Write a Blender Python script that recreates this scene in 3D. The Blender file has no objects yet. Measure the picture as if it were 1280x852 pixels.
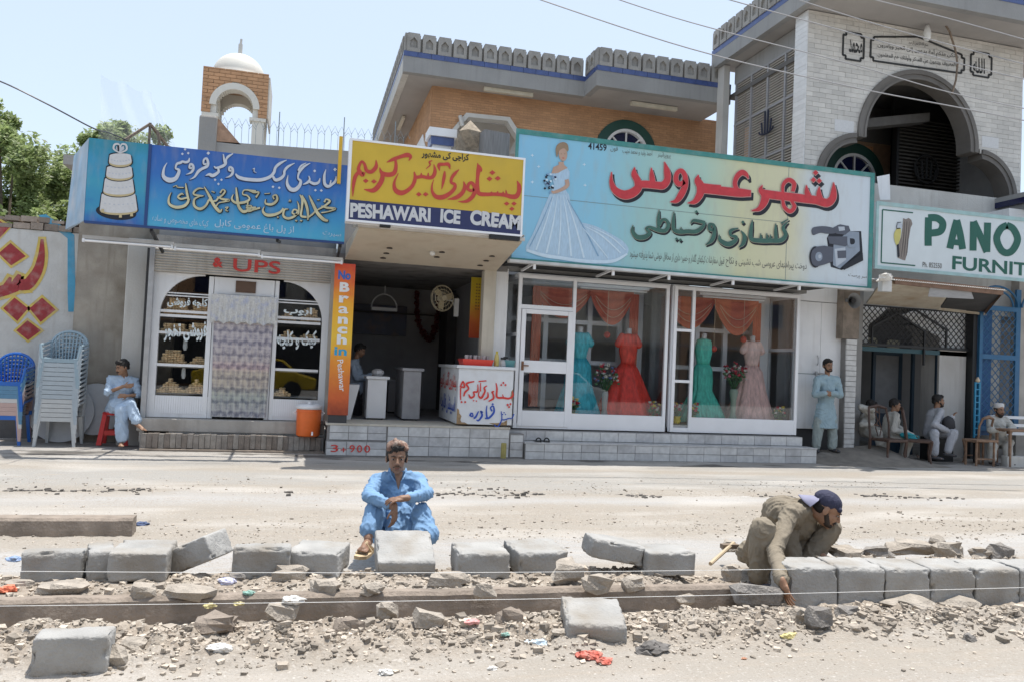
import bpy, math, random
import numpy as np
from mathutils import Vector, Matrix, noise
random.seed(7)
sc = bpy.context.scene
C = sc.collection

# ---------------------------------------------------------------- camera, light, sky, exposure
FPX, PITCH, ROLL, YAW, EYE = 996.06, .0342, .04516, .25947, 1.45
_cy, _sy, _cp, _sp = math.cos(YAW), math.sin(YAW), math.cos(PITCH), math.sin(PITCH)
FW = Vector((_sy*_cp, _cy*_cp, _sp)); RT0 = Vector((_cy, -_sy, 0)); UP0 = RT0.cross(FW)
RT = RT0*math.cos(ROLL)+UP0*math.sin(ROLL); UP = UP0*math.cos(ROLL)-RT0*math.sin(ROLL)
cam = bpy.data.cameras.new('camera'); camo = bpy.data.objects.new('camera', cam); C.objects.link(camo)
cam.sensor_width = 36; cam.lens = 36*FPX/1280; cam.clip_start = .05; cam.clip_end = 3000
M4 = Matrix((RT, UP, -FW)).transposed().to_4x4(); M4.translation = Vector((0, 0, EYE)); camo.matrix_world = M4
sc.camera = camo
TOSUN = Vector((.15, .09, 1)).normalized()
SUN_EL = math.asin(TOSUN.z); SUN_AZ = math.atan2(TOSUN.x, TOSUN.y)
W = bpy.data.worlds.new('World'); sc.world = W; W.use_nodes = True
wn = W.node_tree; sky = wn.nodes.new('ShaderNodeTexSky'); sky.sky_type = 'NISHITA'; sky.sun_disc = False
sky.sun_elevation = SUN_EL; sky.sun_rotation = SUN_AZ; sky.air_density = 1.0; sky.dust_density = 2.0; sky.ozone_density = 1.0; sky.altitude = 300
wm = wn.nodes.new('ShaderNodeMix'); wm.data_type = 'RGBA'; wm.inputs[0].default_value = .55; wn.links.new(sky.outputs[0], wm.inputs[6]); wm.inputs[7].default_value = (4.3, 4.8, 5.3, 1)   # thin dusty haze veil over the clear sky
wn.links.new(wm.outputs[2], wn.nodes['Background'].inputs[0]); wn.nodes['Background'].inputs[1].default_value = .15
sl = bpy.data.lights.new('sun', 'SUN'); sl.energy = 3.7; sl.angle = math.radians(.55); sl.color = (1, .95, .88)
so = bpy.data.objects.new('sun', sl); C.objects.link(so); so.rotation_euler = TOSUN.to_track_quat('Z', 'Y').to_euler(); so.location = (0, 0, 30)
sc.view_settings.view_transform = 'Standard'; sc.view_settings.look = 'None'; sc.view_settings.gamma = 1
sc.view_settings.exposure = .56
try:
    sc.cycles.max_bounces = 8; sc.cycles.diffuse_bounces = 4; sc.cycles.transparent_max_bounces = 16
    sc.cycles.caustics_reflective = False; sc.cycles.caustics_refractive = False
except Exception: pass

# a pixel of the photograph as a direction: used to read sizes off the picture onto planes at real distances
def ray(x, y): return FW + RT*((x-640)/FPX) - UP*((y-426)/FPX)
def px(x, y, Y):
    d = ray(x, y); t = Y/d.y; return Vector((d.x*t, Y, EYE+d.z*t))
def gr(x, y, z=0.):
    d = ray(x, y); t = (z-EYE)/d.z; return Vector((d.x*t, d.y*t, z))

# ---------------------------------------------------------------- materials
MT = {}
def mat(name, rgb, rough=.8, var=.12, vs=6., bump=.15, bs=40., metal=0., dirt=0., drgb=(.23, .19, .15), ds=1.2, island=0., spec=None, stretch=None, streak=0.):
    if name in MT: return MT[name]
    m = bpy.data.materials.new(name); m.use_nodes = True; MT[name] = m
    nt = m.node_tree; N = nt.nodes; L = nt.links; b = N['Principled BSDF']
    b.inputs['Roughness'].default_value = rough; b.inputs['Metallic'].default_value = metal
    if spec is not None: b.inputs['Specular IOR Level'].default_value = spec
    geo = N.new('ShaderNodeNewGeometry'); pos = geo.outputs['Position']
    if stretch:
        mp = N.new('ShaderNodeVectorMath'); mp.operation = 'MULTIPLY'; mp.inputs[1].default_value = stretch
        L.new(pos, mp.inputs[0]); pos = mp.outputs[0]
    def ns(scale, det=5, src=None):
        t = N.new('ShaderNodeTexNoise'); t.inputs['Scale'].default_value = scale; t.inputs['Detail'].default_value = det
        L.new(src or pos, t.inputs['Vector']); return t.outputs['Fac']
    def mr(f, a, c, lo, hi):
        t = N.new('ShaderNodeMapRange'); L.new(f, t.inputs[0])
        for i, q in enumerate((a, c, lo, hi)): t.inputs[i+1].default_value = q
        return t.outputs[0]
    val = mr(ns(vs), .3, .7, 1-var, 1+var)
    if island:
        isl = mr(geo.outputs['Random Per Island'], 0, 1, 1-island, 1+island)
        mm = N.new('ShaderNodeMath'); mm.operation = 'MULTIPLY'; L.new(val, mm.inputs[0]); L.new(isl, mm.inputs[1]); val = mm.outputs[0]
    vm = N.new('ShaderNodeVectorMath'); vm.operation = 'SCALE'; vm.inputs[0].default_value = rgb; L.new(val, vm.inputs['Scale'])
    col = vm.outputs[0]
    if dirt:
        f = mr(ns(ds, 8), .48, .72, 0, dirt)
        if streak:
            mp2 = N.new('ShaderNodeVectorMath'); mp2.operation = 'MULTIPLY'; mp2.inputs[1].default_value = (9, 9, .7); L.new(geo.outputs['Position'], mp2.inputs[0])
            g = mr(ns(1.2, 6, mp2.outputs[0]), .5, .75, 0, streak)
            mx = N.new('ShaderNodeMath'); mx.operation = 'MAXIMUM'; L.new(f, mx.inputs[0]); L.new(g, mx.inputs[1]); f = mx.outputs[0]
        x = N.new('ShaderNodeMix'); x.data_type = 'RGBA'; L.new(f, x.inputs[0]); L.new(col, x.inputs[6]); x.inputs[7].default_value = (*drgb, 1); col = x.outputs[2]
    L.new(col, b.inputs['Base Color'])
    if bump:
        bp = N.new('ShaderNodeBump'); bp.inputs['Strength'].default_value = bump; bp.inputs['Distance'].default_value = .02
        L.new(ns(bs, 6), bp.inputs['Height']); L.new(bp.outputs[0], b.inputs['Normal'])
    return m
def flat(name, rgb, rough=.55, var=.05): return mat(name, rgb, rough, var, 12, .03, 60)
def glass(name, tint=(.86, .9, .9), k=1.0, rough=0.0):
    if name in MT: return MT[name]
    m = bpy.data.materials.new(name); m.use_nodes = True; MT[name] = m; nt = m.node_tree; N = nt.nodes; L = nt.links
    N.remove(N['Principled BSDF']); out = N['Material Output']
    t = N.new('ShaderNodeBsdfTransparent'); t.inputs[0].default_value = (*tint, 1)
    g = N.new('ShaderNodeBsdfGlossy'); g.inputs['Roughness'].default_value = rough
    fr = N.new('ShaderNodeFresnel'); fr.inputs[0].default_value = 1.5
    mu = N.new('ShaderNodeMath'); mu.operation = 'MULTIPLY_ADD'; mu.inputs[1].default_value = k; mu.inputs[2].default_value = .02; mu.use_clamp = True; L.new(fr.outputs[0], mu.inputs[0])
    x = N.new('ShaderNodeMixShader'); L.new(mu.outputs[0], x.inputs[0]); L.new(t.outputs[0], x.inputs[1]); L.new(g.outputs[0], x.inputs[2]); L.new(x.outputs[0], out.inputs[0])
    return m

# ---------------------------------------------------------------- mesh collecting
class MB:
    def __init__(s): s.v = []; s.f = []
    def add(s, vs, fs):
        n = len(s.v); s.v += [tuple(q) for q in vs]; s.f += [tuple(i+n for i in f) for f in fs]; return s
    def box(s, x0, y0, z0, x1, y1, z1):
        return s.add([(x0,y0,z0),(x1,y0,z0),(x1,y1,z0),(x0,y1,z0),(x0,y0,z1),(x1,y0,z1),(x1,y1,z1),(x0,y1,z1)],
                     [(0,3,2,1),(4,5,6,7),(0,1,5,4),(1,2,6,5),(2,3,7,6),(3,0,4,7)])
    def hexa(s, p):   # 8 points, bottom ring then top ring
        return s.add(p, [(0,3,2,1),(4,5,6,7),(0,1,5,4),(1,2,6,5),(2,3,7,6),(3,0,4,7)])
    def bar(s, a, b, w, h=None, up=(0,0,1)):
        a = Vector(a); b = Vector(b); h = h or w; d = (b-a).normalized(); u = Vector(up)
        if abs(d.dot(u)) > .98: u = Vector((0,1,0))
        r = d.cross(u).normalized(); u = r.cross(d)
        q = [p+r*(sx*w/2)+u*(sz*h/2) for p in (a, b) for sx, sz in ((-1,-1),(1,-1),(1,1),(-1,1))]
        return s.hexa(q)
    def tube(s, pts, r, n=8, cap=True):
        pts = [Vector(p) for p in pts]; R = r if isinstance(r, (list, tuple)) else [r]*len(pts)
        base = len(s.v); prev = None
        for i, p in enumerate(pts):
            d = (pts[min(i+1, len(pts)-1)]-pts[max(i-1, 0)])
            d = d.normalized() if d.length > 1e-9 else Vector((0,0,1))
            if prev is None: u = d.orthogonal().normalized()
            else:
                u = prev-d*prev.dot(d); u = u.normalized() if u.length > 1e-6 else d.orthogonal().normalized()
            prev = u; w = d.cross(u)
            for k in range(n):
                a = 2*math.pi*k/n; s.v.append(tuple(p+(u*math.cos(a)+w*math.sin(a))*R[i]))
        for i in range(len(pts)-1):
            for k in range(n):
                a = base+i*n+k; b = base+i*n+(k+1)%n; s.f.append((a, b, b+n, a+n))
        if cap:
            s.f.append(tuple(base+k for k in reversed(range(n)))); e = base+(len(pts)-1)*n; s.f.append(tuple(e+k for k in range(n)))
        return s
    def lathe(s, prof, c=(0,0,0), n=20, sx=1., sy=1., rip=None):
        base = len(s.v); c = Vector(c)
        for i, (r, z) in enumerate(prof):
            for k in range(n):
                a = 2*math.pi*k/n; q = r*(1+(rip(i/(len(prof)-1), a) if rip else 0))
                s.v.append((c.x+q*math.cos(a)*sx, c.y+q*math.sin(a)*sy, c.z+z))
        for i in range(len(prof)-1):
            for k in range(n):
                a = base+i*n+k; b = base+i*n+(k+1)%n; s.f.append((a, b, b+n, a+n))
        s.f.append(tuple(base+k for k in reversed(range(n)))); e = base+(len(prof)-1)*n; s.f.append(tuple(e+k for k in range(n)))
        return s
    def prism(s, poly, y0, y1, fn=None):      # polygon in (x,z), extruded along y
        n = len(poly); f = fn or (lambda x, z, y: (x, y, z))
        A = sum(poly[i][0]*poly[(i+1)%n][1]-poly[(i+1)%n][0]*poly[i][1] for i in range(n))
        if A < 0: poly = poly[::-1]
        return s.add([f(x, z, y0) for x, z in poly]+[f(x, z, y1) for x, z in poly],
                     [tuple(range(n)), tuple(reversed(range(n, 2*n)))]+[((i+1)%n, i, i+n, (i+1)%n+n) for i in range(n)])
    def strip(s, A, B):                        # ribbon between two point rows
        n = len(A); base = len(s.v); s.v += [tuple(p) for p in A]+[tuple(p) for p in B]
        s.f += [(base+i, base+i+1, base+n+i+1, base+n+i) for i in range(n-1)]; return s
    def grid(s, P):                            # P[i][j] points
        base = len(s.v); n = len(P[0])
        for r in P: s.v += [tuple(p) for p in r]
        s.f += [(base+i*n+j, base+i*n+j+1, base+(i+1)*n+j+1, base+(i+1)*n+j) for i in range(len(P)-1) for j in range(n-1)]; return s
    def ball(s, c, r, R=None, nu=12, nv=8):    # ellipsoid, r = three radii, R optional 3x3
        c = Vector(c); r = (r,)*3 if isinstance(r, (int, float)) else r; base = len(s.v)
        def P(a, b):
            q = Vector((r[0]*math.sin(a)*math.cos(b), r[1]*math.sin(a)*math.sin(b), r[2]*math.cos(a)))
            return c+(R@q if R else q)
        s.v.append(tuple(P(0, 0)))
        for i in range(1, nv):
            for k in range(nu): s.v.append(tuple(P(math.pi*i/nv, 2*math.pi*k/nu)))
        s.v.append(tuple(P(math.pi, 0))); e = len(s.v)-1
        for k in range(nu): s.f.append((base, base+1+k, base+1+(k+1)%nu))
        for i in range(nv-2):
            for k in range(nu):
                a = base+1+i*nu+k; b = base+1+i*nu+(k+1)%nu; s.f.append((a, a+nu, b+nu, b))
        for k in range(nu): s.f.append((e, base+1+(nv-2)*nu+(k+1)%nu, base+1+(nv-2)*nu+k))
        return s
    def cap(s, a, b, ra, rb, n=12):            # tapered capsule
        a = Vector(a); b = Vector(b); d = b-a; L = max(d.length, 1e-4); d = d/L
        P = []; R = []
        for t in (-1, -.85, -.5): P.append(a+d*ra*t); R.append(ra*math.sqrt(max(0, 1-t*t))+1e-4)
        for t in (0, .5, 1): P.append(a.lerp(b, t)); R.append(ra+(rb-ra)*t)
        for t in (.5, .85, 1): P.append(b+d*rb*t); R.append(rb*math.sqrt(max(0, 1-t*t))+1e-4)
        return s.tube(P, R, n)
    def rock(s, c, r, seed, flatf=.7, rot=0., rough=.35):
        rr = random.Random(seed); c = Vector(c); n0 = len(s.v); s.ball((0,0,0), 1., None, 7, 5)
        off = Vector((rr.random()*50, rr.random()*50, rr.random()*50)); cs, sn = math.cos(rot), math.sin(rot)
        rx, ry, rz = (r*rr.uniform(.8, 1.3), r*rr.uniform(.7, 1.1), r*flatf*rr.uniform(.7, 1.2)) if not isinstance(r, tuple) else r
        for i in range(n0, len(s.v)):
            q = Vector(s.v[i]); q = Vector([math.copysign(abs(t)**.75, t) for t in q])
            k = 1+rough*noise.noise(q*1.3+off)*1.6; x, y, z = q.x*rx*k, q.y*ry*k, q.z*rz*k
            s.v[i] = (c.x+x*cs-y*sn, c.y+x*sn+y*cs, c.z+z)
        return s
    def build(s, name, m, parent=None, smooth=False, bevel=0., auto=False):
        me = bpy.data.meshes.new(name)
        o = bpy.data.objects.new(name, me); C.objects.link(o)
        if parent is not None: off = ORG[parent]; o.parent = parent
        else:
            xs = np.array(s.v); off = Vector(((xs[:,0].min()+xs[:,0].max())/2, (xs[:,1].min()+xs[:,1].max())/2, xs[:,2].min())); o.location = off
        ORG[o] = Vector(off)
        me.from_pydata([(x-off.x, y-off.y, z-off.z) for x, y, z in s.v], [], s.f); me.update()
        if m is not None: me.materials.append(m)
        if smooth: me.polygons.foreach_set('use_smooth', [True]*len(me.polygons))
        if bevel:
            bm = o.modifiers.new('bevel', 'BEVEL'); bm.width = bevel; bm.segments = 2; bm.limit_method = 'ANGLE'; bm.angle_limit = .6
        return o
ORG = {}
def tag(o, label=None, cat=None, group=None, kind=None):
    if label: o['label'] = label
    if cat: o['category'] = cat
    if group: o['group'] = group
    if kind: o['kind'] = kind
    return o
def empty(name, loc, label, cat, group=None):
    o = bpy.data.objects.new(name, None); C.objects.link(o); o.location = loc; o.empty_display_size = .1; ORG[o] = Vector(loc)
    return tag(o, label, cat, group)
def part(name, mb, m, parent, label=None, **k):
    o = mb.build(name, m, parent, **k)
    if label: o['label'] = label
    return o
def copy_tree(o, parent=None):
    c = o.copy(); C.objects.link(c); c.parent = parent; ORG[c] = ORG.get(o, Vector())
    for ch in [q for q in KIDS(o)]: copy_tree(ch, c)
    return c
def KIDS(o): return [q for q in C.objects if q.parent == o]
def dup(o, loc, label=None, rotz=None, kids=None):
    def rec(a, p):
        c = a.copy(); C.objects.link(c); c.parent = p
        for q in kidmap.get(a.name, []): rec(q, c)
        return c
    kidmap = kids if kids is not None else mk_kids(o)
    c = rec(o, None); c.location = loc; ORG[c] = Vector(loc)
    if rotz is not None: c.rotation_euler = (0, 0, rotz)
    if label: c['label'] = label
    return c
def mk_kids(o):
    d = {}
    def rec(a):
        k = list(a.children); d[a.name] = k
        for q in k: rec(q)
    rec(o); return d
def dupmesh(o, parent, d):    # same mesh as an extra part, moved by d
    c = bpy.data.objects.new(o.name.split('.')[0], o.data); C.objects.link(c); c.parent = parent; c.location = d
    for md in o.modifiers:
        if md.type == 'BEVEL':
            n = c.modifiers.new('bevel', 'BEVEL'); n.width = md.width; n.segments = md.segments; n.limit_method = 'ANGLE'
    ORG[c] = ORG[parent]; return c

# ---------------------------------------------------------------- writing
AR = {'ا':'\uFE8D\uFE8E','أ':'\uFE83\uFE84','إ':'\uFE87\uFE88','آ':'\uFE81\uFE82','ئ':'\uFE89\uFE8A\uFE8B\uFE8C','ء':'\uFE80','ب':'\uFE8F\uFE90\uFE91\uFE92','پ':'\uFB56\uFB57\uFB58\uFB59','ت':'\uFE95\uFE96\uFE97\uFE98','ة':'\uFE93\uFE94',
'ث':'\uFE99\uFE9A\uFE9B\uFE9C','ج':'\uFE9D\uFE9E\uFE9F\uFEA0','چ':'\uFB7A\uFB7B\uFB7C\uFB7D','ح':'\uFEA1\uFEA2\uFEA3\uFEA4','خ':'\uFEA5\uFEA6\uFEA7\uFEA8','د':'\uFEA9\uFEAA','ذ':'\uFEAB\uFEAC',
'ر':'\uFEAD\uFEAE','ز':'\uFEAF\uFEB0','س':'\uFEB1\uFEB2\uFEB3\uFEB4','ش':'\uFEB5\uFEB6\uFEB7\uFEB8','ص':'\uFEB9\uFEBA\uFEBB\uFEBC','ض':'\uFEBD\uFEBE\uFEBF\uFEC0','ط':'\uFEC1\uFEC2\uFEC3\uFEC4',
'ع':'\uFEC9\uFECA\uFECB\uFECC','غ':'\uFECD\uFECE\uFECF\uFED0','ف':'\uFED1\uFED2\uFED3\uFED4','ق':'\uFED5\uFED6\uFED7\uFED8','ک':'\uFB8E\uFB8F\uFB90\uFB91','ك':'\uFED9\uFEDA\uFEDB\uFEDC','گ':'\uFB92\uFB93\uFB94\uFB95',
'ل':'\uFEDD\uFEDE\uFEDF\uFEE0','م':'\uFEE1\uFEE2\uFEE3\uFEE4','ن':'\uFEE5\uFEE6\uFEE7\uFEE8','ه':'\uFEE9\uFEEA\uFEEB\uFEEC','و':'\uFEED\uFEEE','ی':'\uFBFC\uFBFD\uFBFE\uFBFF','ي':'\uFEF1\uFEF2\uFEF3\uFEF4','ى':'\uFEEF\uFEF0'}
def shape(s):
    if not any(c in AR for c in s): return s
    out = []
    for i, c in enumerate(s):
        f = AR.get(c)
        if not f: out.append(c); continue
        pv = i > 0 and len(AR.get(s[i-1], '')) == 4
        nx = i+1 < len(s) and s[i+1] in AR and s[i+1] != 'ء' and len(f) == 4
        if c == 'ء': pv = nx = False
        out.append(f[(3 if nx else 1) if pv else (2 if nx else 0)])
    return ''.join(reversed(out))
def text(name, body, m, parent, A, B, h, bold=0., up=(0,0,1), depth=.003, slant=0.):
    """flat lettering filling the rectangle from A to B, h high, a few millimetres proud of its board"""
    A = Vector(A); B = Vector(B); U = Vector(up).normalized(); X = (B-A); Wd = X.length; X = X/Wd; Nn = X.cross(U).normalized(); U = Nn.cross(X)
    cu = bpy.data.curves.new(name, 'FONT'); cu.body = shape(body); cu.offset = bold; cu.resolution_u = 4; cu.fill_mode = 'FRONT'
    t = bpy.data.objects.new('tmp', cu); C.objects.link(t); bpy.context.view_layer.update()
    me = bpy.data.meshes.new_from_object(t.evaluated_get(bpy.context.evaluated_depsgraph_get())); bpy.data.objects.remove(t)
    n = len(me.vertices); co = np.empty(n*3); me.vertices.foreach_get('co', co); co = co.reshape(-1, 3)
    lo = co[:, :2].min(0); hi = co[:, :2].max(0); sx = Wd/(hi[0]-lo[0]); sy = h/(hi[1]-lo[1])
    off = ORG[parent] if parent is not None else Vector((0,0,0))
    P = [A+X*((c[0]-lo[0])*sx+slant*(c[1]-lo[1])*sy)+U*((c[1]-lo[1])*sy)+Nn*depth-off for c in co]
    me.vertices.foreach_set('co', [q for p in P for q in p]); me.update(); me.materials.clear(); me.materials.append(m)
    me.polygons.foreach_set('use_smooth', [False]*len(me.polygons))
    o = bpy.data.objects.new(name, me); C.objects.link(o)
    if parent is not None: o.parent = parent
    ORG[o] = Vector(off); return o
def crom(P, k=5):
    if len(P) < 3: return P
    out = []
    for i in range(len(P)-1):
        a = P[max(i-1, 0)]; b = P[i]; c = P[i+1]; d = P[min(i+2, len(P)-1)]
        for j in range(k):
            t = j/k
            out.append(tuple(.5*((2*b[q])+(-a[q]+c[q])*t+(2*a[q]-5*b[q]+4*c[q]-d[q])*t*t+(-a[q]+3*b[q]-3*c[q]+d[q])*t**3) for q in range(len(b))))
    out.append(P[-1]); return out
def strokes(name, S, reg, Y, m, parent, grow=0., shift=(0, 0), lift=.004, dots=()):
    """brush lettering: each stroke is a list of (x, y, width) laid on the board at distance Y"""
    x0, y0, sc_ = reg; mb = MB(); ly = 0.
    def W_(x, y): return px(x0+(x+shift[0])/sc_, y0+(y+shift[1])/sc_, Y)
    for st in S:
        q = crom([(a, b, max(w, 1.)) for a, b, w in st]); A = []; B = []
        for i, (a, b, w) in enumerate(q):
            p = q[max(i-1, 0)]; n = q[min(i+1, len(q)-1)]; dx, dy = n[0]-p[0], n[1]-p[1]; l = math.hypot(dx, dy) or 1
            nx, ny = -dy/l, dx/l; h = max(w, 1)/2+grow
            ex = grow*(1 if i == len(q)-1 else -1 if i == 0 else 0)
            a += dx/l*ex; b += dy/l*ex
            A.append(W_(a+nx*h, b+ny*h)); B.append(W_(a-nx*h, b-ny*h))
        ly += .00025; D = Vector((0, -(lift+ly), 0)); mb.strip([p+D for p in A], [p+D for p in B])
    for d in dots:
        a, b, r = d[:3]; r = r*.62+grow*1.3; D = Vector((0, -(lift+ly+.0003), 0)); n = len(mb.v); rx = d[3] if len(d) > 3 else 1.
        mb.v += [tuple(W_(a+dx*r*rx, b+dy*r)+D) for dx, dy in ((-1, 0), (0, -1), (1, 0), (0, 1))]; mb.f.append((n, n+1, n+2, n+3))
    return mb.build(name, m, parent)
def poly(name, pts, reg, Y, m, parent, lift=.003, smooth=False):
    x0, y0, s_ = reg; mb = MB()
    q = crom([(*p,) for p in pts]+[pts[0]]) [:-1] if smooth else pts
    P = [px(x0+a/s_, y0+b/s_, Y)+Vector((0, -lift, 0)) for a, b in q]
    mb.v = [tuple(p) for p in P]; mb.f = [tuple(range(len(P)))]; return mb.build(name, m, parent)
# ================================================================ GROUND
def yM(X): return 4.66-.03*(X+1.4)
def sst(a, b, x):
    t = min(1, max(0, (x-a)/(b-a))); return t*t*(3-2*t)
def hill(X, Y):
    h = 0.
    n1 = noise.noise(Vector((X*1.3, Y*1.3, 3))); n2 = noise.noise(Vector((X*5, Y*7, 9))); n3 = noise.noise(Vector((X*16, Y*16, 5))); n4 = noise.noise(Vector((X*34, Y*34, 1))) if 3.8 < Y < 5.6 else 0
    if 2.5 < Y < 14 and -8 < X < 18:
        d = Y-yM(X)
        if X < 2.9:
            r = sst(-.80, -.42, d)*(1-sst(-.26, -.03, d)); h += r*(.055+.04*n1+.045*n2+.026*n3+.022*(1-2*abs(n4)))     # spoil thrown in front of the old kerb
            h += sst(.03, .1, d)*(1-sst(.50, .72, d))*(1-.6*sst(2.3, 2.7, X))*(.125+.022*n2+.014*n3+.010*(1-2*abs(n4)))*(1-.0*sst(2.6, 2.9, X))   # fill between old kerb and loose kerbstones
        else:
            d2 = Y-(4.37-.11*(X-3.02))
            r = sst(-.55, -.15, d2)*(1-sst(-.02, .05, d2)); h += r*(.06+.03*n1+.03*n2+.02*n3+.018*(1-2*abs(n4)))
            h += sst(3.3, 3.6, X)*sst(.2, .3, d2)*(1-sst(.55, .9, d2))*(.20+.07*n2+.03*n3+.02*(1-2*abs(n4)))
        rough = .004+.008*sst(6.1, 6.4, Y)*(1-sst(7.6, 8., Y))
        h += rough*(n3+n2)
        c = math.exp(-((Y-(9.15+.12*n1-.03*X+.05*n2))/.10)**2)*sst(-.25, .2, noise.noise(Vector((X*.5, 2, 7)))+.15); h -= .045*c; h += .02*math.exp(-((Y-(8.93+.12*n1-.03*X))/.10)**2)*max(0, n2)
    return h
def axis(segs):
    out = []
    for a, b, st in segs: out += list(np.arange(a, b, st))
    return out+[segs[-1][1]]
gx = axis([(-900, -60, 120), (-60, -8, 4), (-8, -3.4, .12), (-3.4, 6, .021), (6, 18, .12), (18, 60, 4), (60, 900, 120)])
gy = axis([(-900, -60, 120), (-60, 2, 4), (2.6, 3.6, .1), (3.6, 5.9, .019), (5.9, 10, .06), (10, 14, .2), (14, 60, 4), (60, 900, 120)])
g = MB(); g.grid([[(x, y, hill(x, y)) for x in gx] for y in gy])
def ground_mat():
    m = bpy.data.materials.new('dusty_ground'); m.use_nodes = True; nt = m.node_tree; N = nt.nodes; L = nt.links; b = N['Principled BSDF']; b.inputs['Roughness'].default_value = .95; b.inputs['Specular IOR Level'].default_value = .2
    geo = N.new('ShaderNodeNewGeometry'); pos = geo.outputs['Position']; sep = N.new('ShaderNodeSeparateXYZ'); L.new(pos, sep.inputs[0])
    def ns(scale, mul=(1,1,1), det=6):
        v = N.new('ShaderNodeVectorMath'); v.operation = 'MULTIPLY'; v.inputs[1].default_value = mul; L.new(pos, v.inputs[0])
        t = N.new('ShaderNodeTexNoise'); t.inputs['Scale'].default_value = scale; t.inputs['Detail'].default_value = det; L.new(v.outputs[0], t.inputs[0]); return t.outputs['Fac']
    def mr(f, a, c, lo=0., hi=1.):
        t = N.new('ShaderNodeMapRange'); L.new(f, t.inputs[0])
        for i, q in enumerate((a, c, lo, hi)): t.inputs[i+1].default_value = q
        return t.outputs[0]
    def mix(f, a, c):
        x = N.new('ShaderNodeMix'); x.data_type = 'RGBA'; L.new(f, x.inputs[0])
        for i, q in ((6, a), (7, c)):
            if isinstance(q, tuple): x.inputs[i].default_value = (*q, 1)
            else: L.new(q, x.inputs[i])
        return x.outputs[2]
    def mul(a, c):
        t = N.new('ShaderNodeMath'); t.operation = 'MULTIPLY'; L.new(a, t.inputs[0]); L.new(c, t.inputs[1]); return t.outputs[0]
    # bands along the street: worn paving and drifted soil, wobbling with noise
    y2 = N.new('ShaderNodeMath'); y2.operation = 'MULTIPLY_ADD'; L.new(ns(.6, (.5, 1, 1)), y2.inputs[0]); y2.inputs[1].default_value = 1.6; L.new(sep.outputs[1], y2.inputs[2])
    cr = N.new('ShaderNodeValToRGB'); cr.color_ramp.interpolation = 'EASE'
    t = N.new('ShaderNodeMapRange'); L.new(y2.outputs[0], t.inputs[0]); t.inputs[1].default_value = 3.; t.inputs[2].default_value = 15.; L.new(t.outputs[0], cr.inputs[0])
    G_ = (.375, .365, .35); D_ = (.325, .295, .255); P_ = (.32, .31, .29)
    stops = [(3., G_), (4.6, D_), (6.3, D_), (6.7, G_), (7.1, G_), (7.5, D_), (8.8, D_), (9.3, G_), (9.9, D_), (10.5, P_), (11.3, P_), (11.8, D_), (12.5, P_), (13.2, (.30, .285, .265)), (14.5, (.27, .255, .24))]
    e = cr.color_ramp.elements
    while len(e) < len(stops): e.new(.5)
    for i, (yy, c) in enumerate(stops): e[i].position = (yy-3)/12; e[i].color = (*c, 1)
    col = cr.outputs[0]
    col = mix(mr(ns(9, (.35, 1.6, 1)), .5, .75, 0, .5), col, (.38, .325, .265))
    col = mix(mr(ns(1.7, (.3, 1, 1)), .5, .68, 0, .5), col, (.52, .50, .47))
    col = mix(mr(ns(70, det=3), .56, .70, 0, .6), col, (.24, .205, .17))
    col = mix(mr(ns(45, det=3), .60, .72, 0, .5), col, (.60, .57, .53))
    bank = mul(mr(sep.outputs[1], 3.85, 4.15), mr(sep.outputs[1], 5.55, 5.25)); bank = mul(bank, mr(ns(2.2, det=4), .3, .55, .55, 1))
    brown = mix(mr(ns(16), .38, .62), (.235, .195, .155), (.36, .31, .255)); brown = mix(mr(ns(5), .5, .7, 0, .7), brown, (.42, .38, .32)); brown = mix(mr(ns(60, det=3), .58, .66, 0, .8), brown, (.5, .47, .42)); col = mix(bank, col, brown)
    tr = mul(mr(ns(1.3, (.12, 5, 1), 3), .56, .66, 0, .35), mr(sep.outputs[1], 5.6, 6.2)); col = mix(tr, col, (.33, .305, .27))
    sp_ = mul(mr(ns(30, det=2), .57, .64, 0, .75), mr(ns(1.1, (.4, 1, 1), 4), .46, .62)); col = mix(sp_, col, (.29, .25, .21))
    # wet and oily stains on the strip in front of the shops
    st = mul(mr(ns(.9, (.8, 2.2, 1), 3), .55, .62, 0, .75), mul(mr(sep.outputs[1], 11.2, 11.9), mr(sep.outputs[1], 14, 13)))
    col = mix(st, col, (.06, .055, .05))
    L.new(col, b.inputs['Base Color'])
    bp = N.new('ShaderNodeBump'); bp.inputs['Strength'].default_value = .6; bp.inputs['Distance'].default_value = .02
    ad = N.new('ShaderNodeMath'); ad.operation = 'ADD'; L.new(ns(60), ad.inputs[0]); L.new(ns(14, (.5, 1.4, 1)), ad.inputs[1]); L.new(ad.outputs[0], bp.inputs['Height']); L.new(bp.outputs[0], b.inputs['Normal'])
    return m
GM = ground_mat()
o = g.build('ground', GM, None, smooth=True); tag(o, kind='structure')

M_conc = mat('cast_concrete', (.345, .34, .325), .9, .16, 5, .5, 55, dirt=.8, drgb=(.25, .215, .17), ds=3.5)
M_old = mat('old_kerb_concrete', (.27, .225, .185), .95, .25, 7, .6, 45, dirt=.6, drgb=(.15, .125, .1), ds=3)
M_rub = mat('rubble', (.40, .35, .29), .95, .22, 9, .7, 60, island=.5, dirt=.35, drgb=(.22, .18, .145), ds=8)
M_chunk = mat('broken_concrete', (.37, .33, .28), .95, .2, 12, .7, 60, dirt=.35, drgb=(.3, .25, .2), ds=7)
M_asph = mat('broken_asphalt', (.22, .205, .19), .95, .3, 20, .8, 70, dirt=.5, drgb=(.34, .30, .25), ds=9)

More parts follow.
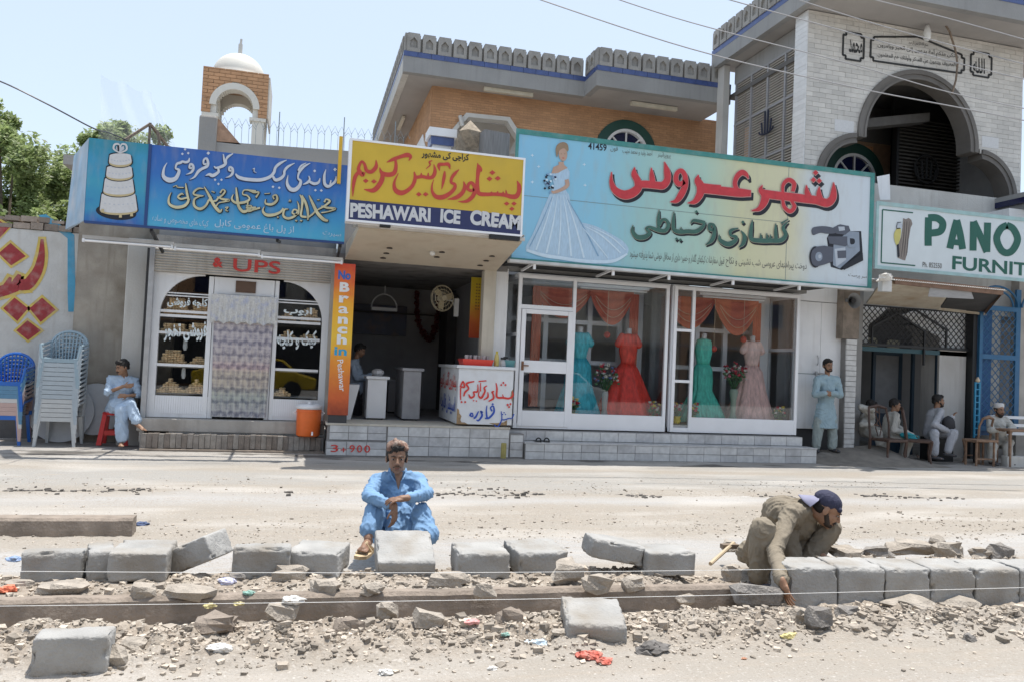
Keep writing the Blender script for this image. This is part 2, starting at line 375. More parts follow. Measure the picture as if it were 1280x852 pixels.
# the old kerb, one long cast bar
def long_bar(name, xa, xb, fy, z0, z1, w, m, label, seg=.04):
    mb = MB(); xs = np.arange(xa, xb+1e-6, seg); rows = []
    for X in xs:
        n = noise.noise(Vector((X*4, 1, 2))); n2 = noise.noise(Vector((X*13, 4, 2))); y = fy(X); e = .010*n+.006*n2
        rows.append([(X, y+.004*n2, z0-.08), (X, y+e*.5, z0+.3*(z1-z0)), (X, y+.008+e, z1-.02), (X, y+.03+e, z1+e*.6), (X, y+w, z1+e*.4), (X, y+w+.01, z0-.08)])
    mb.grid(rows); mb.f.append(tuple(range(6))); k = len(rows)-1; mb.f.append(tuple(k*6+i for i in reversed(range(6))))
    o = mb.build(name, m, None); return tag(o, label, 'kerb')
long_bar('old_kerb', -4.2, 2.86, yM, 0, .14, .08, M_old, 'long weathered brown concrete kerb bar running behind the front rubble')
long_bar('concrete_bar', -4.6, -1.19, lambda X: 6.86-.02*(X+1), 0, .135, .16, M_old, 'short low concrete bar lying on the road behind the loose kerbstones at left')
# joints of the old kerb read as small recesses already; spoil and gravel
gv = MB(); rr = random.Random(11)
def cube_rock(mb, x, y, z, s, rr):
    q = [(x+s*rr.uniform(.5, 1.2)*a, y+s*rr.uniform(.5, 1.1)*b, z+s*rr.uniform(.3, .9)*c) for c in (-1, 1) for a, b in ((-1,-1),(1,-1),(1,1),(-1,1))]
    an = rr.uniform(0, 3.14); cs, sn = math.cos(an), math.sin(an)
    mb.hexa([(x+(a-x)*cs-(b-y)*sn, y+(a-x)*sn+(b-y)*cs, c+rr.uniform(-.2, .2)*s) for a, b, c in q])
for i in range(15000):
    X = rr.uniform(-2.6, 5.6)
    if X < 2.9: d = min(-.015, rr.gauss(-.40, .17)) if rr.random() < .6 else rr.uniform(.04, .62); Y = yM(X)+d
    else: Y = 4.37-.11*(X-3.02)+(rr.gauss(-.22, .13) if rr.random() < .55 else rr.uniform(.25, .8))
    if X > 2.95 and 4.3-.11*(X-3.02) < Y < 4.62-.11*(X-3.02): continue
    if X < 2.9 and -.02 < Y-yM(X) < .03: continue
    s = min(.030, .003+rr.expovariate(1/.0048)); cube_rock(gv, X, Y, hill(X, Y)-s*.05, s, rr)
for i in range(1400):
    X = rr.uniform(-3.2, 7); Y = rr.choice((rr.uniform(3.3, 4.3), rr.uniform(6.2, 8.2), rr.gauss(9.1, .12))); s = .002+rr.expovariate(1/.003)
    cube_rock(gv, X, Y, hill(X, Y)+s*.2, min(s, .03), rr)
ae = MB()
for i in range(900):
    X = rr.uniform(-3.5, 10); k = noise.noise(Vector((X*.7, 3, 3)))
    if k < .0: continue
    Y = 9.05-.03*X+.1*noise.noise(Vector((X*1.3, 5, 1)))+rr.gauss(0, .08)*(1+2*max(0, k)); s = rr.uniform(.006, .02); w = s*rr.uniform(.8, 2.4); h_ = s*rr.uniform(.5, 1.3); z = hill(X, Y); ae.hexa([(X-w, Y-s, z-.02), (X+w, Y-s*.8, z-.02), (X+w*.9, Y+s, z-.02), (X-w*.9, Y+s, z-.02), (X-w*.9, Y-s*.8, z+h_*.7), (X+w*.8, Y-s*.7, z+h_), (X+w*.7, Y+s, z+h_*1.1), (X-w*.8, Y+s, z+h_*.9)])
tag(ae.build('broken_road_edge', mat('road_edge_asphalt', (.12, .11, .10), .95, .3, 20, .6, 60, island=.4, dirt=.5, drgb=(.3, .27, .23), ds=9), None), kind='stuff', label='broken dark asphalt edge running along the road')
for i in range(5200):
    X = rr.uniform(-3.6, 8.5); Y = rr.gauss(7.0, .45) if rr.random() < .75 else rr.uniform(9.2, 10.2); s = .0015+rr.expovariate(1/.0028)
    if noise.noise(Vector((X*.8, Y*1.5, 4))) > -.15: cube_rock(gv, X, Y, hill(X, Y)+s*.1, min(s, .014), rr)
tag(gv.build('gravel', M_rub, None), kind='stuff', label='loose gravel and spoil scattered along the dug up kerb')

# kerbstones: a cast block with a chamfered upper arris
def kerbstone(L, H, D, ch=.09):
    mb = MB(); s = [(-D/2, 0), (D/2, 0), (D/2, H), (-D/2+ch*.8, H), (-D/2+ch*.25, H-ch*.3), (-D/2, H-ch)]
    n = len(s); mb.v = [(x, y, z) for x in (-L/2, L/2) for y, z in s]
    mb.f = [tuple(range(n))[::-1], tuple(range(n, 2*n))]+[(i, (i+1) % n, (i+1) % n+n, i+n) for i in range(n)]
    return mb
def place_block(name, loc, rot, dims, label, group='loose kerbstones lying on the median', ch=.09, bev=.012, m=None):
    mb = kerbstone(*dims, ch); sd = random.Random(label)
    mb.v = [(x+sd.uniform(-.004, .004), y+sd.uniform(-.004, .004), z+sd.uniform(-.004, .004)) for x, y, z in mb.v]
    me = bpy.data.meshes.new('raw'); me.from_pydata(mb.v, [], mb.f); o = bpy.data.objects.new('raw', me); C.objects.link(o)
    r_ = o.modifiers.new('r', 'REMESH'); r_.mode = 'VOXEL'; r_.voxel_size = .0085; s_ = o.modifiers.new('s', 'SMOOTH'); s_.factor = .5; s_.iterations = 3
    me = bpy.data.meshes.new_from_object(o.evaluated_get(bpy.context.evaluated_depsgraph_get())); bpy.data.objects.remove(o); me.name = name
    n = len(me.vertices); co = np.empty(n*3); me.vertices.foreach_get('co', co); co = co.reshape(-1, 3); no = np.array([v.normal for v in me.vertices]); L_, H_, D_k = dims; sdv = sd.uniform(0, 90)
    for i in range(n):      # worn faces, chipped arrises
        x, y, z = co[i]; e = sorted((L_/2-abs(x), D_k/2-abs(y), min(z, H_-z)))[1]; q = Vector((x*9+sdv, y*9, z*9)); k = noise.noise(q)
        co[i] += no[i]*(.0022*noise.noise(q*3.5)+.003*k-(max(0, noise.noise(q*1.7)-.12)*.045 if e < .018 else 0))
    me.vertices.foreach_set('co', co.ravel()); me.polygons.foreach_set('use_smooth', [True]*len(me.polygons)); me.materials.clear(); me.materials.append(m or M_conc); me.update()
    o = bpy.data.objects.new(name, me); C.objects.link(o); o.location = loc; o.rotation_euler = rot
    return tag(o, label, 'kerbstone', group)
R_ = math.radians
# new row being laid: right of the kneeling worker
row_lab = ['newly laid kerbstone the worker in the cap is setting', 'second laid kerbstone counting from the worker', 'third laid kerbstone counting from the worker', 'fourth laid kerbstone counting from the worker, brown stained',
           'fifth laid kerbstone counting from the worker', 'sixth laid kerbstone from the worker, cut by the photo edge', 'seventh laid kerbstone from the worker', 'eighth laid kerbstone from the worker']
for i in range(8):
    X = 3.195+i*.318; Y = 4.37-.11*(X-3.02)+.14
    place_block('kerbstone', (X, Y, -.03+(.004 if i % 2 else 0)), (0, 0, -.11+random.uniform(-.01, .01)), (.309, .325, .28), row_lab[i], 'new kerbstones set in a row', ch=.03, bev=.022)
def on(x0, x1, yb, z, yaw=0., H=.19, D=.28, label='', pitch=0., roll=0., dz=0., ch=.07, L=None, m=None):
    a = gr(x0, yb, z); b = gr(x1, yb, z); c = (a+b)/2; dv = Vector((math.sin(.26), math.cos(.26), 0))
    L = L or (b-a).length; c = c+Vector((0, 1, 0))*D/2
    return place_block('kerbstone', (c.x, c.y, z+dz), (pitch, roll, yaw), (L, H, D), label, ch=ch, m=m)
on(25, 101, 728, .125, -.03, .175, .10, 'dark kerbstone standing on edge at the far left of the loose row', ch=.03)
on(101, 134, 727, .125, .25, .175, .26, 'pale narrow kerbstone end wedged beside the dark leftmost one', ch=.02)
on(134, 207, 728, .125, -.02, .17, .36, 'kerbstone with a dark stain, left of the tilted one', ch=.01)
on(290, 362, 723, .125, -.03, .185, .13, 'kerbstone under the raised end of the tilted one', ch=.02)
on(365, 432, 721, .125, -.28, .15, .34, 'kerbstone next to the sandalled foot, its right end turned away', ch=.01)
on(472, 546, 719, .125, -.05, .16, .42, 'large pale kerbstone right in front of the man in blue', pitch=.30, dz=.0, ch=.02)
on(573, 638, 723, .125, -.04, .16, .34, 'kerbstone right of the big one in front of the man in blue', ch=.01)
on(643, 708, 716, .14, .12, .15, .30, 'kerbstone with a red painted mark on top', pitch=.1, ch=.015)
on(738, 806, 712, .15, -.06, .13, .24, 'kerbstone tipped down to the right against its neighbour', roll=.16, ch=.015, dz=.05)
on(811, 870, 720, .125, -.04, .16, .28, 'last loose kerbstone before the kneeling worker', ch=.015)
c = gr(262, 716, .13); place_block('kerbstone', (c.x-.12, c.y+.12, .135), (0, -.44, -.42), (.46, .15, .25), 'kerbstone tilted steeply up to the right, resting on its neighbour', ch=.02)
on(38, 131, 846, .0, -.03, .178, .14, 'grey kerbstone in the left foreground, near the bottom edge', ch=.01)
on(716, 790, 808, .0, -.22, .155, .32, 'kerbstone lying alone on the road in the centre foreground', pitch=.2, ch=.02)
# red mark
mk = MB(); c0 = gr(672, 684, .293)
mk.tube([c0+Vector((.05*math.cos(a), .09*math.sin(a)+.06, .002)) for a in np.linspace(0, 6, 12)], .004, 4)
ob = bpy.data.objects
red = flat('red_paint', (.62, .06, .05))
# chunks one can pick out, each with its own place
CH = [(925, 985, 757, .07, 'flat broken slab under the worker', M_asph, .5), (42, 110, 743, .13, 'thin pale slab lying below the dark leftmost kerbstone', M_chunk, .28), (160, 193, 748, .13, 'rounded grey lump below the stained kerbstone', M_chunk, .6),
      (205, 266, 748, .13, 'long pale broken slab below the tilted kerbstone', M_chunk, .3), (0, 38, 733, .14, 'pale flat slab at the left edge of the rubble', M_chunk, .25), (340, 385, 726, .13, 'brown lump below the fourth loose kerbstone', M_chunk, .5),
      (388, 425, 742, .13, 'grey brown stone on the fill in front of the sandal', M_chunk, .6), (278, 308, 728, .13, 'dark stone under the tilted kerbstone', M_asph, .5), (730, 770, 738, .15, 'angular stone below the tipped kerbstone', M_chunk, .6),
      (690, 735, 724, .17, 'pile topping stone right of the red marked kerbstone', M_chunk, .6), (1012, 1048, 784, .05, 'dark angular lump of asphalt in front of the new kerb', M_asph, .8), (1048, 1080, 776, .04, 'dark rounded asphalt piece beside the angular lump', M_asph, .6),
      (1120, 1182, 772, .03, 'long tan stone lying against the new kerb', M_chunk, .4), (1183, 1240, 768, .03, 'long flat stone on the spoil at the right', M_chunk, .35), (1206, 1224, 802, .0, 'small dark stone alone on the road at right', M_asph, .6),
      (992, 1016, 778, .04, 'pale square lump by the worker hand', M_chunk, .8), (900, 930, 772, .04, 'pale flat stone left of the worker hand', M_chunk, .4), (1085, 1120, 695, .2, 'dark asphalt piece behind the new kerb, nearest the worker', M_asph, .35),
      (1120, 1175, 690, .2, 'pale flat slab on the heap behind the new kerb', M_chunk, .25), (1165, 1185, 685, .22, 'small peaked stone on the heap behind the new kerb', M_chunk, .8), (1175, 1210, 697, .2, 'brown stone on the heap behind the new kerb', M_chunk, .6),
      (1218, 1244, 697, .2, 'dark stone on the heap at the right, left of its pair', M_chunk, .5), (1242, 1272, 697, .2, 'dark stone on the heap at the right, right of its pair', M_asph, .6), (1040, 1085, 697, .2, 'layered broken slab just behind the worker hand', M_chunk, .3),
      (905, 930, 722, .1, 'broken stone by the worker left foot', M_chunk, .7), (120, 160, 838, .0, 'crumbling lump beside the left foreground kerbstone', M_chunk, .9), (150, 182, 815, .03, 'pale lump behind the left foreground kerbstone', M_chunk, .6),
      (240, 300, 790, .05, 'brown slab half buried in the front spoil', M_old, .4), (470, 500, 770, .06, 'pale cobble on the front spoil below the man in blue', M_chunk, .8), (520, 560, 785, .05, 'buff stone on the front spoil near the middle', M_chunk, .6),
      (420, 455, 790, .05, 'brown cobble on the front spoil left of the middle', M_old, .6), (620, 660, 782, .06, 'rounded brown stone on the front spoil right of the middle', M_old, .7), (690, 715, 795, .04, 'pale flake left of the centre foreground kerbstone', M_chunk, .4),
      (540, 590, 732, .14, 'flat stone on the fill below the big pale kerbstone', M_chunk, .4), (330, 372, 775, .06, 'grey cobble on the front spoil', M_chunk, .6), (15, 60, 800, .03, 'grey lump behind the left foreground kerbstone, near the photo edge', M_chunk, .7),
      (840, 872, 752, .05, 'chip of concrete leaning on the old kerb end', M_chunk, .5), (590, 622, 745, .14, 'angular stone under the kerbstone right of the big one', M_chunk, .6), (905, 925, 688, .12, 'stone by the handle of the mattock', M_chunk, .7),
      (780, 812, 735, .14, 'stone on the fill below the last loose kerbstones', M_chunk, .5), (1060, 1082, 790, .02, 'tan stone on the spoil below the second laid kerbstone', M_chunk, .5), (450, 480, 742, .14, 'stone on the fill left of the big pale kerbstone', M_chunk, .5)]
for k, (x0, x1, yb, z, lab, m, fl) in enumerate(CH):
    a = gr(x0, yb, z); b = gr(x1, yb, z); w = (b-a).length/2; c = (a+b)/2
    mb = MB().rock((c.x, c.y+w*.5, z+w*fl*.55), (w*1.0, w*.65, w*fl), 100+k, rot=random.uniform(-.3, .3), rough=.4)
    tag(mb.build('rubble_stone', m, None, smooth=False), lab, 'stone', 'broken stones on the median')
# litter
def crumple(name, pts, r, m, lab, seed, z=.0, flatf=.5):
    a = gr(*pts, z); r *= .8; mb = MB().ball((0, 0, 0), 1., None, 22, 14); of = Vector((seed*7.3, 2, 1)); q = []
    for v in mb.v:
        v = Vector(v); k = 1+.55*noise.noise(v*1.4+of); c_ = noise.noise_vector(v*3.5+of)*.28; q.append((a.x+(v.x*k+c_.x)*r*1.3, a.y+(v.y*k+c_.y)*r*.8, z+r*flatf*.5+(v.z*k+c_.z*1.6)*r*flatf))
    mb.v = q; return tag(mb.build(name, m, None), lab, 'litter')
def ltm(n, c): return mat(n, c, .6, .15, 30, .2, 60, dirt=.5, drgb=(.42, .37, .3), ds=18)
Mw = ltm('white_plastic', (.68, .67, .64)); My = ltm('yellow_plastic', (.60, .52, .24)); Mr = ltm('red_rag', (.55, .13, .09)); Mb_ = ltm('blue_plastic', (.26, .36, .55)); Mpk = ltm('pink_plastic', (.65, .25, .36)); Mgr = ltm('green_plastic', (.24, .42, .36))
for q in [('plastic_bag', (365, 752), .055, Mw, 'torn white plastic bag hanging over the old kerb', 1, .14), ('plastic_bag', (275, 812), .05, Mw, 'white crumpled bag on the front spoil at left', 2, .05), ('plastic_bag', (672, 806), .05, flat('pale_blue_plastic', (.55, .65, .72), .4), 'pale blue crumpled bag left of the centre kerbstone', 3, .01),
          ('paper_scrap', (437, 805), .03, Mw, 'white paper scrap on the spoil, left of the middle', 4, .03), ('paper_scrap', (530, 795), .03, Mw, 'white paper scrap standing in the spoil near the middle', 5, .04), ('plastic_bag', (482, 842), .035, Mw, 'translucent bag on the road near the bottom edge', 6, 0),
          ('rag', (735, 822), .06, Mr, 'red rag in front of the centre kerbstone', 7, 0), ('rag', (755, 828), .04, Mr, 'end of the red rag by the grey cloth', 8, 0), ('cloth', (815, 815), .085, mat('grey_cloth', (.16, .15, .14), .9, .4, 20), 'grey dirty cloth bundled right of the centre kerbstone', 9, 0),
          ('plastic_bag', (262, 758), .03, My, 'yellow plastic strip hanging on the old kerb, left one', 10, .12), ('plastic_bag', (298, 755), .025, My, 'yellow plastic strip hanging on the old kerb, right one', 11, .12), ('wrapper', (848, 778), .02, flat('orange_wrapper', (.8, .45, .08)), 'orange wrapper on the spoil left of the worker', 12, .05),
          ('plastic_bag', (988, 797), .05, My, 'yellow wrapper litter in front of the worker', 13, .02), ('plastic_bag', (10, 738), .05, flat('orange_rag', (.75, .22, .12)), 'orange scrap at the left edge of the rubble', 14, .14), ('plastic_bag', (18, 700), .04, Mb_, 'blue plastic bag at the far left behind the rubble', 15, .15),
          ('plastic_bag', (310, 742), .03, Mgr, 'green plastic scrap on the fill below the tilted kerbstone', 16, .14), ('plastic_bag', (284, 728), .045, flat('lilac_plastic', (.6, .6, .75), .4), 'pale lilac bag under the tilted kerbstone', 17, .14), ('wrapper', (36, 809), .02, Mpk, 'small pink wrapper near the left foreground kerbstone', 18, .03),
          ('plastic_bag', (632, 793), .02, Mgr, 'small green wrapper on the front spoil', 19, .05), ('plastic_bag', (590, 778), .035, flat('pink_rag', (.75, .4, .38), .8), 'pink rag on the front spoil', 20, .07), ('rag', (178, 656), .05, flat('dark_blue_rag', (.08, .11, .2), .8), 'dark blue rag on the road past the low concrete bar', 21, 0),
          ('wrapper', (930, 823), .015, flat('brown_wrapper', (.5, .25, .15)), 'small brown scrap on the road in the right foreground', 22, 0), ('paper_scrap', (615, 836), .025, Mw, 'flat white scrap on the road near the bottom edge', 23, 0)]:
    crumple(q[0], q[1], q[2], q[3], q[4], q[5], q[6])
# mason's strings
Ms = flat('white_string', (.85, .85, .83))
def string(p, q, lab):
    a, b = Vector(p), Vector(q); tag(MB().tube([a.lerp(b, t)+Vector((0, 0, -.015*math.sin(math.pi*t))) for t in np.linspace(0, 1, 16)], .0016, 5).build('mason_string', Ms, None), lab, 'string')
string(px(-20, 713, 4.62), Vector((3.05, 4.365, .285)), 'upper white mason string tied at the first laid kerbstone')
string(px(-20, 757, 4.57), px(1300, 733, 4.06), 'lower white mason string running past all the kerbstones')
# mattock lying behind the worker
t = empty('mattock', gr(905, 700, .1), 'mattock with wooden handle lying by the worker', 'tool')
part('handle', MB().tube([px(888, 704, 5.0), px(917, 678, 5.25)], .014, 8), mat('pale_wood', (.5, .4, .27), .7), t)
part('blade', MB().hexa([px(912, 682, 5.2)+Vector(q) for q in ((-.05,0,-.02),(.06,0,-.02),(.06,.05,-.02),(-.05,.05,-.02),(-.05,0,.01),(.08,0,.01),(.08,.05,.01),(-.05,.05,.01))]), mat('rusty_iron', (.2, .15, .11), .7, .3, 30), t)
# ================================================================ BUILDINGS
M_plast = mat('grey_plaster', (.42, .395, .36), .95, .12, 3, .35, 30, dirt=.7, drgb=(.22, .19, .16), ds=1.6, streak=.5)
M_plast2 = mat('pale_plaster', (.55, .54, .51), .95, .08, 3, .3, 30, dirt=.45, drgb=(.33, .30, .27), ds=1.5, streak=.4)
M_cream = mat('cream_plaster', (.56, .52, .44), .9, .08, 3, .15, 30, dirt=.4, drgb=(.36, .30, .23), ds=2, streak=.4)
M_white = mat('white_paint', (.80, .81, .82), .5, .05, 4, .06, 50, dirt=.22, drgb=(.45, .43, .40), ds=2, streak=.25)
M_frame = mat('white_aluminium', (.85, .86, .88), .35, .03, 6, .03, 50, dirt=.15, drgb=(.5, .49, .47), ds=3)
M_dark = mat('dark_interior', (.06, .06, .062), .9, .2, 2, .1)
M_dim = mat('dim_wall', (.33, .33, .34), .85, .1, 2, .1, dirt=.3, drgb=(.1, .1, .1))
M_roof = mat('roof_concrete', (.36, .345, .32), .95, .12, 2, .3, 20, dirt=.5, drgb=(.2, .18, .16), ds=1)
M_grey = mat('grey_concrete', (.30, .30, .295), .95, .08, 1.2, .2, 25, dirt=.4, drgb=(.19, .185, .18), ds=.9, streak=.35)
M_soff = mat('soffit_concrete', (.38, .36, .345), .95, .08, 1.2, .15, 25, dirt=.5, drgb=(.24, .23, .22), ds=.8)
M_blue_t = mat('blue_glazed_tile', (.055, .085, .22), .3, .15, 8, .05, island=.35)
M_marb = mat('marble_tile', (.60, .575, .53), .45, .06, 9, .05, 30, island=.10, dirt=.45, drgb=(.42, .405, .38), ds=1.2)
M_plt = mat('grey_marble_tile', (.60, .60, .59), .45, .1, 14, .08, 40, dirt=.5, drgb=(.36, .36, .35), ds=4)
M_plt2 = mat('dark_marble_tile', (.50, .50, .50), .45, .12, 14, .08, 40, dirt=.5, drgb=(.28, .28, .27), ds=4)
M_grout = mat('grout', (.26, .25, .24), .95, .1, 10, .2)
M_brick = mat('tan_brick', (.50, .285, .155), .85, .12, 1.3, .3, 60, island=.09)
M_mortar = mat('mortar', (.38, .25, .165), .95, .1, 10, .2)
M_green = flat('dark_green_paint', (.02, .075, .06), .5); M_navy = flat('navy_glass', (.012, .016, .06), .15)
M_black = flat('black_metal', (.015, .016, .018), .5); M_bluep = mat('blue_gate_paint', (.025, .13, .27), .45, .12, 8, .1, dirt=.2, drgb=(.1, .12, .14), ds=4)
M_steel = mat('galvanised', (.45, .46, .47), .4, .1, 8, .1, metal=.6)
GL = glass('shop_glass', (.95, .97, .98), .55)

def box(name, x0, y0, z0, x1, y1, z1, m, parent=None, **k): return MB().box(x0, y0, z0, x1, y1, z1).build(name, m, parent, **k)
def tiles(X0, X1, Z0, Z1, Y, tw, th, gap, proud, jit=.0015, bond=.5, keep=None, seed=1):
    """separate little slabs laid in bond on a wall at depth Y"""
    mb = MB(); r = random.Random(seed); row = 0; z = Z0
    while z < Z1-.01:
        x = X0-(tw*bond if row % 2 else 0); z1 = min(z+th, Z1)
        while x < X1-.005:
            a = max(x, X0); b = min(x+tw, X1); p = proud+r.uniform(-jit, jit)
            if b-a > gap*2 and (keep is None or all(keep(q, w_) for q in (a, b) for w_ in (z, z1))): mb.box(a+gap/2, Y-p, z+gap/2, b-gap/2, Y+.01, z1-gap/2)
            elif b-a > gap*2 and keep:      # cut to the curve
                q = [a+(b-a)*k/6 for k in range(7)]; g_ = [keep((q[k]+q[k+1])/2, (z+z1)/2) for k in range(6)]; k = 0
                while k < 6:
                    e = k
                    while e < 6 and g_[e]: e += 1
                    if e > k: mb.box(q[k]+(gap/2 if k == 0 else 0), Y-p, z+gap/2, q[e]-(gap/2 if e == 6 else 0), Y+.01, z1-gap/2)
                    k = e+1
            x += tw
        z += th; row += 1
    return mb

# ---------------------------------------------------------------- tiled platforms (one thing each, every tile a part)
def tiled_front(parent, X0, X1, Z0, Z1, Y, nx, nz, seed, side=None):
    r = random.Random(seed); w = (X1-X0)/nx; h = (Z1-Z0)/nz; g_ = .008
    base = {}
    for i in range(nx):
        for j in range(nz):
            m = M_plt if r.random() < .72 else M_plt2; off = (w*.5 if False else 0)
            key = (m.name)
            if key not in base:
                o = MB().box(X0+g_/2, Y-.012, Z0+g_/2, X0+w-g_/2, Y+.004, Z0+h-g_/2).build('tile', m, parent); base[key] = (o, i, j)
                o.location = (i*w, 0, j*h)
            else: dupmesh(base[key][0], parent, (i*w, r.uniform(-.003, .002), j*h))
p1 = empty('shop_platform', (1.9, 12.45, 0), 'pale tiled platform with red scrawl under the ice cream shop', 'platform')
part('core', MB().box(.47, 12.46, -.1, 3.33, 13.4, .47), M_grout, p1)
part('floor_slab', MB().box(.44, 12.44, .47, 3.34, 13.4, .5), M_cream, p1)
tiled_front(p1, 1.38, 3.33, .02, .47, 12.46, 6, 3, 3)
tiled_front(p1, .50, 1.36, .25, .47, 12.46, 3, 2, 4)
part('lower_step', MB().box(.45, 12.38, -.1, 1.37, 12.46, .235), M_grout, p1)
tiled_front(p1, .46, 1.36, .02, .23, 12.38, 3, 2, 5)
part('graffiti', MB(), None, p1) if False else None
for s_, a_, b_ in (('3', .53, .64), ('+', .68, .76), ('9', .81, .89), ('0', .92, 1.0), ('0', 1.03, 1.12)): text('graffiti', s_, red, p1, (a_, 12.365, .07), (b_, 12.365, .075), .11 if s_ != '+' else .07, bold=.01)
p2 = empty('shop_platform', (6.2, 12.45, 0), 'long grey marble tiled platform under the bridal shop windows', 'platform')
part('core', MB().box(3.345, 12.72, -.1, 8.93, 14, .44), M_grout, p2)
tiled_front(p2, 3.36, 8.93, .28, .44, 12.72, 17, 1, 6)
part('step_core', MB().box(3.60, 12.42, -.1, 9.02, 12.71, .25), M_grout, p2)
part('step_top', MB().box(3.59, 12.40, .25, 9.03, 12.705, .275), M_plt2, p2)
tiled_front(p2, 3.60, 9.02, .0, .25, 12.42, 17, 2, 7)
part('end_core', MB().box(3.345, 12.5, -.1, 3.59, 12.71, .40), M_grout, p2)
tiled_front(p2, 3.36, 3.58, .02, .38, 12.5, 1, 3, 8)
# slippers left on the step, bollard
t = empty('slippers', (3.85, 12.5, .275), 'pair of black slippers left on the tiled step', 'footwear')
for dx in (0, .14):
    mb = MB().box(3.80+dx, 12.45, .277, 3.88+dx, 12.66, .29); mb.tube([(3.80+dx+.04-.045*math.cos(a), 12.5, .285+.055*math.sin(a)) for a in np.linspace(0, 3.14, 8)], .012, 5); part('slipper', mb, M_black, t)
tag(MB().lathe([(.045, 0), (.045, .22), (.04, .24)], px(629, 572, 12.3)*1, 10).build('bollard', mat('yellow_post', (.35, .30, .10), .7, .2, 10, .2, dirt=.4), None), 'short dull yellow post standing before the tiled platform', 'post')

# ---------------------------------------------------------------- bakery building
bk = empty('bakery_building', (-1, 13.2, 0), 'plastered single storey shop house with the sweets bakery in it', 'building')
part('wall', MB().box(-2.22, 13.45, 3.0, .5, 13.8, 4.25), M_grey, bk)
part('lintel', MB().box(-2.22, 13.25, 3.04, .5, 13.45, 3.26), M_plast, bk)
part('pilaster', MB().box(-2.66, 13.45, -.05, -2.27, 13.85, 3.2), M_plast2, bk, bevel=.015)
part('side_wall', MB().box(-3.47, 13.9, -.05, -2.0, 14.1, 3.75), mat('stained_plaster', (.37, .335, .285), .95, .16, 3, .4, 30, dirt=.8, drgb=(.21, .175, .135), ds=2.2, streak=.6), bk)
part('roof_slab', MB().box(-3.64, 13.46, 4.25, .6, 20, 4.4), M_roof, bk)
part('parapet', MB().hexa([(-1.80, 14.2, 4.4), (1.5, 14.2, 4.4), (1.5, 14.4, 4.4), (-1.80, 14.4, 4.4), (-1.80, 14.2, 5.03), (1.5, 14.2, 5.16), (1.5, 14.4, 5.16), (-1.80, 14.4, 5.03)]), M_roof, bk)
part('roof_post', MB().box(-1.83, 14.15, 4.4, -1.54, 14.5, 5.46), M_roof, bk, bevel=.04)
part('roof_post', MB().hexa([(-1.54, 14.2, 5.03), (-1.15, 14.2, 5.03), (-1.15, 14.3, 5.03), (-1.54, 14.3, 5.03), (-1.54, 14.2, 5.42), (-1.52, 14.2, 5.42), (-1.52, 14.3, 5.42), (-1.54, 14.3, 5.42)]), mat('raw_brick', (.42, .26, .17), .9, .2, 10, .4), bk)
part('threshold', MB().box(-2.3, 12.98, .27, .44, 13.3, .46), M_plast, bk, bevel=.01)
rw = MB().box(-2.2, 12.72, -.05, .44, 12.99, .03); part('footing', rw, M_old, bk)
bm0 = None; rs = random.Random(3)
Mb = [mat('old_brick_a', (.26, .235, .21), .95, .2, 12, .4), mat('old_brick_b', (.29, .265, .235), .95, .2, 12, .4), mat('old_brick_c', (.21, .18, .155), .95, .2, 12, .4)]
protos = [None]*3
for i in range(32):
    x = -2.2+i*.081; k = rs.randrange(3); d = (i*.081, rs.uniform(-.012, .012), rs.uniform(-.01, .005))
    if protos[k] is None: protos[k] = MB().box(-2.2, 12.80, .04, -2.2+.075, 12.98, .25).build('brick', Mb[k], bk); protos[k].location = d
    else: dupmesh(protos[k], bk, d)
part('bedding', MB().box(-2.22, 12.84, .03, .43, 12.98, .235), M_grout, bk)
# shutter, rolled most of the way up
part('shutter_rail', MB().box(-2.27, 13.05, .1, -2.20, 13.2, 3.04), M_steel, bk)
part('shutter_rail', MB().box(.42, 13.05, .46, .48, 13.2, 3.04), M_steel, bk)
sl_ = MB()
for i in range(9):
    z = 2.68+i*.04; n = 5; sl_.grid([[(x, 13.1-.012*math.sin(math.pi*k/(n-1)), z+.038*k/(n-1)) for x in (-2.20, .42)] for k in range(n)])
sh = part('shutter', sl_, mat('shutter_metal', (.50, .47, .42), .5, .1, 4, .05, dirt=.4, drgb=(.28, .22, .17), ds=3, streak=.4), bk)
text('lettering', '&', red, sh, (-1.37, 13.08, 2.80), (-1.22, 13.08, 2.80), .15, bold=.04)
text('lettering', 'UPS', red, sh, (-1.07, 13.08, 2.76), (-.36, 13.08, 2.76), .20, bold=.012)
# arched white shop front
fr = MB()
def archhalf(xo, s):      # spandrel with a quarter circle bite
    pts = [(xo, .47), (xo, 2.68)]; r = .62; cx = xo+s*(.10+r); top = 2.66
    pts += [(cx, 2.68)]+[(cx-s*r*math.sin(a), top-r+r*math.cos(a)*1.0) for a in np.linspace(0, math.pi/2, 12)]+[(xo+s*.10, .47)]
    fr.prism(pts, 13.16, 13.24)
archhalf(-2.20, 1); archhalf(.42, -1)
fr.box(-2.10, 13.18, .47, -1.30, 13.235, .80); fr.box(-.44, 13.18, .47, .32, 13.235, .80)
for z in (2.36, 2.34, 2.09, 2.02, 1.76, 1.27): fr.box(-2.10, 13.19, z-.02, -1.36, 13.23, z+.02); fr.box(-.42, 13.19, z-.02, .30, 13.23, z+.02)
for x in (-1.38, -1.30, -.46, -.40): fr.box(x-.035, 13.165, .47, x+.035, 13.245, 2.66)
fr.box(-1.30, 13.17, 2.38, -.46, 13.24, 2.66); fr.box(-1.30, 13.17, 2.36, -.46, 13.22, 2.40)
ff = part('shop_front', fr, M_white, bk)
for x0 in (-2.09, -.40):
    gk = MB()
    for i in range(22): x = x0+i*.033; gk.box(x, 13.172, .53, x+.024, 13.18, .79)
    tag(part('kick_boards', gk, M_frame, bk), kind='stuff')
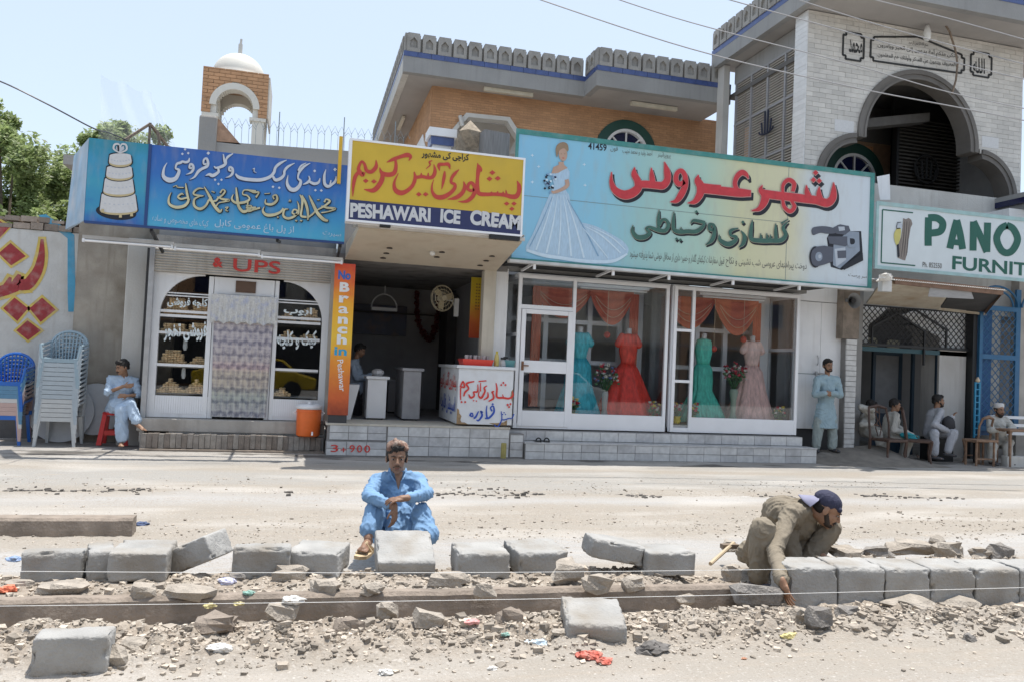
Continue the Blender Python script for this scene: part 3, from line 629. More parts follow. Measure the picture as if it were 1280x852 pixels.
for (a, b) in ((-2.10, -1.34), (-.42, .32)):
    for z0, z1 in ((.80, 1.27), (1.27, 1.76), (1.76, 2.02), (2.02, 2.34), (2.34, 2.64)): part('pane', MB().box(a, 13.207, z0, b, 13.212, z1), GL, ff)
part('vent', MB().box(-1.02, 13.15, 2.44, -.72, 13.17, 2.62), mat('brown_wood', (.12, .07, .045), .7), bk)
Mwl = flat('white_lettering', (.72, .80, .82), .4)
pn = [q for q in C.objects if q.name.startswith('pane')]
text('lettering', 'کلچه فروشی', Mwl, bk, (-2.0, 13.18, 2.14), (-1.42, 13.18, 2.14), .17, bold=.03)
text('lettering', 'فروشی تخجر', Mwl, bk, (-2.02, 13.18, 1.62), (-1.40, 13.18, 1.66), .30, bold=.03)
text('lettering', 'ایوب', Mwl, bk, (-.28, 13.18, 2.13), (.16, 13.18, 2.13), .14, bold=.04)
text('lettering', 'کیک و کلچه', Mwl, bk, (-.34, 13.18, 1.55), (.27, 13.18, 1.60), .32, bold=.03)
# inside: dark room with lit-from-the-street shelves
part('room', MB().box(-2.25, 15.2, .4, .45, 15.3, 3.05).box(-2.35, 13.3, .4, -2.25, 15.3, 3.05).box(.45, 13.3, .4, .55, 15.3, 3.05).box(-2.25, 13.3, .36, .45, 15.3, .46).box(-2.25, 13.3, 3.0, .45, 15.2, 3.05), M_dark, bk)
shf = MB()
for z in (.84, 1.25, 1.74, 2.05):
    shf.box(-2.1, 13.3, z-.02, -1.36, 13.75, z); shf.box(-.42, 13.3, z-.02, .30, 13.75, z)
part('shelves', shf, flat('shelf', (.35, .34, .33)), bk)
Mck = mat('biscuit', (.92, .66, .38), .85, .15, 30, .3, island=.25)
def cookies(x, z, w, h, lab, heap=False, seed=0):
    mb = MB(); r = random.Random(seed)
    w *= 1.2; h *= 1.5; n = int(w/.042)
    for lay in range(int(h/.028)):
        sh_ = lay*(.028 if heap else .012)
        for i in range(n):
            for j in (0, 1, 2):
                xx = x-w/2+.03+i*(w-.06)/max(1, n-1)
                if abs(xx-x) > w/2-sh_: continue
                c = (xx+r.uniform(-.006, .006), 13.29+j*.07+r.uniform(-.01, .01), z+lay*.028)
                mb.lathe([(.018, 0), (.026, .008), (.024, .02), (.012, .025)], c, 7)
    tag(mb.build('biscuit_pile', Mck, None), lab, 'biscuits', 'biscuits piled in the bakery windows')
for k, (x, z, w, h, lab, hp) in enumerate([(-1.91, .84, .34, .30, 'heap of biscuits in bags at the bottom left of the left bakery window', 1), (-1.53, .84, .34, .22, 'heap of biscuits at the bottom right of the left bakery window', 1),
    (-1.90, 1.25, .34, .18, 'stack of biscuits on the middle shelf, left side of the left bakery window', 0), (-1.52, 1.25, .30, .25, 'pyramid of biscuits on the middle shelf, right side of the left bakery window', 1), (-1.90, 1.74, .34, .12, 'biscuits behind the white letters, left side of the left bakery window', 0),
    (-1.54, 1.74, .32, .14, 'biscuits behind the white letters, right side of the left bakery window', 0), (-1.88, 2.05, .32, .17, 'biscuits on the top shelf, left side of the left bakery window', 0), (-1.52, 2.05, .28, .14, 'biscuits on the top shelf, right side of the left bakery window', 0),
    (-.22, 2.05, .24, .15, 'biscuits on the top shelf, left side of the right bakery window', 1), (.14, 2.05, .26, .15, 'biscuits on the top shelf, right side of the right bakery window', 0), (-.2, 1.74, .26, .12, 'biscuits under the white letters, left side of the right bakery window', 1),
    (.13, 1.74, .24, .08, 'biscuits under the white letters, right side of the right bakery window', 0), (-.24, .84, .24, .24, 'bag of pale biscuits low in the right bakery window', 1)]):
    cookies(x, z, w, h, lab, hp, k)
for x, lab in ((-1.73, 'white jars hanging in the left bakery window'),):
    t = empty('hanging_lamps', (x, 13.34, 1.4), 'two small white bulbs hanging in the left bakery window', 'lamp')
    for z in (1.50, 1.06): part('bulb', MB().lathe([(.012, .2), (.03, .14), (.035, .05), (.02, 0)], (x, 13.33, z), 8), flat('bulb_white', (.7, .7, .68), .3), t)
# lace curtain in the doorway
def lace():
    m = bpy.data.materials.new('lace'); m.use_nodes = True; nt = m.node_tree; N = nt.nodes; L = nt.links; b = N['Principled BSDF']; b.inputs['Roughness'].default_value = .9
    geo = N.new('ShaderNodeNewGeometry'); sep = N.new('ShaderNodeSeparateXYZ'); L.new(geo.outputs['Position'], sep.inputs[0])
    def math_(op, a, c=None):
        t = N.new('ShaderNodeMath'); t.operation = op
        for i, q in enumerate((a, c)):
            if q is None: continue
            if isinstance(q, (int, float)): t.inputs[i].default_value = q
            else: L.new(q, t.inputs[i])
        return t.outputs[0]
    X, Z = sep.outputs[0], sep.outputs[2]
    v = N.new('ShaderNodeTexVoronoi'); v.inputs['Scale'].default_value = 1
    cb = N.new('ShaderNodeCombineXYZ'); L.new(math_('MULTIPLY', X, 13), cb.inputs[0]); L.new(math_('MULTIPLY', Z, 11), cb.inputs[2]); L.new(cb.outputs[0], v.inputs['Vector']); v.inputs['Randomness'].default_value = .35
    w = math_('ABSOLUTE', math_('SINE', math_('ADD', math_('MULTIPLY', Z, 17), math_('MULTIPLY', math_('SINE', math_('MULTIPLY', X, 40)), .5))))
    w2 = math_('ABSOLUTE', math_('SINE', math_('MULTIPLY', Z, 60)))
    n = N.new('ShaderNodeTexNoise'); n.inputs['Scale'].default_value = 60; L.new(geo.outputs['Position'], n.inputs[0])
    f = math_('ADD', math_('MULTIPLY', v.outputs['Distance'], .7), math_('ADD', math_('MULTIPLY', w, .35), math_('MULTIPLY', math_('SUBTRACT', n.outputs['Fac'], .5), .7)))
    f = math_('ADD', f, math_('MULTIPLY', w2, .12))
    r = N.new('ShaderNodeValToRGB'); L.new(f, r.inputs[0]); e = r.color_ramp.elements; e[0].position = .3; e[0].color = (.24, .235, .27, 1); e[1].position = .8; e[1].color = (.58, .55, .52, 1)
    q = e.new(.55); q.color = (.40, .38, .40, 1)
    r2 = N.new('ShaderNodeValToRGB'); z2 = N.new('ShaderNodeMapRange'); L.new(Z, z2.inputs[0]); z2.inputs[1].default_value = .47; z2.inputs[2].default_value = 2.2; L.new(z2.outputs[0], r2.inputs[0])
    e = r2.color_ramp.elements; e[0].color = (.95, .97, 1.03, 1); e[1].color = (.95, .92, .96, 1)
    for p, c in ((.2, (.85, .95, .9)), (.3, (1., .95, .85)), (.42, (1.05, .98, .85)), (.47, (1.12, .92, .92)), (.53, (1, .95, .95)), (.7, (.95, .93, 1))): q = e.new(p); q.color = (*c, 1)
    x = N.new('ShaderNodeMix'); x.data_type = 'RGBA'; x.blend_type = 'MULTIPLY'; x.inputs[0].default_value = 1; L.new(r.outputs[0], x.inputs[6]); L.new(r2.outputs[0], x.inputs[7]); L.new(x.outputs[2], b.inputs['Base Color'])
    return m
ML = lace(); cu = empty('lace_curtain', (-.87, 13.12, .5), 'grey patterned lace curtain hanging in the bakery doorway', 'curtain')
def cloth(xa, xb, z0, z1, Y, waves, amp, nx=90, nz=14, taper=0, scal=0):
    return MB().grid([[((xa+xb)/2+(xa+(xb-xa)*i/nx-(xa+xb)/2)*(1-taper*(1-j/nz)), Y+amp*math.sin(waves*i/nx*6.28+.6*math.sin(j*.5))*(.3+.7*(1-j/nz)), z0+(z1-z0)*j/nz+(scal*abs(math.sin(i/nx*3.14*5)) if j == 0 else 0)) for i in range(nx+1)] for j in range(nz+1)])
part('drape', cloth(-1.32, -.42, .50, 2.36, 13.13, 9, .018, taper=.10), ML, cu, smooth=True)
part('frill', cloth(-1.36, -.38, 1.93, 2.39, 13.09, 12, .02, scal=.05), mat('frill_lace', (.62, .62, .60), .9, .15, 40, .3, dirt=.5, drgb=(.25, .33, .62), ds=9), cu, smooth=True)
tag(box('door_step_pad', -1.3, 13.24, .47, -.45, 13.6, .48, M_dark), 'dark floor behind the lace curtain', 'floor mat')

# painted wall at the far left
wl = empty('painted_wall', (-6, 14.2, 0), 'low white plastered wall with red painted letters and blue border', 'wall')
part('plaster', MB().box(-12, 14.2, -.1, -3.45, 14.45, 3.30), mat('limewash', (.58, .58, .56), .95, .08, 3, .4, 25, dirt=.5, drgb=(.38, .34, .29), ds=2.2, streak=.3), wl)
cp = MB(); r = random.Random(5); x = -9.
while x < -3.5:
    w = r.uniform(.18, .27); cp.box(x, 14.17+r.uniform(-.02, .02), 3.31, x+w-.015, 14.47, 3.31+r.uniform(.06, .09)+.03*(x > -4.6)); cp.box(x+.1, 14.19, 3.43, x+w+.07, 14.44, 3.43+r.uniform(.03, .09)); x += w
tag(part('coping_bricks', cp, mat('dusty_brick', (.30, .25, .21), .95, .15, 9, .5, island=.25), wl), kind='stuff')
Mbl = mat('blue_border_paint', (.09, .36, .56), .8, .1, 8, .2, dirt=.35, drgb=(.4, .38, .35), ds=6)
A = (0, 80, 3.55)
def PW(pts, m, lift, name='painted_shape', sm=False): return poly(name, pts, A, 14.2, m, wl, lift, sm)
Myo = mat('yellow_outline_paint', (.62, .47, .12), .85, .12, 12, .2, dirt=.4, drgb=(.5, .46, .4), ds=9); Mma = mat('maroon_paint', (.33, .045, .05), .85, .15, 12, .2, dirt=.35, drgb=(.5, .4, .36), ds=9)
PW([(170, 672), (205, 668), (330, 760), (335, 852+170), (300, 852+170), (300, 775)], Mbl, .004)
PW([(300, 1010), (335, 1010), (333, 1100), (303, 1100)], Mbl, .0042)
def ply(z3):      # from the zoomed picture of the wall (2.84x, origin 0,280) to the frame above
    return [((x/2.842)*3.55, (280+y/2.84-80)*3.55) for x, y in z3]
def outlined(pts, g, sm=True):
    c = np.array(pts).mean(0); q = [(c[0]+(p[0]-c[0])*g, c[1]+(p[1]-c[1])*g) for p in pts]
    PW(ply(q), Myo, .005, sm=False); PW(ply(pts), Mma, .007, sm=False)
for d in ([(12, 300), (52, 262), (100, 300), (62, 345)], [(105, 300), (150, 262), (198, 305), (145, 348)], [(58, 378), (98, 342), (146, 378), (100, 412)], [(-5, 105), (38, 68), (92, 115), (40, 148)]): outlined(d, 1.27)
for d, gg in (([(-40, 40), (0, -10), (35, 12), (-5, 55)], 1.25),):
    outlined(d, gg)
strokes('painted_letter', [[(150, 55, 10), (148, 110, 30), (135, 165, 38), (105, 210, 44), (85, 222, 34)], [(105, 215, 44), (60, 215, 40), (70, 180, 16)], [(60, 220, 44), (20, 235, 44), (-30, 250, 40)], [(20, 235, 40), (38, 190, 14)]], (0, 280, 2.842), 14.2, Myo, wl, grow=9, lift=.005)
strokes('painted_letter', [[(150, 55, 10), (148, 110, 24), (135, 165, 34), (105, 210, 40), (85, 222, 30)], [(105, 215, 40), (60, 215, 36), (70, 180, 12)], [(60, 220, 40), (20, 235, 40), (-30, 250, 36)], [(20, 235, 36), (38, 190, 10)]], (0, 280, 2.842), 14.2, Mma, wl, lift=.008)
part('blue_band', MB().box(-3.64, 13.885, .62, -2.67, 13.9, .78), flat('strong_blue', (.02, .09, .42)), wl); part('base_band', MB().box(-6, 14.19, -.05, -3.66, 14.2, .66), mat('dark_base', (.14, .14, .145), .9, .2, 4, .2, dirt=.4), wl)

# ---------------------------------------------------------------- ice cream shop
ic = empty('ice_cream_shop', (1.9, 12.9, 0), 'open fronted ice cream shop with a dim room and tan soffit', 'building')
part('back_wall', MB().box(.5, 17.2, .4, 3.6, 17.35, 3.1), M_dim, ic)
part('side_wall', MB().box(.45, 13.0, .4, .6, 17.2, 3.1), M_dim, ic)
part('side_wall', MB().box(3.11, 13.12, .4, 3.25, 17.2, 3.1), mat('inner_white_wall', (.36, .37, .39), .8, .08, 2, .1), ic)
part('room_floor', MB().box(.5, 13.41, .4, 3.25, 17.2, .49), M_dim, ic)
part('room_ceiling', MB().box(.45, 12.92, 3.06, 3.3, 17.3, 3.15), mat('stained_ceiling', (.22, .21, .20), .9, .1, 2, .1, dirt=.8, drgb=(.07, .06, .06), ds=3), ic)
part('pier', MB().box(2.90, 12.9, .5, 3.11, 13.11, 3.06), M_cream, ic, bevel=.01)
part('pier', MB().box(3.115, 13.0, .4, 3.34, 13.2, 3.12), M_white, ic)
part('pier', MB().box(.42, 12.9, .46, .60, 13.04, 3.06), M_plast, ic)
part('upper_wall', MB().box(.5, 12.95, 3.15, 3.5, 13.2, 4.3), M_grey, ic)
part('flat_roof', MB().box(.5, 13, 4.3, 9.5, 16.5, 4.42), M_roof, ic)
can = part('canopy', MB().hexa([(.72, 11.52, 3.335), (3.14, 11.52, 3.335), (3.10, 12.9, 3.055), (.62, 12.9, 3.055), (.72, 11.52, 3.40), (3.14, 11.52, 3.40), (3.10, 12.9, 3.3), (.62, 12.9, 3.3)]), mat('soffit_board', (.55, .48, .38), .85, .06, 3, .1, dirt=.5, drgb=(.36, .28, .2), ds=3), ic)
dk = flat('dark_fitting', (.05, .04, .035)); 
for (a, b) in ((428, 50), (408, 82), (388, 111), (750, 75), (718, 105), (1058, 100), (1022, 128), (985, 157)):
    x, y = 400+a/4.92, 300+b/4.92
    d = ray(x, y); # onto the sloping board
    best = min((abs((EYE+d.z*(Y/d.y))-(3.335-(Y-11.52)*.203)), Y) for Y in np.arange(11.55, 12.9, .01))[1]; P = px(x, y, best)
    part('down_light', MB().lathe([(.045, -.012), (.045, 0), (.02, .01)], P, 12), dk, can)
x = px(540, 326, 12.2); part('bulb', MB().ball((x.x, 12.2, 3.17), .045), flat('bulb_white', (.7, .7, .68)), can)
cor = MB(); N_ = 60
cor.grid([[(.66+i*2.5/240, y, 3.43+dz+.012*math.sin(i*6.28/4)) for i in range(241)] for y, dz in ((11.40, -.0), (12.2, .03))])
part('corrugated_sheet', cor, mat('zinc_sheet', (.55, .55, .54), .5, .1, 5, .1), can)
part('front_board', MB().box(.70, 11.46, 3.36, 3.17, 11.515, 3.41), mat('bleached_board', (.6, .58, .55), .8, .1, 6, .2, dirt=.5), can)
# strip sign
Mor = flat('orange_print', (.75, .20, .03), .45)
def grad(name, stops, axis=2, lo=0., hi=1., rough=.4, noise_=.0, nsc=4., c2=None, dirt=0.):
    m = bpy.data.materials.new(name); m.use_nodes = True; nt = m.node_tree; N = nt.nodes; L = nt.links; b = N['Principled BSDF']; b.inputs['Roughness'].default_value = rough
    geo = N.new('ShaderNodeNewGeometry'); sep = N.new('ShaderNodeSeparateXYZ'); L.new(geo.outputs['Position'], sep.inputs[0])
    t = N.new('ShaderNodeMapRange'); L.new(sep.outputs[axis], t.inputs[0]); t.inputs[1].default_value = lo; t.inputs[2].default_value = hi; f = t.outputs[0]
    n = N.new('ShaderNodeTexNoise'); n.inputs['Scale'].default_value = nsc; n.inputs['Detail'].default_value = 6; L.new(geo.outputs['Position'], n.inputs[0])
    if noise_:
        q = N.new('ShaderNodeMath'); q.operation = 'MULTIPLY_ADD'; L.new(n.outputs['Fac'], q.inputs[0]); q.inputs[1].default_value = noise_; L.new(f, q.inputs[2])
        q2 = N.new('ShaderNodeMath'); q2.operation = 'SUBTRACT'; L.new(q.outputs[0], q2.inputs[0]); q2.inputs[1].default_value = noise_/2; f = q2.outputs[0]
    r = N.new('ShaderNodeValToRGB'); L.new(f, r.inputs[0]); e = r.color_ramp.elements
    while len(e) < len(stops): e.new(.5)
    for i, (p, c) in enumerate(stops): e[i].position = p; e[i].color = (*c, 1)
    col = r.outputs[0]
    if dirt:
        x = N.new('ShaderNodeMix'); x.data_type = 'RGBA'; n2 = N.new('ShaderNodeTexNoise'); n2.inputs['Scale'].default_value = 3; n2.inputs['Detail'].default_value = 9; mp = N.new('ShaderNodeVectorMath'); mp.operation = 'MULTIPLY'; mp.inputs[1].default_value = (3, 3, .8); L.new(geo.outputs['Position'], mp.inputs[0]); L.new(mp.outputs[0], n2.inputs[0])
        q = N.new('ShaderNodeMapRange'); L.new(n2.outputs['Fac'], q.inputs[0]); q.inputs[1].default_value = .5; q.inputs[2].default_value = .75; q.inputs[4].default_value = dirt; L.new(q.outputs[0], x.inputs[0]); L.new(col, x.inputs[6]); x.inputs[7].default_value = (.40, .37, .33, 1); col = x.outputs[2]
    L.new(col, b.inputs['Base Color']); return m
ss = empty('strip_sign', (.61, 12.5, .6), 'tall narrow orange and yellow sign board by the ice cream shop, No Branch in Peshawar', 'sign')
part('board', MB().box(.455, 12.50, .62, .765, 12.54, 2.94), grad('strip_print', [(0, (.30, .05, .02)), (.12, (.62, .12, .03)), (.35, (.80, .28, .03)), (.5, (.85, .55, .05)), (.72, (.85, .42, .03)), (.85, (.78, .18, .03)), (1, (.66, .07, .03))], 2, .62, 2.94, .4, .15, 9), ss)
part('stand', MB().box(.47, 12.51, .50, .75, 12.56, .62), M_dark, ss)
Mnv = flat('blue_lettering', (.05, .14, .5)); Mwh = flat('white_print', (.8, .8, .8))
text('lettering', 'No', Mnv, ss, (.51, 12.50, 2.69), (.70, 12.50, 2.69), .14, bold=.05)
for i, ch in enumerate('Branch'):
    z = (2.50, 2.335, 2.17, 2.01, 1.86, 1.70)[i]; h = .15 if ch in 'Bh' else .11; text('lettering', ch, Mwh, ss, (.54, 12.498, z), (.69, 12.498, z), h, bold=.02 if ch == 'a' else .05)
text('lettering', 'in', flat('cyan_lettering', (.03, .35, .6)), ss, (.51, 12.50, 1.53), (.70, 12.50, 1.53), .13, bold=.03)
text('lettering', 'Peshawar', Mwh, ss, (.56, 12.50, 1.46), (.62, 12.50, .98), .09, bold=.01, up=(1, 0, .12))
for k in range(9):
    a = rr.uniform(.50, .72); b = rr.uniform(.70, .95); part('printed_ball', MB().lathe([(.045, 0), (.045, .001)], (0, 0, 0), 12), None, ss) if False else None
# wall fan, garland, poster, price board, lamp
t = empty('wall_fan', (2.7, 14.3, 2.5), 'cream wall fan with round cage inside the ice cream shop', 'fan')
Fc = px(553, 373, 13.9); fm = flat('fan_cream', (.55, .48, .33), .4)
Rf = Matrix.Rotation(.35, 3, 'Z')
def ring(c, r, rt, n=24, R=None):
    R = R or Matrix.Identity(3); return [Vector(c)+R@Vector((r*math.cos(a), 0, r*math.sin(a))) for a in np.linspace(0, 2*math.pi, n+1)]
cg = MB()
for r_, yy in ((.23, 0), (.215, -.03), (.15, -.055), (.09, -.065)): cg.tube(ring(Fc+Vector((0, yy, 0)), r_, 0, R=Rf), .005, 5)
for k in range(20):
    a = k*2*math.pi/20; cg.tube([Fc+Rf@Vector((.06*math.cos(a), -.07, .06*math.sin(a))), Fc+Rf@Vector((.16*math.cos(a), -.055, .16*math.sin(a))), Fc+Rf@Vector((.23*math.cos(a), 0, .23*math.sin(a)))], .003, 4)
part('cage', cg, fm, t)
for k in range(3):
    a = k*2.094+.4; u = Vector((math.cos(a), 0, math.sin(a))); w_ = Vector((-math.sin(a), 0, math.cos(a)))
    part('blade', MB().prism([(q.x, q.z) for q in [u*.04-w_*.02, u*.1-w_*.07, u*.19-w_*.06, u*.2+w_*.04, u*.05+w_*.03]], 0, .008, fn=lambda x, z, y: tuple(Fc+Rf@Vector((x, y-.02, z)))), flat('fan_blade', (.5, .42, .26), .3), t)
part('motor', MB().lathe([(.05, -.06), (.06, -.02), (.06, .1), (.03, .14)], (0, 0, 0), 14) if False else MB().tube([Fc+Rf@Vector((0, -.075, 0)), Fc+Rf@Vector((0, .12, 0))], .05, 12), fm, t)
part('bracket', MB().tube([Fc+Vector((0, .1, 0)), Fc+Vector((.2, .15, -.02)), Fc+Vector((.28, .15, -.16))], .018, 8).box(Fc.x+.24, Fc.y+.1, Fc.z-.3, Fc.x+.32, Fc.y+.16, Fc.z+.02), flat('bracket_white', (.6, .6, .58)), t)
t = empty('menu_poster', px(597, 427, 13.8), 'yellow and red menu poster on the inner wall of the ice cream shop', 'poster')
part('sheet', MB().box(2.86, 13.75, 1.95, 3.09, 13.77, 3.02), grad('menu_print', [(0, (.45, .06, .02)), (.35, (.62, .16, .03)), (.6, (.65, .42, .03)), (1, (.62, .47, .03))], 2, 1.95, 3.02, .4, .3, 6), t)
mb = MB()
for i in range(9):
    for j in range(3): mb.box(2.95+j*.045, 13.745, 2.45+i*.055, 2.975+j*.045, 13.75, 2.47+i*.055)
part('printed_lines', mb, flat('brown_print', (.2, .1, .03)), t)
t = empty('wall_picture', (1.6, 17.1, 2.0), 'dark picture on the back wall of the ice cream shop', 'picture')
part('picture', MB().box(1.04, 17.1, 2.03, 2.18, 17.15, 2.66), mat('picture_print', (.035, .045, .09), .4, .3, 3, 0, dirt=.8, drgb=(.12, .07, .05), ds=4), t)
text('lettering', 'آئس کریم', flat('dim_blue', (.08, .12, .3)), t, (1.5, 17.1, 2.48), (1.8, 17.1, 2.48), .1)
gl = MB(); pts = [px(*q, 16.9) for q in ((521, 366), (521, 385), (523, 403), (530, 418), (537, 424), (543, 413), (547, 395), (548, 366))]
for i, p in enumerate(crom([tuple(q) for q in pts], 7)): gl.rock(p, .045, i, 1., rough=.9)
tag(gl.build('garland', mat('dark_red_tinsel', (.10, .02, .02), .7, .4, 30), None), 'dark red tinsel garland hanging on the shop back wall', 'garland')
t = empty('ceiling_lamp', px(480, 370, 15.2), 'white arched cage lamp hanging inside the ice cream shop', 'lamp'); c = px(480, 385, 15.2)
part('frame', MB().tube([c+Vector((.24*math.cos(a), 0, .26*math.sin(a))) for a in np.linspace(0, 3.14, 12)], .014, 6).tube([c+Vector((0,0,.26)), c+Vector((0,0,.42))], .012, 6), flat('grey_white', (.4, .4, .4)), t)
part('tray', MB().box(c.x-.24, c.y-.1, c.z-.06, c.x+.24, c.y+.1, c.z), flat('grey_white', (.4, .4, .4)), t)
part('stem', MB().bar(px(430, 388, 17.0), px(560, 396, 17.0), .03), M_dark, ic)
# counters
def counter(x0, x1, y0, y1, z0, z1, lab, m, foot=True):
    t = empty('counter', ((x0+x1)/2, (y0+y1)/2, z0), lab, 'counter')
    part('cabinet', MB().box(x0, y0, z0+.03, x1, y1, z1-.05), m, t, bevel=.008); part('top', MB().box(x0-.03, y0-.03, z1-.05, x1+.04, y1+.02, z1), m, t, bevel=.01)
    part('plinth', MB().box(x0+.04, y0+.03, z0, x1-.04, y1, z0+.03), M_dark, t)
    return t
counter(1.12, 1.44, 13.45, 13.9, .49, 1.22, 'narrow white counter in the middle of the ice cream shop', M_white)
t = empty('counter', (.78, 13.35, .5), 'white counter with slanting end beside the orange strip sign', 'counter')
part('cabinet', MB().prism([(.60, .5), (.86, .5), (.98, 1.07), (.60, 1.07)], 13.3, 13.8), M_white, t)
counter(1.68, 2.2, 15.4, 16.2, .49, 1.14, 'dim grey freezer at the back of the ice cream shop', M_dim)
counter(1.72, 2.02, 13.5, 14.6, .49, 1.38, 'grey counter behind the lettered ice cream cart', mat('dull_white', (.34, .34, .35), .6), )
box('counter_back', 2.9, 16.2, .5, 3.1, 17.1, 2.9, M_dark, ic)
# lettered ice cream cart
cart = empty('ice_cream_cart', (2.8, 12.6, .5), 'white chipped ice cream cart with red and blue painted letters', 'cart')
Mct = mat('chipped_white', (.72, .74, .76), .5, .04, 6, .08, 40, dirt=.25, drgb=(.5, .46, .4), ds=4)
part('cabinet', MB().box(2.47, 12.52, .53, 3.38, 12.885, 1.42).box(2.47, 12.886, .53, 2.88, 14.2, 1.42), Mct, cart, bevel=.008)
part('top', MB().box(2.43, 12.49, 1.42, 3.42, 12.89, 1.47).box(2.43, 12.891, 1.42, 2.895, 14.25, 1.469), Mct, cart, bevel=.008)
for pts in ([(2.47, .53), (2.66, .53), (2.60, .56), (2.55, .56), (2.53, .6), (2.545, .66), (2.51, .7), (2.50, .76), (2.47, .78)], [(3.38, .9), (3.38, 1.12), (3.35, 1.08), (3.34, 1.0), (3.36, .95)], [(3.30, .53), (3.1, .53), (3.0, .56), (3.15, .565), (3.25, .58), (3.30, .62)]): part('chipped_patch', MB().prism(pts, 12.516, 12.525), mat('bare_wood', (.33, .22, .12), .8, .3, 20), cart)
Mrd = flat('red_brush_paint', (.68, .05, .04), .6); Mbb = flat('blue_brush_paint', (.03, .09, .45), .6)
RG = (530, 400, 5.65)
strokes('lettering', [[(625, 500, 6), (628, 530, 12), (600, 550, 14), (560, 545, 14), (515, 540, 14), (515, 480, 12), (508, 440, 6)], [(560, 545, 12), (555, 520, 4)], [(495, 500, 10), (480, 505, 12), (488, 520, 12), (490, 550, 14), (455, 570, 8)], [(450, 505, 6), (450, 540, 14), (420, 560, 6)], [(445, 460, 6), (425, 475, 12), (430, 500, 12), (405, 545, 16), (385, 530, 10), (390, 500, 6)], [(400, 440, 6), (398, 500, 10)], [(385, 430, 8), (440, 425, 8)],
    [(380, 450, 6), (378, 500, 12), (350, 505, 12), (355, 530, 12), (330, 545, 14), (315, 520, 8)], [(355, 430, 8), (300, 445, 14), (315, 480, 12), (290, 505, 14), (280, 535, 10)], [(255, 470, 10), (275, 430, 12), (285, 470, 12), (260, 475, 10), (258, 560, 8)]], RG, 12.515, Mrd, cart, dots=[(560, 440, 14), (545, 455, 14), (575, 455, 14), (590, 595, 16), (610, 590, 14), (600, 610, 14), (265, 575, 14), (290, 575, 14), (350, 565, 10), (370, 568, 10)])
strokes('lettering', [[(480, 640, 12), (470, 615, 10), (490, 605, 10), (492, 650, 14), (450, 690, 14), (440, 640, 10), (445, 600, 6)], [(450, 690, 12), (430, 690, 10)], [(415, 650, 12), (400, 640, 10), (410, 670, 14), (385, 705, 12), (370, 700, 6)], [(385, 640, 8), (365, 680, 14), (350, 690, 12)], [(335, 650, 12), (325, 670, 12), (345, 675, 10), (340, 650, 8)],
    [(635, 660, 8), (620, 690, 6), (600, 690, 8), (570, 700, 8), (545, 700, 8)], [(545, 640, 6), (548, 700, 8), (520, 750, 10), (495, 735, 6)]], RG, 12.515, Mbb, cart, dots=[(485, 590, 14), (565, 650, 9), (555, 662, 9), (575, 662, 9)])
# left face of the cart, letters squeezed by the view
text('lettering', 'پشاوری آئس کریم', Mrd, cart, (2.455, 14.1, 1.02), (2.455, 12.62, 1.0), .34, bold=.02)
text('lettering', 'اسپیشل فالوده', Mbb, cart, (2.455, 14.0, .64), (2.455, 12.65, .62), .34, bold=.02)
# things on the cart
t = empty('red_tray', px(585, 453, 12.7), 'red plastic crate full of glasses on the ice cream cart', 'crate'); zt = 1.472
part('crate', MB().hexa([(2.56, 12.6, zt), (3.02, 12.6, zt), (3.02, 12.95, zt), (2.56, 12.95, zt), (2.53, 12.57, zt+.10), (3.05, 12.57, zt+.10), (3.05, 12.98, zt+.10), (2.53, 12.98, zt+.10)]), flat('red_plastic', (.72, .06, .04), .35), t)
for i in range(6): part('glass', MB().lathe([(.028, 0), (.034, .09), (.036, .09)], (2.62+i*.072, 12.7+.05*(i % 2), zt+.075), 10), flat('clear_cup', (.42, .42, .43), .1), t)
def bottle(x, y, z, prof, m, name, lab, cat, capm=None):
    t = empty(name, (x, y, z), lab, cat); part('body', MB().lathe(prof, (x, y, z), 14), m, t, smooth=True)
    if capm: part('lid', MB().lathe([(prof[-1][0]+.004, 0), (prof[-1][0]+.004, .035)], (x, y, z+prof[-1][1]), 10), capm, t)
bottle(3.12, 12.68, zt, [(.038, 0), (.042, .02), (.042, .12), (.03, .19), (.016, .21)], flat('syrup_yellow', (.62, .50, .16), .2), 'bottle', 'tall yellowish syrup bottle on the ice cream cart', 'bottle', flat('yellow_cap', (.6, .5, .05)))
bottle(3.23, 12.66, zt, [(.055, 0), (.06, .02), (.06, .09), (.045, .115)], flat('steel_pot', (.5, .5, .5), .3), 'jar', 'squat grey jar between the bottle and the teal basin', 'jar', M_black)
bottle(3.30, 12.80, zt, [(.055, 0), (.06, .02), (.05, .12), (.035, .13)], flat('steel_pot', (.5, .5, .5), .3), 'jar', 'dark lidded pot behind the grey jar on the cart', 'jar', M_black)
tag(MB().lathe([(.085, 0), (.105, .10), (.115, .11), (.1, .105), (.09, .06)], (3.33, 12.66, zt), 16).build('basin', flat('teal_plastic', (.14, .34, .36), .35), None, smooth=True), 'teal plastic basin at the right end of the cart', 'basin')
tag(MB().bar((3.36, 12.62, .5), (3.33, 12.55, 1.25), .025).build('wooden_stick', mat('brown_wood', (.12, .07, .045), .7), None), 'thin wooden stick leaning between the cart and the shop window', 'stick')
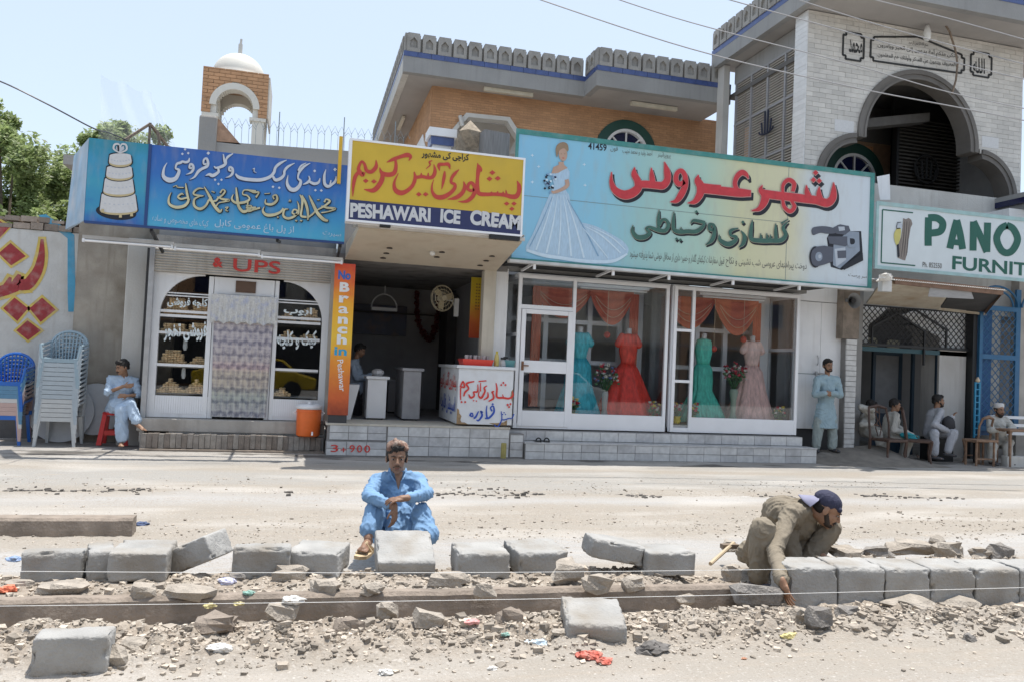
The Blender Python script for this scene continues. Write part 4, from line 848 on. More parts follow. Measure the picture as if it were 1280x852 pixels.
# orange cooler
t = empty('water_cooler', (.19, 12.9, .27), 'orange water cooler drum with white lid outside the bakery', 'cooler'); cz = Vector((.19, 12.86, .26))
part('drum', MB().lathe([(.165, 0), (.18, .02), (.19, .40), (.19, .42)], cz, 24), flat('orange_plastic', (.80, .16, .03), .35), t, smooth=True)
part('band', MB().lathe([(.192, 0), (.197, .01), (.192, .02)], cz+Vector((0, 0, .37)), 24), flat('orange_plastic', (.80, .16, .03), .35), t)
part('lid', MB().lathe([(.2, 0), (.2, .05), (.15, .075), (.05, .08)], cz+Vector((0, 0, .42)), 24), flat('cooler_white', (.75, .75, .76), .35), t, smooth=True)
part('knob', MB().lathe([(.03, 0), (.03, .05)], cz+Vector((0, 0, .49)), 10), flat('cooler_white', (.75, .75, .76), .35), t)
part('tap', MB().tube([cz+Vector((.06, -.18, .07)), cz+Vector((.06, -.24, .07)), cz+Vector((.06, -.24, .03))], .014, 8), M_frame, t)
part('handle', MB().tube([cz+Vector((-.19, 0, .33)), cz+Vector((-.235, 0, .36)), cz+Vector((-.19, 0, .39))], .012, 6), M_frame, t); part('handle', MB().tube([cz+Vector((.19, 0, .33)), cz+Vector((.235, 0, .36)), cz+Vector((.19, 0, .39))], .012, 6), M_frame, t)
# ================================================================ SIGN BOARDS
# blue cake sign with cake panel and returned left end
bs = empty('bakery_sign', (-1.2, 12.0, 3.2), 'large blue painted sign with a tiered cake, above the bakery shutter', 'sign')
part('board', MB().box(-2.16, 12.0, 3.20, .55, 12.07, 4.34), grad('blue_sign_print', [(0, (.07, .40, .62)), (.3, (.045, .29, .58)), (.65, (.03, .16, .49)), (1, (.03, .12, .42))], 2, 3.2, 4.34, .45, .12, 2, dirt=.2), bs)
part('cake_panel', MB().box(-2.94, 11.995, 3.20, -2.165, 12.07, 4.34), grad('cake_panel_print', [(0, (.03, .13, .42)), (.25, (.04, .28, .48)), (.5, (.05, .33, .48)), (.75, (.04, .30, .50)), (1, (.03, .26, .36))], 2, 3.2, 4.34, .45, .9, 2.2, dirt=.25), bs)
part('return_panel', MB().hexa([(-3.40, 12.9, 3.18), (-2.945, 12.0, 3.20), (-2.945, 12.04, 3.20), (-3.36, 12.93, 3.18), (-3.35, 12.9, 4.27), (-2.945, 12.0, 4.34), (-2.945, 12.04, 4.34), (-3.31, 12.93, 4.27)]), mat('peeling_blue', (.33, .47, .60), .8, .2, 3, .2, dirt=.7, drgb=(.55, .56, .58), ds=2.5, streak=.5), bs)
Mnf = flat('dark_blue_edge', (.02, .06, .20))
part('frame', MB().box(-2.185, 11.985, 3.19, -2.145, 12.0, 4.345), Mnf, bs)
for a in ((-2.94, 3.17, .55, 3.2),): part('frame', MB().box(a[0], 11.99, a[1], a[2], 12.07, a[3]-.001), Mnf, bs)
part('bracket', MB().bar((-2.1, 12.07, 3.15), (-2.1, 13.3, 2.95), .04), M_black, bs); part('bracket', MB().bar((-.4, 12.07, 3.15), (-.4, 13.3, 3.3), .04), M_black, bs); part('bracket', MB().bar((.5, 12.07, 3.15), (.5, 13.3, 3.05), .04), M_black, bs)
K = (100, 165, 6.312); Mck1 = mat('cake_white', (.62, .62, .62), .5, .05, 30, 0); Mol = flat('print_black', (.01, .012, .02)); Mgd = flat('print_gold', (.55, .45, .25)); Mpl = flat('print_pale', (.50, .53, .58))
def ellp(cx, cy, rx, ry, t=.12, a0=0, a1=6.283, n=24): return [(cx+rx*math.cos(a)*1-ry*math.sin(a)*0, cy+ry*math.sin(a)+rx*math.cos(a)*t) for a in np.linspace(a0, a1, n, endpoint=(a1 < 6))]
poly('cake_shadow', ellp(285, 635, 160, 60, .1), K, 11.995, Mol, bs, .002)
for i, (cx, ty, by, rt_, rb) in enumerate(((305, 495, 620, 133, 148), (307, 375, 475, 110, 122), (312, 285, 350, 98, 104), (320, 190, 243, 84, 90))):
    out = [(cx-rt_-8, ty)]+[(cx-rt_*math.cos(a)-8*math.cos(a), ty-24*math.sin(a)+rt_*.08*-math.cos(a)) for a in np.linspace(.2, 2.94, 10)]+[(cx+rt_+8, ty+8)]+[(cx+(rb+10)*math.cos(a), by+45*math.sin(a)-0*a) for a in np.linspace(0, 3.14, 14)]
    poly('cake_outline', out, K, 11.995, Mol, bs, .003+i*.003)
    ins = [(cx-rt_, ty)]+[(cx-rt_*math.cos(a), ty-18*math.sin(a)) for a in np.linspace(.2, 2.94, 10)]+[(cx+rt_, ty+8)]+[(cx+rb*math.cos(a), by+38*math.sin(a)) for a in np.linspace(0, 3.14, 14)]
    poly('cake_rim', ins, K, 11.995, Mgd, bs, .004+i*.003)
    ins = [(cx-rt_, ty)]+[(cx-rt_*math.cos(a), ty-18*math.sin(a)) for a in np.linspace(.2, 2.94, 10)]+[(cx+rt_, ty+8)]+[(cx+rb*math.cos(a), by-8+30*math.sin(a)) for a in np.linspace(0, 3.14, 14)]
    poly('cake_tier', ins, K, 11.995, Mck1, bs, .005+i*.003)
    for k in range(7):
        x = cx-rt_*.8+k*rt_*.27; poly('icing', ellp(x, (ty+by)/2+8+10*math.sin(k*.52), 8, 5), K, 11.995, Mpl, bs, .0055+i*.003)
for x, y in ((180, 625), (320, 665), (408, 655)): poly('cake_leg', [(x-9, y-14), (x+11, y-14), (x+13, y+14), (x-11, y+14)], K, 11.995, Mgd, bs, .016)
strokes('cake_heart', [[(318, 170, 10), (270, 140, 14), (275, 105, 16), (305, 100, 14), (318, 125, 10)], [(318, 170, 10), (368, 145, 14), (365, 108, 16), (335, 100, 14), (318, 125, 10)]], K, 11.995, Mck1, bs, lift=.018)
poly('cake_heart_fill', [(318, 165), (285, 140), (290, 115), (318, 125), (348, 115), (352, 140)], K, 11.995, Mpl, bs, .017); poly('cake_figures', [(295, 112), (312, 108), (312, 155), (300, 158)], K, 11.995, Mol, bs, .0185)
Bq = (190, 175, 6.554); Cq = (310, 185, 6.554)
r1B = [[(125, 190, 4), (100, 235, 16), (95, 300, 28), (140, 332, 40), (190, 322, 34), (215, 285, 28), (222, 250, 22), (195, 235, 14), (205, 200, 18), (235, 190, 22), (250, 180, 18), (275, 186, 20), (300, 178, 20), (308, 150, 6)],
       [(332, 232, 18), (308, 232, 16), (315, 202, 18), (336, 212, 20), (338, 245, 22), (318, 272, 16), (280, 286, 3)],
       [(450, 200, 18), (425, 200, 14), (425, 168, 16), (448, 155, 18), (460, 190, 22), (450, 220, 24), (410, 240, 22), (380, 262, 24), (350, 305, 16), (310, 328, 3)],
       [(665, 115, 8), (625, 140, 20), (608, 165, 16), (602, 200, 22), (570, 222, 24), (525, 232, 16), (510, 218, 8)], [(585, 120, 8), (592, 165, 18), (602, 200, 20)], [(540, 230, 14), (545, 265, 22), (500, 295, 28), (470, 285, 22), (440, 296, 4)],
       [(655, 255, 18), (632, 252, 14), (638, 226, 18), (660, 240, 20), (660, 275, 22), (640, 300, 16), (604, 312, 3)], [(685, 280, 10), (710, 308, 26), (770, 325, 28), (852, 330, 26)]]
d1B = [(272, 80, 20, .9), (250, 118, 18, 1), (298, 112, 18, 1), (462, 112, 24), (518, 330, 18), (570, 330, 18), (545, 364, 18)]
r1C = [[(0, 262, 26), (60, 266, 28), (120, 262, 28), (180, 240, 26), (212, 205, 24), (225, 165, 22), (262, 130, 22), (318, 102, 5)], [(205, 235, 18), (225, 265, 24), (265, 255, 26), (295, 225, 20), (300, 190, 20), (330, 155, 20), (382, 128, 5)],
       [(328, 225, 4), (320, 290, 22), (345, 338, 32), (385, 345, 34), (420, 315, 28), (432, 275, 22), (412, 255, 14), (412, 225, 16), (425, 195, 20), (460, 155, 20), (510, 128, 5)], [(410, 190, 12), (435, 150, 14), (478, 125, 4)],
       [(450, 302, 4), (485, 288, 20), (505, 262, 16), (498, 232, 6)], [(498, 275, 18), (540, 296, 24), (578, 285, 20), (590, 250, 6)], [(638, 180, 6), (625, 230, 20), (628, 295, 24), (655, 318, 26), (690, 300, 20), (715, 275, 20), (722, 235, 6)], [(672, 300, 14), (680, 268, 10)],
       [(40, 178, 8), (55, 170, 6), (50, 195, 6), (70, 205, 4)]]
d1C = [(205, 322, 18, 1.1), (256, 330, 18, 1.1), (546, 192, 20), (552, 350, 18, 1.1), (600, 352, 18, 1.1), (713, 180, 24)]
M_sh = flat('print_shadow', (.015, .035, .12)); M_sil = mat('silver_letter', (.58, .62, .68), .5, .05, 20, 0)
for S, Dd, R in ((r1B, d1B, Bq), (r1C, d1C, Cq)):
    strokes('letter_shadow', S, R, 12.0, M_sh, bs, grow=1, shift=(-6, 7), lift=.004, dots=[]); strokes('lettering', S, R, 12.0, M_sil, bs, lift=.012, dots=Dd)
r2B = [[(160, 435, 4), (140, 480, 14), (145, 530, 20), (200, 556, 24), (265, 545, 24), (298, 510, 20), (290, 480, 14), (240, 488, 16), (215, 470, 14), (245, 445, 14), (262, 455, 5)], [(278, 360, 6), (285, 420, 18), (298, 480, 18), (310, 500, 10)],
       [(425, 405, 5), (385, 402, 14), (350, 425, 16), (345, 450, 14), (395, 462, 16), (425, 462, 6)], [(400, 465, 6), (350, 490, 16), (350, 545, 20), (395, 570, 22), (440, 545, 18), (470, 495, 14), (490, 470, 6)], [(430, 390, 8), (470, 460, 20), (510, 540, 24), (555, 590, 24), (575, 570, 6)],
       [(455, 500, 6), (520, 505, 14), (545, 480, 14), (580, 455, 14), (600, 425, 14), (580, 412, 10), (560, 440, 14)], [(535, 470, 6), (580, 490, 18), (635, 498, 16), (600, 510, 10), (550, 520, 8), (530, 545, 10)], [(175, 388, 6), (205, 378, 6), (210, 392, 8), (262, 395, 8)],
       [(690, 395, 10), (698, 470, 20), (712, 550, 22), (750, 592, 24), (800, 572, 18), (815, 545, 10), (770, 545, 10)], [(668, 450, 4), (655, 490, 16), (690, 520, 20), (760, 515, 20), (800, 490, 16), (780, 460, 12), (745, 450, 10), (760, 415, 10), (852, 425, 16)], [(770, 560, 12), (852, 560, 18)], [(490, 425, 8), (515, 435, 8)], [(600, 560, 8), (625, 555, 8), (605, 580, 8), (625, 588, 6)]]
r2C = [[(0, 348, 12), (50, 368, 16), (90, 368, 12), (65, 410, 14)], [(0, 440, 12), (0, 520, 14), (50, 508, 16), (100, 495, 14)], [(145, 425, 6), (145, 460, 16), (200, 465, 20), (238, 430, 20), (232, 392, 14), (205, 400, 12), (215, 425, 12)], [(135, 380, 6), (180, 376, 6)],
       [(135, 485, 4), (122, 520, 16), (150, 552, 24), (210, 552, 24), (265, 530, 18), (290, 498, 14)], [(330, 505, 6), (300, 510, 14), (290, 560, 18), (330, 582, 20), (385, 560, 18), (405, 520, 14), (375, 510, 12), (365, 540, 14), (410, 545, 12), (415, 480, 12), (402, 440, 4)],
       [(425, 388, 10), (445, 430, 20), (440, 500, 16), (435, 560, 18), (480, 570, 16)], [(440, 395, 16), (470, 450, 20), (490, 530, 20), (490, 595, 8)], [(500, 395, 10), (530, 460, 22), (570, 540, 26), (620, 590, 26), (655, 600, 14)], [(490, 575, 12), (530, 545, 14), (560, 510, 8)],
       [(550, 520, 6), (600, 495, 14), (640, 470, 16), (670, 440, 16), (640, 425, 12), (625, 450, 14)], [(600, 480, 8), (650, 495, 18), (715, 502, 16), (660, 525, 10), (600, 535, 10)], [(565, 430, 8), (585, 430, 8)], [(335, 445, 8), (345, 430, 8), (350, 445, 6)]]
d2C = [(395, 600, 14, 1.2), (435, 600, 14, 1.2), (245, 572, 12, 1.1)]
M_gold = mat('gold_letter', (.55, .52, .33), .5, .22, 6, 0)
for S, Dd, R in ((r2B, [], Bq), (r2C, d2C, Cq)):
    strokes('letter_outline', S, R, 12.0, Mol, bs, grow=4.5, shift=(3, 3), lift=.020, dots=Dd); strokes('lettering', S, R, 12.0, M_gold, bs, lift=.030, dots=Dd)
def tpx(body, x0, y0, x1, y1, h, Y, m, par, bold=0., sl=0., dep=.004):
    """line of print from (x0, y0) to (x1, y1) of the photograph's baseline, h pixels high"""
    a = px(x0, y0, Y); b = px(x1, y1, Y); hh = (px(x0, y0-h, Y)-a).length
    return text('lettering', body, m, par, a, b, hh, bold=bold, depth=dep, slant=sl)
Mlb = flat('pale_blue_print', (.42, .58, .72))
tpx('از پل باغ عمومی کابل', 268, 286, 367, 295, 12, 12.0, Mlb, bs, .01); tpx('کیک های مخصوص و ساده', 190, 278, 260, 286, 10, 12.0, Mlb, bs, 0); tpx('سیرت', 403, 295, 426, 298, 6, 12.0, Mlb, bs, 0)

# yellow ice cream sign
ys = empty('ice_cream_sign', (1.8, 11.3, 3.4), 'yellow and navy Peshawari Ice Cream light box sign with red lettering', 'sign')
part('case', MB().box(.52, 11.31, 3.39, 3.08, 11.50, 4.56), M_frame, ys)
part('frame', MB().box(.52, 11.29, 3.39, 3.08, 11.315, 3.42).box(.52, 11.29, 4.53, 3.08, 11.315, 4.56).box(.52, 11.29, 3.42, .56, 11.315, 4.53).box(3.05, 11.29, 3.42, 3.08, 11.315, 4.53), M_frame, ys)
part('yellow_face', MB().box(.56, 11.30, 3.70, 3.05, 11.31, 4.53), mat('yellow_print', (.62, .42, .035), .4, .06, 3, 0, dirt=.18, drgb=(.45, .33, .08), ds=2), ys)
part('navy_face', MB().box(.56, 11.30, 3.42, 3.05, 11.31, 3.699), flat('navy_print', (.025, .032, .11), .4), ys)
E_ = (540, 180, 7.1); D_ = (430, 170, 6.55); Mrl = flat('red_print', (.52, .055, .035), .45)
eS = [[(755, 330, 5), (772, 375, 34), (770, 430, 36), (745, 468, 42), (700, 470, 38), (665, 460, 34), (610, 452, 30), (550, 448, 30), (480, 450, 32), (415, 440, 36), (402, 380, 34), (404, 300, 28), (410, 240, 34), (405, 172, 4)], [(662, 455, 24), (655, 412, 5)], [(628, 455, 30), (632, 425, 5)], [(575, 452, 30), (585, 422, 5)], [(520, 450, 28), (530, 425, 5)], [(412, 190, 14), (435, 225, 18), (436, 250, 6)],
      [(372, 405, 22), (345, 418, 24), (318, 400, 26), (325, 360, 26), (352, 348, 28), (378, 385, 32), (375, 440, 34), (345, 485, 34), (300, 512, 26), (232, 514, 3)], [(280, 335, 4), (290, 380, 28), (270, 435, 34), (215, 478, 34), (138, 494, 3)],
      [(240, 230, 4), (205, 262, 26), (175, 305, 26), (170, 345, 22), (200, 360, 26), (200, 395, 30), (160, 440, 34), (95, 475, 40), (35, 470, 36), (2, 425, 22), (0, 370, 12), (15, 320, 3)], [(112, 245, 10), (108, 290, 26), (98, 345, 22), (85, 405, 3)], [(68, 240, 4), (60, 190, 30), (105, 183, 24), (145, 185, 30), (160, 225, 4)]]
eD = [(535, 257, 32, 1.3), (510, 312, 32, 1.3), (583, 308, 32, 1.3), (662, 532, 28, 1.4), (727, 532, 28, 1.4), (708, 578, 28, 1.3)]
dS = [[(735, 235, 4), (745, 290, 26), (728, 335, 30), (690, 345, 26), (640, 335, 26), (590, 338, 24), (575, 295, 5)], [(688, 340, 22), (690, 305, 5)], [(632, 335, 22), (632, 305, 5)], [(575, 300, 10), (582, 350, 28), (560, 410, 28), (510, 455, 32), (460, 468, 40), (418, 440, 34), (412, 380, 18), (445, 308, 3)], [(722, 205, 5), (698, 215, 12), (705, 240, 10), (672, 272, 4)],
      [(350, 218, 4), (400, 195, 26), (470, 170, 28), (520, 158, 36), (545, 175, 24), (530, 205, 4)], [(420, 195, 16), (425, 250, 26), (410, 305, 34), (360, 320, 36), (310, 305, 30), (292, 262, 4)], [(300, 290, 10), (315, 340, 34), (290, 400, 38), (240, 448, 36), (165, 440, 4)],
      [(262, 200, 4), (262, 255, 30), (225, 295, 30), (185, 285, 28), (168, 235, 22), (145, 212, 18), (125, 245, 22), (120, 280, 30), (150, 320, 34), (165, 300, 20)], [(130, 290, 26), (95, 330, 30), (78, 400, 24), (72, 497, 4)]]
dD = [(178, 370, 28, 1.3), (245, 375, 28, 1.3), (612, 480, 28, 1.3), (668, 480, 28, 1.3)]
strokes('lettering', eS, E_, 11.30, Mrl, ys, dots=eD, grow=1); strokes('lettering', dS, D_, 11.30, Mrl, ys, dots=dD, grow=1)
tpx('کراچی کی مشهور', 527, 199, 586, 204, 11, 11.30, Mol, ys, .03)
Mlet = flat('pale_print', (.60, .61, .62))
tpx('PESHAWARI', 437.5, 272, 538, 278.5, 18.5, 11.30, Mlet, ys, .045); tpx('ICE', 550, 278.5, 575, 281, 17.5, 11.30, Mlet, ys, .05); tpx('CREAM', 587, 281, 650, 288.5, 19, 11.30, Mlet, ys, .05)
part('clip', MB().box(1.0, 11.29, 3.36, 1.15, 11.4, 3.39), M_black, ys); part('clip', MB().box(2.6, 11.29, 3.33, 3.05, 11.4, 3.389), M_black, ys)
tag(MB().box(.40, 11.95, 4.05, .45, 12.0, 4.75).build('yellow_batten', flat('batten_yellow', (.70, .42, .03)), None), 'short yellow post between the blue and the yellow signs', 'post')

# big bridal sign
br = empty('bridal_sign', (6.5, 12.2, 3.17), 'very wide painted bridal shop sign with a bride, red Urdu lettering and camcorder', 'sign')
def bridal_mat():
    m = grad('bridal_print', [(0, (.24, .52, .72)), (.2, (.26, .56, .72)), (.32, (.33, .56, .55)), (.5, (.42, .60, .50)), (.6, (.60, .60, .38)), (.74, (.64, .62, .42)), (.82, (.58, .64, .66)), (1, (.60, .67, .73))], 0, 3.2, 9.85, .4, .06, 2.5, dirt=.22)
    return m
part('board', MB().box(3.17, 12.2, 3.17, 9.87, 12.26, 5.26), bridal_mat(), br)
Mtl = mat('teal_frame', (.05, .24, .22), .5, .1, 6, .05, dirt=.35, drgb=(.3, .36, .34), ds=5)
part('frame', MB().box(3.15, 12.185, 5.19, 9.89, 12.2, 5.27), Mtl, br); part('frame', MB().box(9.81, 12.185, 3.17, 9.89, 12.2, 5.189), Mtl, br)
part('frame', MB().box(3.15, 12.185, 4.62, 3.20, 12.2, 5.189), Mtl, br); part('frame', MB().box(3.15, 12.186, 3.17, 9.809, 12.2, 3.20), Mtl, br)
part('ledge', MB().box(3.12, 12.12, 3.12, 9.89, 12.26, 3.165), mat('weathered_white', (.6, .62, .62), .7, .1, 6, .1, dirt=.4), br)
for x in (3.55, 4.9, 5.9, 7.1, 8.4): part('bracket', MB().bar((x, 12.2, 3.14), (x, 12.95, 3.10), .035).box(x-.02, 12.17, 3.04, x+.02, 12.21, 3.12), M_frame, br)
part('seam', MB().box(3.2, 12.197, 4.205, 8.1, 12.2, 4.212), flat('seam_grey', (.2, .24, .24)), br); part('seam', MB().box(8.12, 12.197, 3.2, 8.128, 12.2, 5.19), flat('seam_grey', (.2, .24, .24)), br)
F_ = (640, 165, 5.0125); G_2 = (750, 175, 5.68); H_2 = (880, 180, 5.011)
Msk = flat('print_skin', (.50, .33, .25)); Mdr = mat('print_dress', (.42, .58, .72), .5, .10, 14, 0, stretch=(4, 1, .7)); Mdr2 = flat('print_dress_light', (.60, .74, .84)); Mdr3 = flat('print_dress_dark', (.22, .38, .55)); Mhr = flat('print_hair', (.30, .21, .13))
poly('bride_train', [(440, 570), (520, 590), (620, 640), (700, 690), (730, 740), (700, 790), (620, 815), (520, 818), (400, 800), (300, 785), (350, 700), (380, 620)], F_, 12.2, Mdr, br, .003, True)
poly('bride_skirt', [(238, 385), (345, 380), (370, 460), (430, 560), (500, 660), (590, 770), (520, 812), (400, 800), (280, 790), (180, 770), (85, 740), (130, 640), (180, 520), (215, 440)], F_, 12.2, Mdr, br, .005, True)
for (a, b, c, d, w) in ((260, 400, 150, 740, 10), (285, 400, 215, 760, 12), (305, 400, 290, 770, 10), (320, 400, 370, 780, 12), (335, 400, 450, 790, 12), (345, 420, 540, 780, 9), (250, 410, 110, 720, 7)):
    strokes('bride_fold', [[(a, b, 3), ((a+c)/2+6, (b+d)/2, w*.8), (c, d, w)]], F_, 12.2, Mdr2 if w > 9 else Mdr3, br, lift=.008)
for q in ([(450, 590, 3), (560, 650, 9), (680, 760, 8)], [(440, 600, 3), (520, 690, 8), (600, 790, 6)], [(480, 590, 3), (620, 660, 8), (710, 740, 5)]): strokes('bride_fold', [q], F_, 12.2, Mdr2, br, lift=.0085)
strokes('bride_hem', [[(90, 742, 16), (200, 775, 22), (300, 790, 22), (420, 808, 22), (540, 815, 22), (640, 808, 20), (720, 765, 12)]], F_, 12.2, Mdr2, br, lift=.010)
poly('bride_bodice', [(240, 265), (262, 245), (300, 250), (345, 228), (360, 250), (358, 305), (330, 300), (330, 350), (345, 385), (238, 388), (262, 330)], F_, 12.2, Mdr, br, .009)
poly('bride_shoulders', [(246, 262), (258, 222), (292, 208), (290, 190), (322, 188), (325, 208), (348, 228), (320, 240), (290, 258), (270, 262)], F_, 12.2, Msk, br, .010)
poly('bride_face', ellp(318, 143, 27, 42, .1), F_, 12.2, Msk, br, .012)
poly('bride_hair', [(275, 150), (272, 110), (285, 80), (318, 66), (345, 78), (353, 110), (345, 125), (325, 105), (300, 115), (288, 135), (282, 160)], F_, 12.2, Mhr, br, .014, True)
for x in (308, 329): poly('bride_eye', ellp(x, 140, 4, 2.5), F_, 12.2, Mhr, br, .0145)
poly('bride_mouth', ellp(320, 166, 7, 3), F_, 12.2, Mrl, br, .0145)
strokes('bride_arm', [[(340, 300, 26), (345, 335, 26), (315, 360, 22), (262, 380, 18), (245, 372, 10)]], F_, 12.2, Msk, br, lift=.013)
for k in range(26):
    rk = random.Random(k); poly('bouquet_bloom', ellp(232+rk.gauss(0, 17), 315+rk.gauss(0, 26), 8, 7, .1, n=8), F_, 12.2, (Mdr3, Mol, Mdr2, M_navy)[k % 4], br, .016+k*.0002)
for (x, y) in ((125, 148), (165, 218), (450, 205), (455, 335), (125, 315)): poly('star', [(x-10, y), (x, y-4), (x+3, y-12), (x+5, y-3), (x+14, y), (x+5, y+4), (x+3, y+12), (x, y+4)], F_, 12.2, Mdr2, br, .003)
redS = [[(80, 232, 4), (78, 300, 26), (105, 360, 46), (165, 392, 60), (225, 380, 62), (268, 340, 54), (262, 290, 46), (240, 245, 40), (243, 198, 4)], [(262, 318, 50), (330, 318, 50), (400, 325, 50), (445, 325, 52), (475, 285, 46), (472, 225, 42), (455, 160, 4)], [(372, 318, 40), (365, 255, 32), (362, 202, 4)],
        [(598, 300, 30), (560, 318, 34), (535, 285, 34), (545, 238, 30), (575, 222, 30), (600, 260, 34), (600, 330, 40), (570, 395, 44), (538, 435, 30), (498, 442, 4)], [(695, 252, 4), (690, 290, 44), (712, 335, 56), (705, 390, 50), (670, 440, 34), (622, 450, 4)], [(705, 335, 54), (780, 345, 54), (852, 352, 56)]]
redH = [[(0, 285, 52), (70, 292, 52), (140, 300, 52), (220, 308, 52), (290, 312, 38)], [(205, 300, 30), (190, 250, 26), (205, 205, 30), (235, 182, 34), (262, 195, 24), (275, 220, 4)], [(362, 262, 4), (352, 290, 30), (380, 325, 50), (370, 372, 44), (340, 410, 26), (296, 420, 4)], [(378, 315, 50), (450, 325, 50), (540, 335, 50), (620, 345, 50), (700, 355, 50), (765, 372, 50), (800, 345, 44), (808, 300, 34), (808, 245, 4)],
        [(490, 320, 16), (492, 260, 20), (525, 228, 26), (560, 250, 26), (552, 300, 22)], [(488, 340, 16), (498, 395, 22), (535, 425, 24), (562, 395, 24), (540, 355, 14)], [(655, 345, 42), (640, 300, 28), (638, 262, 4)], [(722, 355, 42), (715, 310, 28), (718, 272, 4)]]
dH = [(695, 183, 26, 1.), (682, 228, 26, 1.), (717, 234, 26, 1.)]
Mpk2 = flat('print_pink_edge', (.62, .38, .36)); Mrd2 = mat('print_red', (.55, .035, .045), .4, .12, 10, 0)
for S, Dd, R in ((redS, [], G_2), (redH, dH, H_2)):
    strokes('letter_shadow', S, R, 12.2, Mol, br, grow=5, shift=(14, 20), lift=.004, dots=Dd); strokes('letter_edge', S, R, 12.2, Mpk2, br, grow=4, lift=.012, dots=Dd); strokes('lettering', S, R, 12.2, Mrd2, br, grow=0, lift=.020, dots=Dd)
gG = [[(232, 608, 4), (228, 650, 24), (262, 692, 34), (318, 690, 34), (350, 660, 26), (325, 632, 16), (350, 622, 20), (400, 640, 28), (455, 648, 28), (482, 615, 26), (470, 575, 22), (440, 570, 20), (420, 605, 20)], [(418, 500, 4), (412, 560, 22), (414, 640, 20)], [(522, 512, 4), (518, 570, 22), (520, 635, 28), (560, 655, 30), (620, 652, 30), (680, 652, 30), (725, 620, 26), (742, 590, 10)], [(640, 595, 4), (660, 575, 20), (700, 580, 24), (742, 590, 24)], [(565, 650, 22), (575, 622, 4)],
      [(802, 640, 18), (775, 632, 18), (780, 602, 18), (806, 612, 22), (806, 665, 24), (785, 720, 24), (748, 748, 4)]]
gGd = [(681, 512, 18, 1), (540, 705, 18, 1), (568, 712, 18, 1)]
gH = [[(52, 545, 16), (28, 535, 16), (32, 505, 16), (58, 515, 20), (62, 565, 24), (45, 608, 22), (8, 632, 4)], [(92, 570, 4), (98, 605, 24), (145, 630, 32), (188, 612, 26), (198, 585, 20), (165, 575, 16), (165, 545, 20), (212, 530, 6)], [(228, 545, 4), (250, 580, 24), (242, 625, 24), (215, 650, 4)], [(300, 478, 4), (292, 530, 22), (292, 595, 26), (350, 608, 28), (420, 608, 28), (480, 605, 28), (508, 570, 24), (492, 525, 20), (522, 490, 5)], [(447, 500, 4), (445, 550, 20), (448, 600, 22)], [(352, 605, 20), (352, 562, 4)], [(392, 605, 20), (390, 562, 4)], [(480, 500, 12), (525, 472, 4)], [(408, 600, 18), (415, 570, 4)]]
gHd = [(240, 492, 18, 1)]
Mgl = mat('print_green', (.045, .13, .10), .45, .15, 10, 0); Mge = flat('print_green_edge', (.50, .46, .38))
for S, Dd, R in ((gG, gGd, G_2), (gH, gHd, H_2)):
    strokes('letter_shadow', S, R, 12.2, Mol, br, grow=2, shift=(9, 12), lift=.004, dots=Dd); strokes('letter_edge', S, R, 12.2, Mge, br, grow=2, lift=.010, dots=[]); strokes('lettering', S, R, 12.2, Mgl, br, grow=0, lift=.018, dots=Dd)
Mgk = flat('print_grey', (.13, .13, .12))
tpx('41459', 735, 187, 758, 189.5, 8.5, 12.2, Mol, br, .02); tpx('فون', 763, 190, 772, 191, 8, 12.2, Mgk, br); tpx('احمد ولید و محمد نجیب', 778, 193, 815, 197, 8, 12.2, Mgk, br); tpx('پروپرائیتر', 822, 198, 838, 199.5, 8, 12.2, Mgk, br)
tpx('قبول سفارشات کیکهای گلدار و خمیره داری از محافل خوشی شما پذیرفته میشود', 787, 325, 905, 334, 14, 12.2, Mgk, br, 0); tpx('دوخت پیراهنهای عروسی شب نشینی و نکاح', 907, 334, 1008, 341, 13, 12.2, Mgk, br, 0); tpx('سر پرست', 1060, 347, 1083, 350, 5, 12.2, Mgk, br)
# camcorder, flat print; coordinates in the (860, 180) picture at 4.484
Jq = (860, 180, 4.484); g1, g2, g3, g4 = Mol, flat('print_mid', (.09, .10, .13)), flat('print_steel', (.26, .31, .38)), flat('print_light', (.45, .50, .56))
for pts, m, sm in (([(800, 480), (840, 455), (900, 460), (910, 490), (970, 490), (978, 600), (975, 655), (860, 708), (800, 690), (785, 590), (778, 530)], g1, 0), ([(815, 560), (900, 490), (958, 495), (962, 600), (850, 700), (812, 680)], g3, 0), ([(820, 590), (880, 580), (885, 650), (830, 690)], g4, 0), ([(835, 600), (885, 598), (885, 640), (838, 642)], g2, 0),
                   ([(690, 490), (700, 470), (750, 462), (800, 468), (825, 480), (830, 500), (780, 505), (740, 500), (700, 512)], g2, 1), ([(812, 470), (850, 452), (900, 462), (905, 490), (880, 510), (830, 505)], g2, 0), ([(840, 465), (875, 465), (878, 485), (845, 490)], g4, 0), ([(780, 520), (900, 520), (905, 560), (880, 575), (790, 560)], g2, 0), ([(890, 520), (925, 515), (945, 545), (930, 580), (895, 575)], g3, 1), ([(905, 530), (930, 535), (930, 560), (908, 562)], g1, 1),
                   (ellp(712, 635, 34, 60, 0), g1, 0), ([(712, 578), (760, 572), (810, 580), (810, 660), (760, 678), (712, 690)], g2, 0), (ellp(712, 635, 26, 50, 0), g2, 0), (ellp(730, 633, 20, 26, 0), g3, 0), (ellp(735, 632, 9, 11, 0), g4, 0), ([(860, 690), (975, 610), (978, 655), (870, 708)], g1, 0)):
    global_l = globals().get('cam_l', .003); poly('camcorder_print', pts, Jq, 12.2, m, br, global_l, bool(sm)); cam_l = global_l+.0012
